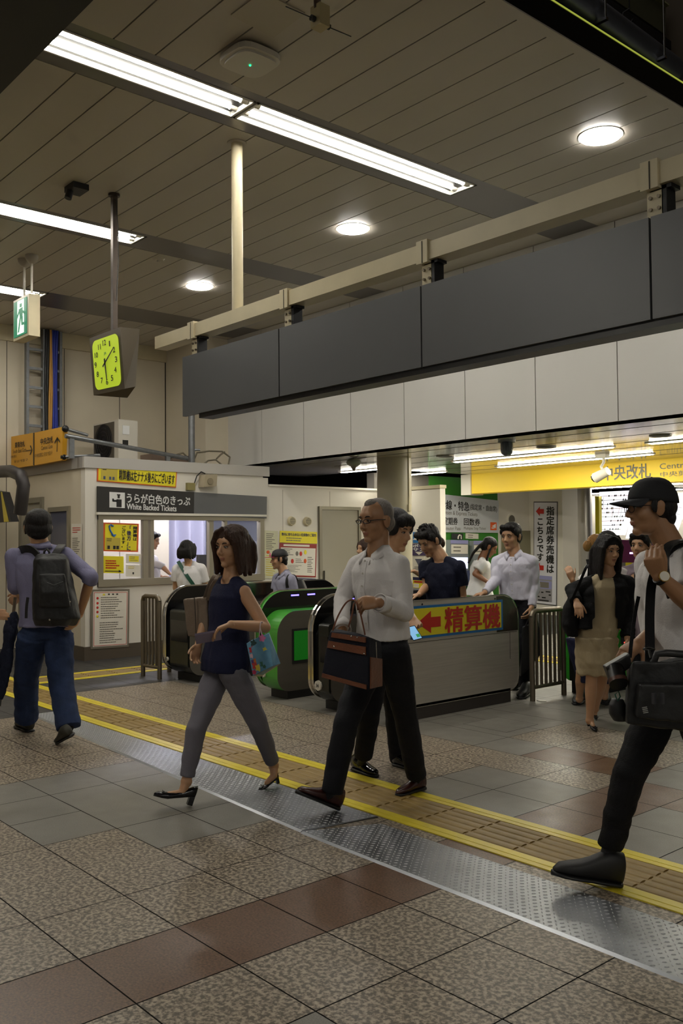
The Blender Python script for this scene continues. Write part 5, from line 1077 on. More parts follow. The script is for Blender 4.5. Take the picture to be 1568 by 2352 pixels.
def person(S):
    """S: dict of measurements taken for this figure"""
    P = Person(); D = S['D']; fem = S.get('fem', False); g = S.get('g', 1.); v = S.get('vox', .006)
    def J(k):
        a = S[k]
        if isinstance(a, Vector): return a
        if a[0] == 'f': return at(a[1], a[2], z=a[3] if len(a) > 3 else .0)
        return at(a[0], a[1], d=D+(a[2] if len(a) > 2 else 0))
    fwd = heading(S['phi']); rt = fwd.cross(Z3); sfw = heading(S.get('sphi', S['phi'])); srt = sfw.cross(Z3)
    P.neck = J('nk'); pv = J('pv'); sw = (.165 if fem else .19)*g*S.get('sw', 1); hw = (.09 if fem else .088)*g; bulk = S.get('bulk', 1.)
    root = thing('person', S['label'], 'person', (pv.x, pv.y, 0), S.get('group'))
    hx = S['hd']; mk_head(P, hx[0], hx[1], D+(hx[2] if len(hx) > 2 else 0), S.get('hphi', S['phi']), S.get('hp', 0), S.get('hroll', 0), S.get('hsize', .235 if not fem else .225))
    P.shL, P.shR = P.neck-srt*sw*.88-Z3*.062*g, P.neck+srt*sw*.88-Z3*.062*g; P.shL = P.shL+Z3*S.get('shLz', 0); P.shR = P.shR+Z3*S.get('shRz', 0)
    hipL, hipR = pv-rt*hw-Z3*.06*g, pv+rt*hw-Z3*.06*g
    sk = S.get('skin', SKIN); bm = MB(); head_prims(P, bm, fem); sp = P.neck-pv; up = sp.normalized()
    # torso rings (fraction up the spine, half width, half depth)
    tor = ((-.16, .14, .09), (0., .15, .1), (.2, .135, .092), (.42, .125, .088), (.62, .14, .1), (.8, .142, .095), (.9, .11, .078), (.96, .075, .062), (1.02, .05, .05)) if fem else ((-.16, .14, .095), (0., .15, .105), (.2, .145, .1), (.42, .148, .1), (.62, .162, .108), (.8, .165, .102), (.9, .13, .085), (.96, .085, .07), (1.02, .058, .058))
    def rings(k, lo, hi, add=0., flare=0.):
        out = []
        for f, w, d in tor:
            if f < lo-.001 or f > hi+.001: continue
            tt = max(0, min(1, f)); r_ = rt.lerp(srt, tt).normalized(); out.append((pv+sp*f, r_, r_.cross(up)*-1, (w*k*bulk+add+flare*max(0, .45-f))*g, (d*k*bulk+add+flare*max(0, .45-f))*g))
        return out
    loft(bm, rings(.88, -.2, 1.1))
    for sh in (P.shL, P.shR): cap(bm, P.neck+Z3*.012*g, sh, .043*g, .04*g)
    arms = {}
    for sd, sh in (('L', P.shL), ('R', P.shR)):
        if 'el'+sd not in S: arms[sd] = None; continue
        el, wr = J('el'+sd), J('wr'+sd); a = .9 if fem else 1.
        arms[sd] = (sh, el, wr); limb(bm, [sh, sh.lerp(el, .5), el, el.lerp(wr, .35), wr], [.046*a*g, .042*a*g, .036*a*g, .037*a*g, .0245*a*g]); bm.ell(sh, .048*a*g, DUM); bm.ell(wr, .025*a*g, DUM)
        hsp = S.get('hand'+sd)
        if hsp != 'none':
            hsp = hsp or {}; hd_ = (wr-el).normalized() if 'd' not in hsp else hsp['d']; hn = hsp.get('n', (-rt if sd == 'L' else rt)); 
            tips = hand(bm, wr, hd_, hn, hsp.get('side', 1 if sd == 'L' else -1), hsp.get('curl', 25), .97*g*(.92 if fem else 1), 1., hsp.get('thumb', 35)); setattr(P, 'tips'+sd, tips)
    legs = {}
    for sd, hp in (('L', hipL), ('R', hipR)):
        if 'kn'+sd not in S: continue
        kn, an = J('kn'+sd), J('an'+sd); legs[sd] = (hp, kn, an); a = .92 if fem else 1
        limb(bm, [hp, hp.lerp(kn, .5), kn, kn.lerp(an, .35), kn.lerp(an, .8), an], [.072*a*g, .062*a*g, .048*a*g, .05*a*g, .033*a*g, .032*a*g]); bm.ell(an, .034*g, DUM)
        if 'toe'+sd in S:
            te, he = J('toe'+sd), J('heel'+sd)
            if S.get('shoe') == 'pump': cap(bm, an, he.lerp(te, .25)+Z3*.055, .028, .022); cap(bm, he.lerp(te, .25)+Z3*.055, he.lerp(te, .6)+Z3*.028, .021, .017)
            else: cap(bm, an, he.lerp(te, .3)+Z3*.04, .03, .026); cap(bm, he.lerp(te, .3)+Z3*.04, he.lerp(te, .7)+Z3*.025, .024, .016)
    def pick(C):
        idx = np.zeros(len(C), int); q_ = C-np.array(P.hc); x = q_@np.array(P.hr)/P.hs; y = q_@np.array(P.hf)/P.hs; z = q_@np.array(P.hu)/P.hs
        idx[(np.abs(x) < .019) & (y > .074) & (z > -.071) & (z < -.0535)] = 1
        if S.get('shoe', 'oxford') != 'pump' and not S.get('bare'):
            for hp, kn, an in legs.values(): idx[np.linalg.norm(C-np.array(an), axis=1) < .16] = 2
        return idx
    P.body = organic('body', bm, v*.8, [sk, LIPS, SOCK], root, 3, pick=pick); P.root = root
    if S.get('face', True): face_bits(P, root, closed=S.get('closed', 0.))
    if S.get('hair'): P.hair = hair(P, root, S['hair'][0], S['hair'][1], v)
    # --- top
    tp = S['top']; cm_ = tp['m']; mb = MB(); lo = tp.get('lo', -.2)
    loft(mb, rings(1.0, lo, .96, tp.get('add', .008), tp.get('flare', 0)))
    for sd in 'LR':
        if not arms[sd]: continue
        sh, el, wr = arms[sd]; a = (.9 if fem else 1.)*tp.get('slv', 1.); st = tp.get('sleeve', 'long')
        sx_ = -1 if sd == 'L' else 1; cap(mb, P.neck+srt*sx_*.062*g-Z3*.012*g, sh-srt*sx_*(.022 if st == 'none' else .0)+Z3*.0, .044*g, (.055 if st == 'none' else .052)*g)
        cap(mb, P.neck+srt*sx_*.05*g-Z3*.06*g, sh-srt*sx_*.045-Z3*.03, .06*g, .06*g)
        if st == 'none': continue
        mb.ell(sh, .056*a*g, DUM)
        if st == 'short': limb(mb, [sh, sh.lerp(el, .62)], [.057*a*g, .06*a*g])
        elif st == 'elbow': limb(mb, [sh, sh.lerp(el, .5), el, el.lerp(wr, .12)], [.056*a*g, .053*a*g, .05*a*g, .052*a*g]); 
        elif st == 'long': limb(mb, [sh, sh.lerp(el, .5), el, el.lerp(wr, .5), el.lerp(wr, .93)], [.056*a*g, .053*a*g, .05*a*g, .044*a*g, .036*a*g])
    P.top = organic(tp['name'], mb, v, [cm_], root, 5, tp.get('amp', .009), tp.get('k', 34)*.7, S.get('seed', 1), tp.get('zs', .5), decim=0)
    P.tb = bvh_of(P.top)
    if tp.get('collar'): collar(P, S, root, tp, sfw, srt, g)
    if tp.get('placket'): placket(P, root, tp, sfw, pv, g)
    if tp.get('cuff'):
        for sd in 'LR':
            if arms[sd]: sh, el, wr = arms[sd]; mb = MB(); dd = (wr-el).normalized(); mb.cyl(wr-dd*.075, wr-dd*.008, .041*g, cm_, .05*g, 22, caps=False); cu = mb.build('cuff', root); sm = cu.modifiers.new('s', 'SOLIDIFY'); sm.thickness = .004
    # --- bottoms
    bt = S.get('bottom')
    if bt:
        mb = MB(); loft(mb, rings(1.0, -.2, .22 if not bt.get('hi') else .3, bt.get('add', .004)))
        if bt['kind'] == 'trousers':
            for sd, (hp, kn, an) in legs.items():
                w = bt.get('w', 1.)*(.94 if fem else 1); e = bt.get('end', 1.); an2 = kn.lerp(an, e); rs = bt.get('rs', (.09, .08, .063, .061, .057))
                limb(mb, [hp, hp.lerp(kn, .45), kn, kn.lerp(an2, .4), an2], [x*w*g for x in rs]); mb.ell(hp, .093*w*g, DUM)
        else:
            L_ = bt.get('len', .35); c = pv-up*.1; kc = sum(((kn) for hp, kn, an in legs.values()), Vector())/max(1, len(legs)); dn = (kc-c).normalized() if legs else -up
            loft(mb, [(c-dn*.05, rt, fwd, .155*g, .11*g), (c+dn*.08, rt, fwd, .165*g, .135*g), (c+dn*L_*.6, rt, fwd, .16*g+bt.get('fl', 0), .155*g), (c+dn*L_, rt, fwd, .155*g+bt.get('fl', 0), .16*g)])
        P.bot = organic(bt.get('name', 'trousers'), mb, v, [bt['m']], root, 4, bt.get('amp', .006), bt.get('k', 15), S.get('seed', 1)+5, bt.get('zs', 2.2))
    if S.get('belt'):
        mb = MB(); r_ = rings(1., .2, .2, .014)[0]; loft(mb, [(r_[0]-up*.022, r_[1], r_[2], r_[3], r_[4]), (r_[0]+up*.014, r_[1], r_[2], r_[3], r_[4])], 28, mat('belt_black', (18, 16, 15), .35)); mb.build('belt', root)
    for sd in 'LR':
        if 'toe'+sd in S:
            te, he = J('toe'+sd), J('heel'+sd); shoe(root, he, te, S.get('up'+sd, Z3), S.get('shoe', 'oxford'), S.get('shoem', BLACK), S.get('solem'))
    P.arms = arms; P.legs = legs; P.pv = pv; P.fwd = sfw; P.rt = srt; P.up = up; P.J = J; P.g = g
    return P
def collar(P, S, root, tp, fwd, rt, g):
    mb = MB(); c = P.neck; m = tp.get('cm', tp['m']); n = 26; R_ = .066*g; vs = []
    for k in range(n):
        a = -2.75+5.5*k/(n-1)         # measured from the back
        d = -fwd*math.cos(a)+rt*math.sin(a); fr = max(0, abs(a)-1.9)/.85
        base = c+d*(R_+.016)-Z3*(.012+.03*fr); topp = c+d*(R_-.004)+Z3*(.045-.05*fr)+fwd*.012*fr; out = c+d*(R_+.026+.008*fr)-Z3*(.004+.055*fr)+fwd*.01*fr
        vs += [base, topp, out]
    fs = []
    for k in range(n-1): a = 3*k; fs += [(a, a+3, a+4, a+1), (a+1, a+4, a+5, a+2)]
    mb.add(vs, fs, m, True); o = mb.build('collar', root); s = o.modifiers.new('s', 'SOLIDIFY'); s.thickness = .004
def placket(P, root, tp, fwd, pv, g):
    pts = []
    for f in np.linspace(.12, .92, 12):
        c = pv.lerp(P.neck, f); h = P.tb.ray_cast(c+fwd*.5, -fwd, .6)
        if h[0]: pts.append(h[0]+fwd*.0025)
    if len(pts) < 3: return
    mb = MB(); mb.band(pts, P.rt_ if hasattr(P, 'rt_') else fwd.cross(Z3), .032*g, .003, tp['m']); mb.build('placket', root)
    for p in pts[1::2]: b = MB(); b.cyl(p+fwd*.001, p+fwd*.004, .0055, mat('button', (196, 190, 180), .3), seg=10); b.build('button', root)
def cloth(name, rgb, rough=.8, bump=.35, bs=220, **k): return mat(name, rgb, rough, bump=bump, bs=bs, spec=.25, **k)
def striped(name, a, b, sc=95):
    m = cloth(name, a); nt = m.node_tree; N = nt.nodes; L = nt.links; w = N.new('ShaderNodeTexWave'); w.bands_direction = 'Z'; w.inputs['Scale'].default_value = sc; tc = N.new('ShaderNodeTexCoord'); L.new(tc.outputs['Object'], w.inputs[0])
    r = N.new('ShaderNodeValToRGB'); r.color_ramp.elements[0].color = lin(a)+(1,); r.color_ramp.elements[1].color = lin(b)+(1,); L.new(w.outputs['Fac'], r.inputs[0]); L.new(r.outputs[0], N['Principled BSDF'].inputs['Base Color']); return m
def strap(name, pts, side, w, t, m, parent=None, n=6):
    pts = [Vector(p) for p in pts]; out = []
    for i in range(len(pts)-1):
        p0 = pts[max(i-1, 0)]; p1 = pts[i]; p2 = pts[i+1]; p3 = pts[min(i+2, len(pts)-1)]
        for k in range(n):
            u = k/n; out.append(.5*((2*p1)+(p2-p0)*u+(2*p0-5*p1+4*p2-p3)*u*u+(3*p1-p0-3*p2+p3)*u**3))
    out.append(pts[-1]); mb = MB(); mb.band(out, side, w, t, m); return mb.build(name, parent)
def snap(P, p, d, off=.006, dist=.6):
    h = P.tb.ray_cast(p+d*dist*.5, -d, dist); return (h[0] if h[0] else p)+d*off
# ------------------------------------------------------------------ the people of the photograph
def D_(px, py, d): return at(px, py, d=d)
def soft_box(name, front, back, vox, m, parent, smooth=8, amp=0., k=30):
    mb = MB(); f = front; b = back; mb.hexa([b[3], b[2], f[2], f[3], b[0], b[1], f[1], f[0]], DUM); return organic(name, mb, vox, [m], parent, smooth, amp, k)
NAVY = cloth('blouse_navy', (22, 26, 54)); GREYT = cloth('trouser_grey', (112, 110, 118)); WSHIRT = cloth('shirt_white', (222, 218, 216), bump=.2); DKTR = cloth('trouser_black', (20, 21, 26)); BLKC = cloth('cloth_black', (14, 14, 16))
DENIM = cloth('denim', (38, 52, 84), ns=9, na=.3); CHAM = striped('shirt_lilac_stripe', (138, 136, 164), (110, 108, 136)); BEIGE = cloth('dress_beige', (176, 160, 128)); LEATHER = mat('leather_brown', (110, 62, 34), .4, bump=.3, bs=60, ns=12, na=.2); TAUPE = mat('leather_taupe', (116, 100, 84), .55, bump=.2, bs=80)
MAROON = mat('shoe_oxblood', (58, 30, 26), .25); PATENT = mat('patent_black', (12, 11, 12), .08); SUEDE = mat('suede_black', (16, 15, 16), .6); SNEAK = mat('sneaker_olive', (48, 46, 36), .6)
# ---- woman in navy sleeveless top
P = person(dict(label='woman in a navy sleeveless top and grey trousers striding left, holding a phone', D=5.15, fem=True, phi=32, sphi=38, g=.96, vox=.0055,
    hd=(531, 1257), hphi=52, hp=-2, hsize=.232, nk=(530, 1334), pv=(520, 1512), sw=.98, hair=('shoulder', HBROWN), bulk=.95,
    elL=(609, 1441, -.16), wrL=(530, 1434, -.34), handL=dict(d=(D_(482, 1450, 4.8)-D_(530, 1434, 4.81)), n=Vector((0, 0, 1)), curl=38, side=1), elR=(476, 1412, .14), wrR=(455, 1482, .04), handR=dict(curl=30),
    knR=(450, 1676, -.12), anR=(428, 1795, -.14), toeR=D_(352, 1828, 4.93), heelR=D_(440, 1850, 5.0), knL=(592, 1662, .02), anL=(628, 1758, .22), toeL=('f', 594, 1817), heelL=D_(641, 1798, 5.36), upL=(Z3+.35*heading(32)).normalized(), upR=(Z3-.2*heading(32)).normalized(),
    shoe='pump', shoem=PATENT, top=dict(name='blouse', m=NAVY, sleeve='none', add=.016, lo=-.16, flare=.045, amp=.008, k=22, zs=.25), bottom=dict(kind='trousers', m=GREYT, rs=(.09, .08, .061, .056, .046), end=.9, w=1.0)))
hem = 0
Wm = P
t = thing('tote_bag', 'taupe leather shoulder tote bag behind the woman in the navy top', 'bag', tuple(D_(448, 1470, 5.35)))
f = [D_(421, 1375, 5.3), D_(474, 1370, 5.3), D_(474, 1455, 5.3), D_(447, 1472, 5.3)]; f = [D_(420, 1376, 5.32), D_(476, 1371, 5.22), D_(478, 1466, 5.2), D_(430, 1462, 5.3)]; b_ = [v+Vector((-.05, .1, 0)) for v in f]
soft_box('bag_body', f, b_, .007, TAUPE, t, 6, .004, 30)
p = MB(); p.tube([D_(446, 1373, 5.25), D_(449, 1420, 5.24), D_(450, 1464, 5.24)], .003, mat('seam_taupe', (70, 60, 50), .6), 5); p.build('seam', t)
strap('handle', [D_(470, 1375, 5.25), D_(480, 1345, 5.2), D_(493, 1322, 5.2), D_(500, 1318, 5.3)], RTH, .022, .006, TAUPE, t); strap('handle', [D_(476, 1378, 5.15), D_(484, 1350, 5.1), D_(496, 1330, 5.07), D_(503, 1320, 5.15)], RTH, .018, .006, TAUPE, t)
t = thing('gift_bag', 'blue paper gift bag printed with red and yellow flowers hanging from her forearm', 'bag', tuple(D_(605, 1545, 4.95)))
f = [D_(566, 1478, 4.93), D_(617, 1455, 4.86), D_(626, 1530, 4.84), D_(581, 1552, 4.92)]; b_ = [D_(578, 1470, 5.05), D_(618, 1453, 4.94), D_(644, 1524, 4.95), D_(600, 1553, 5.05)]
pb = mat('gift_blue', (120, 172, 200), .5, ns=12, na=.25, rgb2=(84, 140, 176)); mb = MB(); mb.hexa([b_[3], b_[2], f[2], f[3], b_[0], b_[1], f[1], f[0]], pb); mb.build('bag_body', t)
bt_ = MB(); dn = -Z3*.002; bt_.add([f[3]+dn, f[2]+dn, b_[2]+dn, b_[3]+dn], [(0, 1, 2, 3)], mat('gift_base', (206, 200, 180), .6)); bt_.build('bag_base', t)
for u, v, r_, m_ in ((.18, .25, .018, (190, 50, 60)), (.12, .42, .012, (226, 190, 200)), (.15, .62, .014, (90, 60, 130)), (.2, .75, .02, (196, 60, 60)), (.32, .85, .018, (222, 204, 70)), (.75, .42, .013, (224, 214, 80)), (.1, .92, .013, (190, 50, 90)), (.7, .05, .02, (214, 120, 170)), (.3, .08, .018, (40, 70, 70)), (.55, .8, .016, (50, 110, 90)), (.62, .9, .01, (40, 90, 70)), (.25, .6, .013, (210, 120, 60))):
    p = MB(); c = bil(f, u, v); n_ = (f[1]-f[0]).cross(f[3]-f[0]).normalized(); n_ = n_ if n_.dot(CAM-c) > 0 else -n_; a1 = n_.orthogonal().normalized(); a2 = n_.cross(a1)
    p.add([c+n_*.002+(a1*math.cos(a)+a2*math.sin(a))*r_*(1+.25*math.cos(5*a)) for a in np.linspace(0, 2*PI, 21)[:-1]], [tuple(range(20))], mat('petal_%d_%d_%d' % m_, m_, .5)); p.build('printed_flower', t)
for x0, x1 in ((595, 598), (603, 607)): strap('handle', [D_(x0, 1462, 4.9), D_(597, 1440, 4.9), D_(600, 1428, 4.92), D_(x1, 1440, 5.0), D_(x1+3, 1462, 4.97)], FWH, .006, .004, mat('cord_pink', (214, 190, 190), .7), t)
t = thing('smartphone', 'grey-violet phone in a soft case held by the woman in navy', 'phone', tuple(D_(477, 1456, 4.78))); p = MB(); a = D_(447, 1460, 4.74); b = D_(506, 1450, 4.8); d_ = (b-a); s_ = Vector(FWH)*.05+Z3*-.05; p.hexa([v for v in (a-s_*.0, b, b+s_, a+s_)]+[v+Z3*.01 for v in (a, b, b+s_, a+s_)], mat('phone_violet', (128, 116, 136), .4)); p.build('phone_case', t); p = MB(); p.hexa([v+Z3*.0105 for v in (a+d_*.06+s_*.06, b-d_*.06+s_*.06, b-d_*.06+s_*.94, a+d_*.06+s_*.94)]+[v+Z3*.0115 for v in (a+d_*.06+s_*.06, b-d_*.06+s_*.06, b-d_*.06+s_*.94, a+d_*.06+s_*.94)], GLOSSBLK); p.build('screen', t)
# ---- grey haired man
P = person(dict(label='grey-haired man with glasses in a white shirt and black trousers striding left', D=5.0, phi=35, sphi=40, g=1.0, vox=.0055,
    hd=(862, 1197), hphi=40, hp=-3, hsize=.243, nk=(868, 1272), pv=(880, 1466), sw=1.0, hair=('receding', HGREY), skin=SKIND,
    elL=(928, 1407, -.2), wrL=(868, 1384, -.36), handL=dict(d=(D_(808, 1386, 4.6)-D_(868, 1384, 4.62)), n=Vector((0, 0, 1))*.6-FWH, curl=88, side=1, thumb=25), elR=(785, 1378, .1), wrR=(786, 1450, -.1), handR=dict(curl=60),
    knR=(794, 1662, -.2), anR=(764, 1812, -.2), toeR=D_(680, 1822, 4.76), heelR=D_(776, 1861, 4.86), upR=(Z3-.3*heading(35)).normalized(), knL=(930, 1640, .05), anL=(955, 1776, .22), toeL=('f', 910, 1830), heelL=D_(975, 1812, 5.28),
    shoe='oxford', shoem=MAROON, top=dict(name='shirt', m=WSHIRT, sleeve='long', add=.014, lo=-.02, amp=.013, k=24, zs=.4, collar=True, placket=True, slv=1.0, cuff=True), bottom=dict(kind='trousers', m=DKTR, rs=(.094, .083, .066, .064, .058), end=1.04)))
glasses(P, P.root, mat('glasses_dark', (34, 22, 18), .3), False, .0022)
G_ = P
po = P.tb.ray_cast(D_(893, 1345, 4.2), FW, 1.5)[0]
if po: m_ = MB(); c = [snap(P, D_(x_, y_, 4.7), -FW, .003) for x_, y_ in ((868, 1334), (906, 1338), (902, 1372), (866, 1368))]; m_.slab(c, .003, WSHIRT, .002); m_.build('chest_pocket', P.root)
t = thing('briefcase', 'navy canvas bag with brown leather trim carried by the grey-haired man', 'bag', tuple(D_(805, 1585, 4.6)))
f = [D_(758, 1450, 4.66), D_(846, 1462, 4.48), D_(846, 1586, 4.46), D_(737, 1556, 4.66)]; b_ = [D_(764, 1442, 4.8), D_(876, 1474, 4.66), D_(876, 1578, 4.64), D_(750, 1548, 4.82)]
soft_box('bag_body', f, b_, .0055, cloth('canvas_navy', (22, 24, 34)), t, 7, .005, 18)
def trim(name, u0, v0, u1, v1, off=.006, m=LEATHER, c=f):
    p = MB(); n = 8
    for k in range(n): a, b = u0+(u1-u0)*k/n, u0+(u1-u0)*(k+1)/n; p.slab(sub(c, a, v0, b, v1), .006, m, off)
    p.build(name, t)
trim('top_trim', .08, .02, .95, .12, .009); trim('front_band', .03, .2, .95, .35, .009); trim('base_trim', .03, .9, .97, .985, .009); 
sd_ = [f[1], b_[1], b_[2], f[2]]; trim('side_trim', .06, .38, .94, .97, .009, LEATHER, sd_)
p = MB(); p.tube([bil(sd_, .55, .05), bil(sd_, .6, .38)], .003, CHROME, 6); p.build('zip', t)
for u, v in ((.2, .3), (.93, .33), (.75, .04), (.6, .04)): p = MB(); n_ = (f[1]-f[0]).cross(f[3]-f[0]).normalized(); n_ = n_ if n_.dot(CAM-f[0]) > 0 else -n_; p.ell(bil(f, u, v)+n_*.01, .005, CHROME, 8, 6); p.build('rivet', t)
for q_ in (((764, 1448), (776, 1415), (795, 1384), (812, 1378), (822, 1390), (830, 1420), (838, 1458)), ((800, 1440), (808, 1412), (812, 1388), (818, 1384), (822, 1400))):
    strap('handle', [D_(x_, y_, 4.62-.02*(i > 3)) for i, (x_, y_) in enumerate(q_)], FWH, .02, .008, LEATHER, t)
# ---- black haired man behind him
P = person(dict(label='young man with black hair behind the grey-haired man, looking right with a phone', D=5.6, phi=150, sphi=150, g=1.0, vox=.0065,
    hd=(910, 1219), hphi=140, hp=-12, hsize=.25, nk=(893, 1292), pv=(880, 1490), hair=('bowl', HBLACK), elR=(880, 1410, .1), wrR=(905, 1452, .0), elL=(930, 1405, .08), wrL=(950, 1425, -.22), handL=dict(d=(D_(962, 1455, 5.2)-D_(948, 1420, 5.35)), n=FWH, curl=30, side=-1), handR='none',
    knR=(850, 1630, -.12), anR=(834, 1738, .0), toeR=('f', 866, 1786), heelR=('f', 812, 1768), knL=(905, 1625, .1), anL=(915, 1745, .3), toeL=('f', 960, 1772), heelL=('f', 905, 1758), shoe='oxford', shoem=PATENT,
    top=dict(name='shirt', m=WSHIRT, sleeve='elbow', add=.008, lo=.0, amp=.01, collar=True), bottom=dict(kind='trousers', m=DKTR)))
t = thing('smartphone', 'phone with a light blue lit screen held near the yellow fare sign', 'phone', tuple(D_(950, 1455, 5.1))); c = [D_(931, 1441, 5.12), D_(952, 1436, 5.12), D_(971, 1466, 5.1), D_(949, 1472, 5.1)]; p = MB(); p.slab(c, .009, BLACK, 0); p.build('phone_case', t); p = MB(); p.slab(sub(c, .07, .05, .93, .95), .001, emit('phone_screen', (126, 176, 216), .75), .002); p.slab(sub(c, .55, .62, .9, .85), .001, emit('phone_green', (60, 160, 90), .5), .003); p.build('screen', t)
# ---- man with backpack
P = person(dict(label='man in a lilac striped shirt and blue jeans seen from behind on the left', D=6.75, phi=292, sphi=285, g=1.02, vox=.007, face=False,
    hd=(87, 1214), hphi=295, hp=0, hsize=.262, nk=(93, 1258), pv=(105, 1438), sw=1.08, hair=('bowl', HBLACK), elR=(208, 1326, -.1), wrR=(183, 1412, .0), handR=dict(d=(D_(172, 1442, 6.7)-D_(183, 1412, 6.75)), curl=40), elL=(34, 1346, -.02), wrL=(46, 1366, .2), handL=dict(d=(D_(30, 1378, 6.95)-D_(46, 1364, 6.95)), n=-FWH, curl=60),
    knL=(60, 1560, .1), anL=(60, 1655, .22), toeL=('f', 40, 1668), heelL=('f', 70, 1682), knR=(140, 1568, -.05), anR=(158, 1672, -.2), toeR=('f', 132, 1708), heelR=D_(168, 1690, 6.45), upR=(Z3*.7-FWH*.4).normalized(), shoe='sneaker', shoem=SNEAK,
    top=dict(name='shirt', m=CHAM, sleeve='elbow', add=.02, lo=-.1, amp=.013, k=22, collar=True, flare=.03, slv=1.12), bottom=dict(kind='trousers', m=DENIM, rs=(.108, .1, .088, .086, .084), end=.99, amp=.009, k=18)))
t = thing('backpack', 'black backpack worn by the man in the lilac striped shirt', 'backpack', tuple(D_(128, 1438, 6.5)))
f = [D_(84, 1276, 6.42), D_(150, 1276, 6.42), D_(180, 1428, 6.4), D_(86, 1432, 6.4)]; b_ = [v+FWH*.17 for v in f]; BP = mat('nylon_black', (17, 17, 18), .55, bump=.3, bs=30)
mb = MB(); cN = lambda a, b, d: D_(a, b, d); R0 = RTH
loft(mb, [(D_(116, 1272, 6.53), RTH, -FWH, .09, .06), (D_(117, 1285, 6.5), RTH, -FWH, .118, .09), (D_(121, 1330, 6.49), RTH, -FWH, .135, .11), (D_(126, 1380, 6.48), RTH, -FWH, .155, .12), (D_(130, 1420, 6.48), RTH, -FWH, .165, .12), (D_(128, 1436, 6.5), RTH, -FWH, .14, .09)], 26)
organic('pack_body', mb, .007, [BP], t, 5, .007, 22)
mb = MB(); loft(mb, [(D_(120, 1318, 6.36), RTH, -FWH, .09, .02), (D_(124, 1360, 6.35), RTH, -FWH, .1, .04), (D_(126, 1395, 6.36), RTH, -FWH, .11, .03)], 22); organic('front_pocket', mb, .007, [BP], t, 5, .004, 30)
strap('shoulder_strap', [D_(88, 1276, 6.55), D_(72, 1262, 6.58), D_(50, 1262, 6.66), D_(38, 1272, 6.8)], (-FWH*.3+Z3), .055, .012, BP, t); strap('shoulder_strap', [D_(126, 1276, 6.55), D_(136, 1260, 6.58), D_(140, 1254, 6.68), D_(142, 1252, 6.85)], RTH, .055, .012, BP, t)
p = MB(); p.tube([D_(98, 1284, 6.5), D_(102, 1266, 6.5), D_(108, 1261, 6.5), D_(113, 1268, 6.5), D_(116, 1284, 6.5)], .008, BP, 8); p.build('grab_loop', t)
p = MB(); p.tube([D_(108, 1338, 6.31), D_(124, 1344, 6.3), D_(145, 1336, 6.32)], .003, mat('zip_line', (60, 60, 62), .4), 6); p.build('zip', t); strap('strap_end', [D_(64, 1372, 6.5), D_(61, 1395, 6.5), D_(60, 1420, 6.5)], RTH, .02, .004, BP, t)
for x_, y_ in ((97, 1368), (95, 1386), (160, 1382), (114, 1423)): p = MB(); p.ell(D_(x_, y_, 6.36), .008, CHROME, 8, 6); p.build('buckle', t)
t = thing('umbrella', 'folded dark umbrella held point-down by the man with the backpack', 'umbrella', tuple(D_(3, 1612, 6.6)))
p = MB(); p.cyl(D_(35, 1372, 6.85), D_(31, 1410, 6.83), .012, mat('handle_brown', (96, 80, 60), .5)); p.build('handle', t)
mb = MB(); ax_ = [(D_(x_, y_, 6.78-.1*(y_-1405)/200), r_) for x_, y_, r_ in ((31, 1406, .015), (28, 1425, .045), (24, 1455, .05), (20, 1475, .04), (14, 1520, .045), (7, 1570, .035), (2, 1608, .012))]
loft(mb, [(c, RTH, FWH, r_, r_*.8) for c, r_ in ax_], 20); organic('canopy', mb, .006, [cloth('umbrella_navy', (20, 26, 44))], t, 3, .012, 40, 3, .3)
p = MB(); p.cyl(D_(2, 1608, 6.68), D_(0, 1622, 6.67), .006, DKMETAL); p.build('tip', t)
# ---- passer-by at the left edge: only fingers show
P = person(dict(label='person at the left picture edge of whom only reaching fingers show', D=6.4, phi=180, g=1., vox=.009, face=False, hd=(-150, 1205), nk=(-150, 1275), pv=(-150, 1460), hair=('short', HBLACK), elL=(-190, 1370, .2), wrL=(-170, 1440, .2), elR=(-85, 1370, -.2), wrR=(-35, 1408, -.25), handR=dict(d=RTH*1.+Z3*-.1, n=-FWH, curl=12, side=1),
    knR=(-120, 1580, -.1), anR=(-100, 1680, -.1), toeR=('f', -70, 1706), heelR=('f', -115, 1700), knL=(-160, 1580, .1), anL=(-190, 1660, .1), toeL=('f', -155, 1680), heelL=('f', -200, 1675), top=dict(name='shirt', m=BLKC, sleeve='elbow'), bottom=dict(kind='trousers', m=DKTR)))
# ---- man in the black cap
P = person(dict(label='man in a black cap and glasses at the right edge with camera and black bags', D=3.8, phi=8, sphi=12, g=1.0, vox=.005,
    hd=(1492, 1166), hphi=4, hp=-2, hsize=.238, nk=(1542, 1268), pv=(1562, 1550), sw=1.0, hair=('undercap', HBLACK), skin=SKIND, bulk=1.08,
    elL=(1588, 1392, -.28), wrL=(1512, 1322, -.33), handL=dict(d=(D_(1499, 1280, 3.44)-D_(1512, 1322, 3.47)), n=-RTH*.5-FWH*.9, curl=98, side=1, thumb=15), elR=(1520, 1440, .12), wrR=(1466, 1478, -.12), handR=dict(d=(D_(1425, 1508, 3.62)-D_(1466, 1478, 3.68)), n=-FWH*.4+Z3, curl=50, side=-1, thumb=45),
    knR=(1444, 1780, -.05), anR=(1400, 1946, .0), toeR=D_(1268, 2008, 3.78), heelR=('f', 1425, 2036, .004), knL=(1640, 1800, .1), anL=(1700, 1930, .2), toeL=('f', 1650, 1995), heelL=D_(1740, 1960, 4.0), shoe='boot', shoem=SUEDE,
    top=dict(name='shirt', m=WSHIRT, sleeve='short', add=.016, lo=-.02, amp=.012, k=24, collar=True, slv=1.25), bottom=dict(kind='trousers', m=BLKC, rs=(.09, .084, .066, .06, .052), end=.98, amp=.008, k=18)))
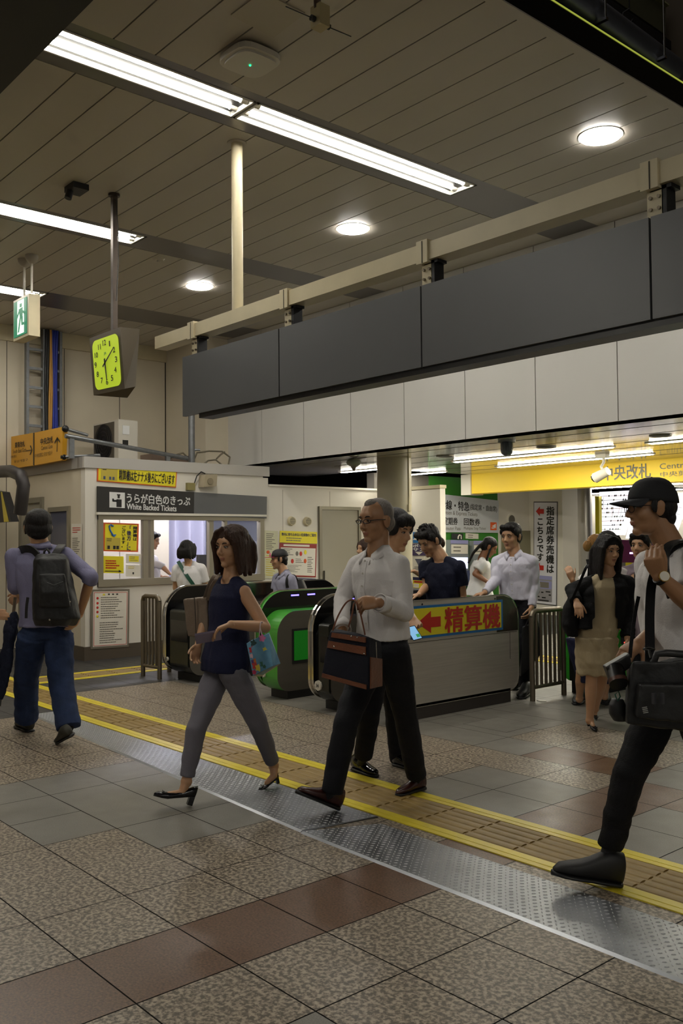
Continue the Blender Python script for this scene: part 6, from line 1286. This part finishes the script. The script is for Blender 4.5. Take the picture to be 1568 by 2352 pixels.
cap_hat(P, P.root, mat('cap_black', (18, 18, 22), .8, bump=.2, bs=200), mat('cap_black2', (22, 22, 28), .7)); glasses(P, P.root, mat('wire_black', (20, 18, 18), .3, .5), True, .0014)
w = P.J('wrL'); p = MB(); dw = (P.J('wrL')-P.J('elL')).normalized(); p.cyl(w-dw*.022, w-dw*.004, .031, BLACK, seg=22); p.build('watch_strap', P.root); p = MB(); wn = (-FWH+Z3*.2).normalized(); wc = w-dw*.014+wn*.031; p.cyl(wc, wc+wn*.009, .021, mat('watch_gold', (190, 150, 70), .2, .9), seg=24); p.cyl(wc+wn*.009, wc+wn*.0105, .0185, PAPER, seg=24); p.build('watch_face', P.root)
C_ = P
t = thing('messenger_bag', 'large black camera bag hanging in front of the capped man', 'bag', tuple(D_(1510, 1690, 3.45)))
f = [D_(1452, 1520, 3.42), D_(1640, 1512, 3.42), D_(1645, 1688, 3.42), D_(1438, 1664, 3.42)]; b_ = [v+FWH*.17 for v in f]; b_[0] = D_(1440, 1535, 3.58); b_[3] = D_(1434, 1655, 3.58)
soft_box('bag_body', f, b_, .006, BP, t, 10, .006, 20)
mb = MB(); ff = [D_(1470, 1572, 3.38), D_(1640, 1572, 3.38), D_(1640, 1668, 3.38), D_(1462, 1650, 3.38)]; soft_box('front_pocket', ff, [v+FWH*.06 for v in ff], .006, BP, t, 8, .004, 25)
p = MB(); p.tube([D_(1500, 1522, 3.44), D_(1508, 1502, 3.43), D_(1530, 1500, 3.43), D_(1600, 1505, 3.43)], .014, BP, 10); p.build('grab_handle', t)
strap('shoulder_strap', [D_(1492, 1530, 3.44), D_(1492, 1480, 3.5), D_(1492, 1400, 3.53), D_(1499, 1330, 3.52), D_(1530, 1270, 3.6), D_(1575, 1245, 3.75)], RTH, .036, .005, BLKC, t)
p = MB(); p.tube([D_(1476, 1491, 3.47), D_(1490, 1494, 3.46), D_(1503, 1491, 3.47), D_(1490, 1487, 3.47), D_(1476, 1491, 3.47)], .0035, DKMETAL, 6); p.tube([D_(1490, 1494, 3.46), D_(1494, 1512, 3.44)], .006, DKMETAL, 6); p.build('buckle', t)
for x_ in (1501, 1520): p = MB(); p.box(*(lambda c: (c.x-.006, c.x+.006, c.y-.006, c.y+.006, c.z-.03, c.z+.01))(D_(x_, 1598, 3.33)), mat('zip_pull', (54, 54, 58), .4)); p.build('zip_pull', t)
p = MB(); 
for k in range(4): a = D_(1474+k, 1626+k*4, 3.335); p.tube([a, a+RTH*.018+Z3*.003], .0022, mat('tag_grey', (140, 140, 136), .5), 5)
p.build('stitched_mark', t)
strap('backpack_strap', [D_(1541, 1372, 3.56), D_(1532, 1340, 3.55), D_(1526, 1300, 3.54), D_(1530, 1262, 3.58), D_(1548, 1246, 3.66), D_(1580, 1240, 3.75)], RTH, .032, .01, BP, C_.root)
t = thing('camera', 'black camera with a brown grip held low by the capped man', 'camera', tuple(D_(1418, 1570, 3.55)))
f = [D_(1391, 1532, 3.5), D_(1446, 1500, 3.5), D_(1452, 1530, 3.5), D_(1404, 1566, 3.5)]; soft_box('camera_body', f, [v+FWH*.05 for v in f], .004, mat('camera_black', (20, 18, 17), .35), t, 3)
p = MB(); p.cyl(D_(1412, 1535, 3.52), D_(1420, 1572, 3.46), .034, mat('lens_black', (14, 13, 13), .3), seg=22); p.cyl(D_(1418, 1560, 3.475), D_(1420, 1568, 3.466), .036, mat('lens_brown', (70, 40, 28), .4), seg=22); p.build('lens', t); p = MB(); p.tube([D_(1404, 1553, 3.485), D_(1421, 1548, 3.485)], .004, mat('camera_trim', (150, 150, 170), .2, .8), 6); p.build('trim_strip', t)
strap('neck_strap', [D_(1446, 1510, 3.52), D_(1450, 1470, 3.56), D_(1458, 1410, 3.6), D_(1466, 1370, 3.62)], RTH, .014, .003, BLKC, t)
t = thing('lens_pouch', 'small black pouch with a green carabiner hanging beside the camera bag', 'bag', tuple(D_(1420, 1655, 3.55))); mb = MB(); loft(mb, [(D_(1418, 1604, 3.55), RTH, FWH, .02, .02), (D_(1417, 1618, 3.55), RTH, FWH, .032, .03), (D_(1420, 1640, 3.55), RTH, FWH, .036, .034), (D_(1424, 1656, 3.55), RTH, FWH, .025, .025)], 18); organic('pouch_body', mb, .005, [BP], t, 4)
p = MB(); p.tube([D_(1416, 1606, 3.52), D_(1412, 1595, 3.52), D_(1420, 1588, 3.52), D_(1424, 1600, 3.52), D_(1418, 1610, 3.52)], .003, mat('carabiner_green', (30, 80, 64), .3, .6), 6); p.build('carabiner', t)
# ---- woman in beige dress
P = person(dict(label='woman in a beige dress and open black jacket walking towards the camera', D=6.95, fem=True, phi=75, sphi=95, g=.98, vox=.006,
    hd=(1396, 1266), hphi=112, hp=-4, hsize=.228, nk=(1397, 1322), pv=(1374, 1448), sw=1.02, hair=('long', HBLACK), bulk=.95,
    elR=(1312, 1356, .02), wrR=(1324, 1382, -.12), handR=dict(d=(D_(1331, 1408, 6.7)-D_(1323, 1380, 6.8)), n=-FWH, curl=30, side=-1), elL=(1440, 1405, .0), wrL=(1440, 1468, -.08), handL=dict(curl=25),
    knR=(1358, 1552, -.02), anR=(1354, 1655, -.02), toeR=('f', 1369, 1682), heelR=D_(1351, 1666, 6.98), knL=(1384, 1550, .1), anL=(1366, 1628, .34), toeL=('f', 1369, 1655), heelL=D_(1364, 1636, 7.35), shoe='pump', shoem=PATENT,
    top=dict(name='dress_top', m=BEIGE, sleeve='none', add=.012, lo=-.2, amp=.008, k=22), bottom=dict(kind='skirt', name='dress_skirt', m=BEIGE, len=.24, fl=.0, amp=.014, k=26, zs=.2)))
mb = MB(); sp = P.neck-P.pv; jr = []
for f_, w, d in ((.05, .19, .145), (.3, .18, .138), (.6, .185, .138), (.8, .18, .125), (.92, .14, .1), (.98, .09, .07)): jr.append((P.pv+sp*f_-P.fwd*.012, P.rt, P.fwd, w, d))
loft(mb, jr, 30)
for sh, el, wr in P.arms.values(): cap(mb, P.neck.lerp(sh, .35)-Z3*.005, sh, .055, .062); limb(mb, [sh, el, el.lerp(wr, .9)], [.06, .052, .045])
jo = organic('jacket_raw', mb, .006, [BLKC], None, 4, .01, 26, 9)
me = jo.data; import bmesh
bm2 = bmesh.new(); bm2.from_mesh(me); kill = []
for fc in bm2.faces:
    c = fc.calc_center_median()-P.pv; y = c.dot(P.fwd); x = c.dot(P.rt); z = c.z
    if y > .03 and -.085-.02*(z < .1) < x < .07+.02*(z < .1): kill.append(fc)
bmesh.ops.delete(bm2, geom=kill, context='FACES')
bv = [v for v in bm2.verts if v.is_boundary]
for _ in range(14):
    nw = {}
    for v in bv:
        nb = [e.other_vert(v).co for e in v.link_edges if e.is_boundary]
        if nb: nw[v] = (v.co+sum(nb, Vector())/len(nb))/2
    for v, c_ in nw.items(): v.co = c_
bm2.to_mesh(me); bm2.free(); jo.name = 'jacket'; jo.parent = P.root; jo.matrix_parent_inverse = P.root.matrix_world.inverted()
B_w = P
t = thing('shoulder_bag', 'soft black shoulder bag at the side of the woman in the beige dress', 'bag', tuple(D_(1300, 1465, 6.95))); mb = MB(); loft(mb, [(D_(1316, 1368, 6.95), RTH, FWH, .03, .04), (D_(1310, 1395, 6.95), RTH, FWH, .055, .07), (D_(1308, 1435, 6.95), RTH, FWH, .06, .08), (D_(1314, 1462, 6.95), RTH, FWH, .04, .06)], 20); organic('bag_body', mb, .007, [BLKC], t, 4, .006, 30)
strap('strap', [D_(1312, 1380, 6.85), D_(1330, 1340, 6.76), D_(1345, 1305, 6.74), D_(1350, 1297, 6.85)], RTH, .02, .005, BLKC, t)
# ---- two people behind her
P = person(dict(label='person in a white top and navy skirt hidden behind the woman in beige', D=7.9, fem=True, phi=100, g=.98, vox=.008, face=False, hd=(1397, 1252), hphi=100, nk=(1393, 1302), pv=(1350, 1452), hair=('bob', HBLACK), elR=(1322, 1350, 0), wrR=(1314, 1332, -.2), handR=dict(d=Z3*1.-RTH*.3, n=-FWH, curl=40, side=1), elL=(1436, 1370, 0), wrL=(1430, 1420, -.1),
    knR=(1334, 1545, -.05), anR=(1330, 1606, 0), toeR=('f', 1320, 1620), heelR=('f', 1340, 1608), knL=(1392, 1545, 0), anL=(1388, 1600, 0), toeL=('f', 1392, 1620), heelL=('f', 1386, 1606), shoe='oxford', shoem=BLACK, bare=True, top=dict(name='blouse', m=WSHIRT, sleeve='short', add=.012, slv=1.1), bottom=dict(kind='skirt', name='skirt', m=cloth('skirt_navy', (28, 30, 56)), len=.34)))
strap('bag_strap', [D_(1352, 1285, 7.75), D_(1356, 1310, 7.7), D_(1352, 1345, 7.72)], RTH, .05, .006, BLKC, P.root)
P = person(dict(label='person with reddish blond hair in a bun behind the woman in the beige dress', D=9.2, fem=True, phi=200, g=.98, vox=.01, face=False, hd=(1372, 1254), hphi=200, nk=(1372, 1292), pv=(1372, 1410), hair=('bun', HBLOND), elR=(1345, 1350, 0), wrR=(1340, 1390, 0), elL=(1400, 1350, 0), wrL=(1400, 1390, 0), knR=(1360, 1490, 0), anR=(1360, 1555, 0), toeR=('f', 1350, 1570), heelR=('f', 1364, 1563), knL=(1385, 1490, 0), anL=(1385, 1555, 0), toeL=('f', 1380, 1570), heelL=('f', 1390, 1562), top=dict(name='blouse', m=WSHIRT, sleeve='short'), bottom=dict(kind='trousers', m=DKTR)))
P = person(dict(label='person with a black backpack strap partly hidden by the capped man', D=7.9, phi=60, g=.98, vox=.009, hd=(1470, 1254), hphi=50, nk=(1478, 1300), pv=(1485, 1440), hair=('short', HBLACK), elR=(1466, 1335, -.1), wrR=(1448, 1352, -.3), handR=dict(d=-RTH-Z3*.3, n=Z3, curl=40), elL=(1510, 1370, 0), wrL=(1505, 1420, 0),
    knR=(1475, 1540, 0), anR=(1475, 1610, 0), toeR=('f', 1462, 1625), heelR=('f', 1480, 1615), knL=(1500, 1540, 0), anL=(1500, 1610, 0), toeL=('f', 1490, 1625), heelL=('f', 1505, 1614), top=dict(name='shirt', m=mat('shirt_mauve', (150, 136, 146), .8), sleeve='short'), bottom=dict(kind='trousers', m=DKTR)))
strap('backpack_strap', [D_(1466, 1296, 7.7), D_(1462, 1320, 7.68), D_(1464, 1350, 7.7)], RTH, .045, .01, BP, P.root)
# ---- man in navy t-shirt
P = person(dict(label='man in a navy v-neck t-shirt looking down at the gate reader', D=8.4, phi=40, sphi=55, g=1.02, vox=.0065, hd=(985, 1243), hphi=38, hp=-28, hsize=.265, nk=(1014, 1286), pv=(1020, 1440), sw=1.05, hair=('spiky', HBLACK), closed=.5,
    elL=(1062, 1368, -.05), wrL=(1060, 1425, -.12), elR=(980, 1346, .05), wrR=(962, 1366, -.22), handR=dict(d=-RTH-Z3*.15, n=Z3, curl=25, side=-1), knL=(1025, 1545, 0), anL=(1035, 1620, .1), toeL=('f', 1015, 1640), heelL=('f', 1040, 1626), knR=(1000, 1545, -.1), anR=(995, 1625, -.1), toeR=('f', 972, 1646), heelR=('f', 1000, 1632),
    top=dict(name='t_shirt', m=cloth('tee_navy', (20, 24, 44)), sleeve='short', add=.012, amp=.009, slv=1.08), bottom=dict(kind='trousers', m=DKTR)))
# ---- person behind him with tied hair
P = person(dict(label='person with tied brown hair standing behind the man in the navy t-shirt', D=9.3, fem=True, phi=20, g=.95, vox=.009, face=True, hd=(988, 1254), hphi=20, hp=-15, nk=(1000, 1290), pv=(1000, 1400), hair=('bun', HBROWN), elR=(975, 1325, 0), wrR=(950, 1312, -.1), handR=dict(d=-RTH, n=Z3, curl=30), elL=(1015, 1340, 0), wrL=(1000, 1370, 0), knR=(995, 1490, 0), anR=(995, 1555, 0), toeR=('f', 985, 1568), heelR=('f', 1000, 1560), knL=(1008, 1490, 0), anL=(1008, 1555, 0), toeL=('f', 1000, 1572), heelL=('f', 1012, 1564), top=dict(name='blouse', m=mat('blouse_plum', (74, 66, 90), .8), sleeve='short'), bottom=dict(kind='trousers', m=DKTR)))
# ---- woman in loose white top
P = person(dict(label='woman with long dark braids in a loose white top facing the ticket machine', D=11.2, fem=True, phi=175, g=1.0, vox=.009, skin=SKINW, hd=(1124, 1257), hphi=172, hp=-30, hsize=.235, nk=(1106, 1285), pv=(1100, 1368), hair=('braids', HBLACK), closed=.5, elR=(1090, 1318, -.18), wrR=(1122, 1338, -.28), handR=dict(d=RTH, n=-FWH, curl=50), elL=(1096, 1320, .2), wrL=(1120, 1335, .15), knR=(1095, 1450, 0), anR=(1095, 1510, 0), toeR=('f', 1106, 1522), heelR=('f', 1092, 1522), knL=(1103, 1450, 0), anL=(1103, 1508, 0), toeL=('f', 1112, 1519), heelL=('f', 1100, 1519),
    top=dict(name='loose_top', m=cloth('top_white', (232, 230, 228)), sleeve='short', add=.03, flare=.12, lo=.0, amp=.014, k=20, zs=.2, slv=1.35), bottom=dict(kind='trousers', m=cloth('trouser_taupe', (100, 92, 80)))))
# ---- man in pale shirt
P = person(dict(label='man in a pale lilac-white shirt walking out through the gates', D=8.6, phi=55, sphi=60, g=1.02, vox=.0065, hd=(1173, 1233), hphi=48, hp=-4, hsize=.25, nk=(1181, 1274), pv=(1187, 1375), sw=1.02, hair=('short', HBLACK), closed=.4,
    elR=(1139, 1332, .0), wrR=(1112, 1362, -.2), handR=dict(d=-RTH-Z3*.2, n=Z3, curl=30), elL=(1226, 1345, -.05), wrL=(1220, 1396, -.15), handL=dict(curl=70), knL=(1200, 1495, -.1), anL=(1205, 1575, 0), toeL=('f', 1192, 1606), heelL=('f', 1212, 1594), knR=(1180, 1495, 0), anR=(1190, 1565, .2), toeR=('f', 1178, 1586), heelR=('f', 1196, 1577),
    top=dict(name='shirt', m=cloth('shirt_pale', (214, 212, 226), bump=.2), sleeve='long', add=.012, lo=.0, amp=.011, k=26, collar=True, placket=True), bottom=dict(kind='trousers', m=DKTR)))
t = thing('document_bag', 'black shoulder briefcase seen through the bars of the steel barrier', 'bag', tuple(D_(1215, 1550, 8.45))); f = [D_(1200, 1440, 8.42), D_(1236, 1424, 8.42), D_(1246, 1500, 8.42), D_(1196, 1556, 8.42)]; soft_box('bag_body', f, [v+FWH*.12 for v in f], .008, BP, t, 5); strap('handle', [D_(1206, 1440, 8.4), D_(1216, 1420, 8.38), D_(1232, 1430, 8.4)], FWH, .025, .008, BP, t)
# ---- boy
P = person(dict(label='boy in a black cap with pink brim and grey polo shirt behind the green gate', D=9.9, phi=20, sphi=35, g=.82, vox=.007, hd=(640, 1285), hphi=14, hp=-4, hsize=.215, nk=(652, 1318), pv=(655, 1410), hair=('undercap', HBLACK), elL=(676, 1372, -.1), wrL=(668, 1410, -.15), elR=(632, 1370, .1), wrR=(628, 1405, .05), knL=(660, 1480, 0), anL=(662, 1530, 0), toeL=('f', 650, 1546), heelL=('f', 666, 1540), knR=(648, 1480, 0), anR=(645, 1528, 0), toeR=('f', 634, 1543), heelR=('f', 650, 1537),
    top=dict(name='polo_shirt', m=striped('polo_grey', (168, 168, 186), (146, 146, 166), 60), sleeve='short', add=.014, collar=True, slv=1.2), bottom=dict(kind='trousers', m=cloth('short_navy', (40, 42, 60)))))
cap_hat(P, P.root, mat('cap_black3', (16, 15, 18), .6), mat('cap_pink', (206, 40, 110), .6), mat('cap_pink2', (196, 60, 120), .6), True)
t = thing('backpack', 'small black backpack on the shoulder of the boy in the pink-brimmed cap', 'backpack', tuple(D_(690, 1390, 9.9))); mb = MB(); loft(mb, [(D_(684, 1330, 10.0), RTH, FWH, .06, .1), (D_(690, 1360, 10.0), RTH, FWH, .09, .13), (D_(690, 1395, 10.0), RTH, FWH, .08, .12)], 18); organic('pack_body', mb, .01, [BP], t, 4); strap('shoulder_strap', [D_(660, 1350, 9.75), D_(659, 1335, 9.74), D_(664, 1322, 9.76), D_(674, 1322, 9.8), D_(682, 1334, 9.85)], RTH, .035, .01, BP, t)
# ---- woman at the ticket window
P = person(dict(label='woman with a black bob in a white t-shirt at the ticket window, seen from behind', D=11.35, fem=True, phi=262, g=1.0, vox=.008, face=False, hd=(430, 1264), hphi=255, hsize=.232, nk=(434, 1296), pv=(438, 1390), hair=('back_bob', HBLACK), elL=(402, 1350, .05), wrL=(412, 1372, .25), elR=(474, 1352, .05), wrR=(462, 1376, .25), knL=(430, 1460, 0), anL=(430, 1515, 0), toeL=D_(428, 1520, 11.5), heelL=D_(430, 1522, 11.3), knR=(446, 1460, 0), anR=(446, 1515, 0), toeR=D_(446, 1520, 11.5), heelR=D_(448, 1522, 11.3),
    top=dict(name='t_shirt', m=cloth('tee_white', (228, 224, 222)), sleeve='short', add=.025, flare=.06, lo=-.2, amp=.014, k=22, zs=.2, slv=1.35), bottom=dict(kind='trousers', m=DKTR)))
t = thing('crossbody_bag', 'dark green crossbody bag strap over the back of the woman at the ticket window', 'bag', tuple(D_(455, 1360, 11.2))); strap('strap', [snap(P, D_(x_, y_, 11.3), -FW, .006) for x_, y_ in ((409, 1289), (420, 1305), (432, 1322), (446, 1342), (456, 1358))], RTH, .045, .004, mat('strap_green', (20, 74, 56), .5), t); p = MB(); c = D_(462, 1372, 11.12); p.box(c.x-.1, c.x+.1, c.y-.1, c.y+.1, c.z-.06, c.z+.08, mat('strap_green', (20, 74, 56), .5)); p.build('bag_body', t)
# ---- office clerk
P = person(dict(label='clerk in a white shirt bending over the counter inside the ticket office', D=12.7, phi=165, g=1.0, vox=.009, hd=(350, 1242), hphi=172, hp=-10, hsize=.24, nk=(342, 1276), pv=(350, 1372), hair=('short', HBLACK), elR=(372, 1300, -.1), wrR=(389, 1317, -.15), handR=dict(d=RTH-Z3*.3, n=Z3, curl=20), elL=(352, 1315, .1), wrL=(372, 1326, .1), knR=(352, 1440, 0), anR=(350, 1490, 0), toeR=('f', 362, 1492), heelR=('f', 345, 1492), knL=(345, 1440, 0), anL=(340, 1488, 0), toeL=('f', 352, 1490), heelL=('f', 335, 1490), top=dict(name='shirt', m=WSHIRT, sleeve='elbow', add=.012), bottom=dict(kind='trousers', m=DKTR)))
P = person(dict(label='person with wavy brown hair half hidden behind the collar of the grey-haired man', D=10.2, fem=True, phi=30, g=.95, vox=.01, face=False, hd=(838, 1262), hphi=20, nk=(845, 1290), pv=(850, 1390), hair=('bob', HBROWN), elR=(830, 1340, 0), wrR=(826, 1370, 0), elL=(865, 1340, 0), wrL=(865, 1375, 0), knR=(843, 1470, 0), anR=(842, 1528, 0), toeR=('f', 832, 1540), heelR=('f', 846, 1534), knL=(856, 1470, 0), anL=(858, 1528, 0), toeL=('f', 848, 1542), heelL=('f', 862, 1536), top=dict(name='blouse', m=mat('blouse_print', (170, 150, 130), .8, ns=60, na=.6), sleeve='short'), bottom=dict(kind='trousers', m=DKTR)))
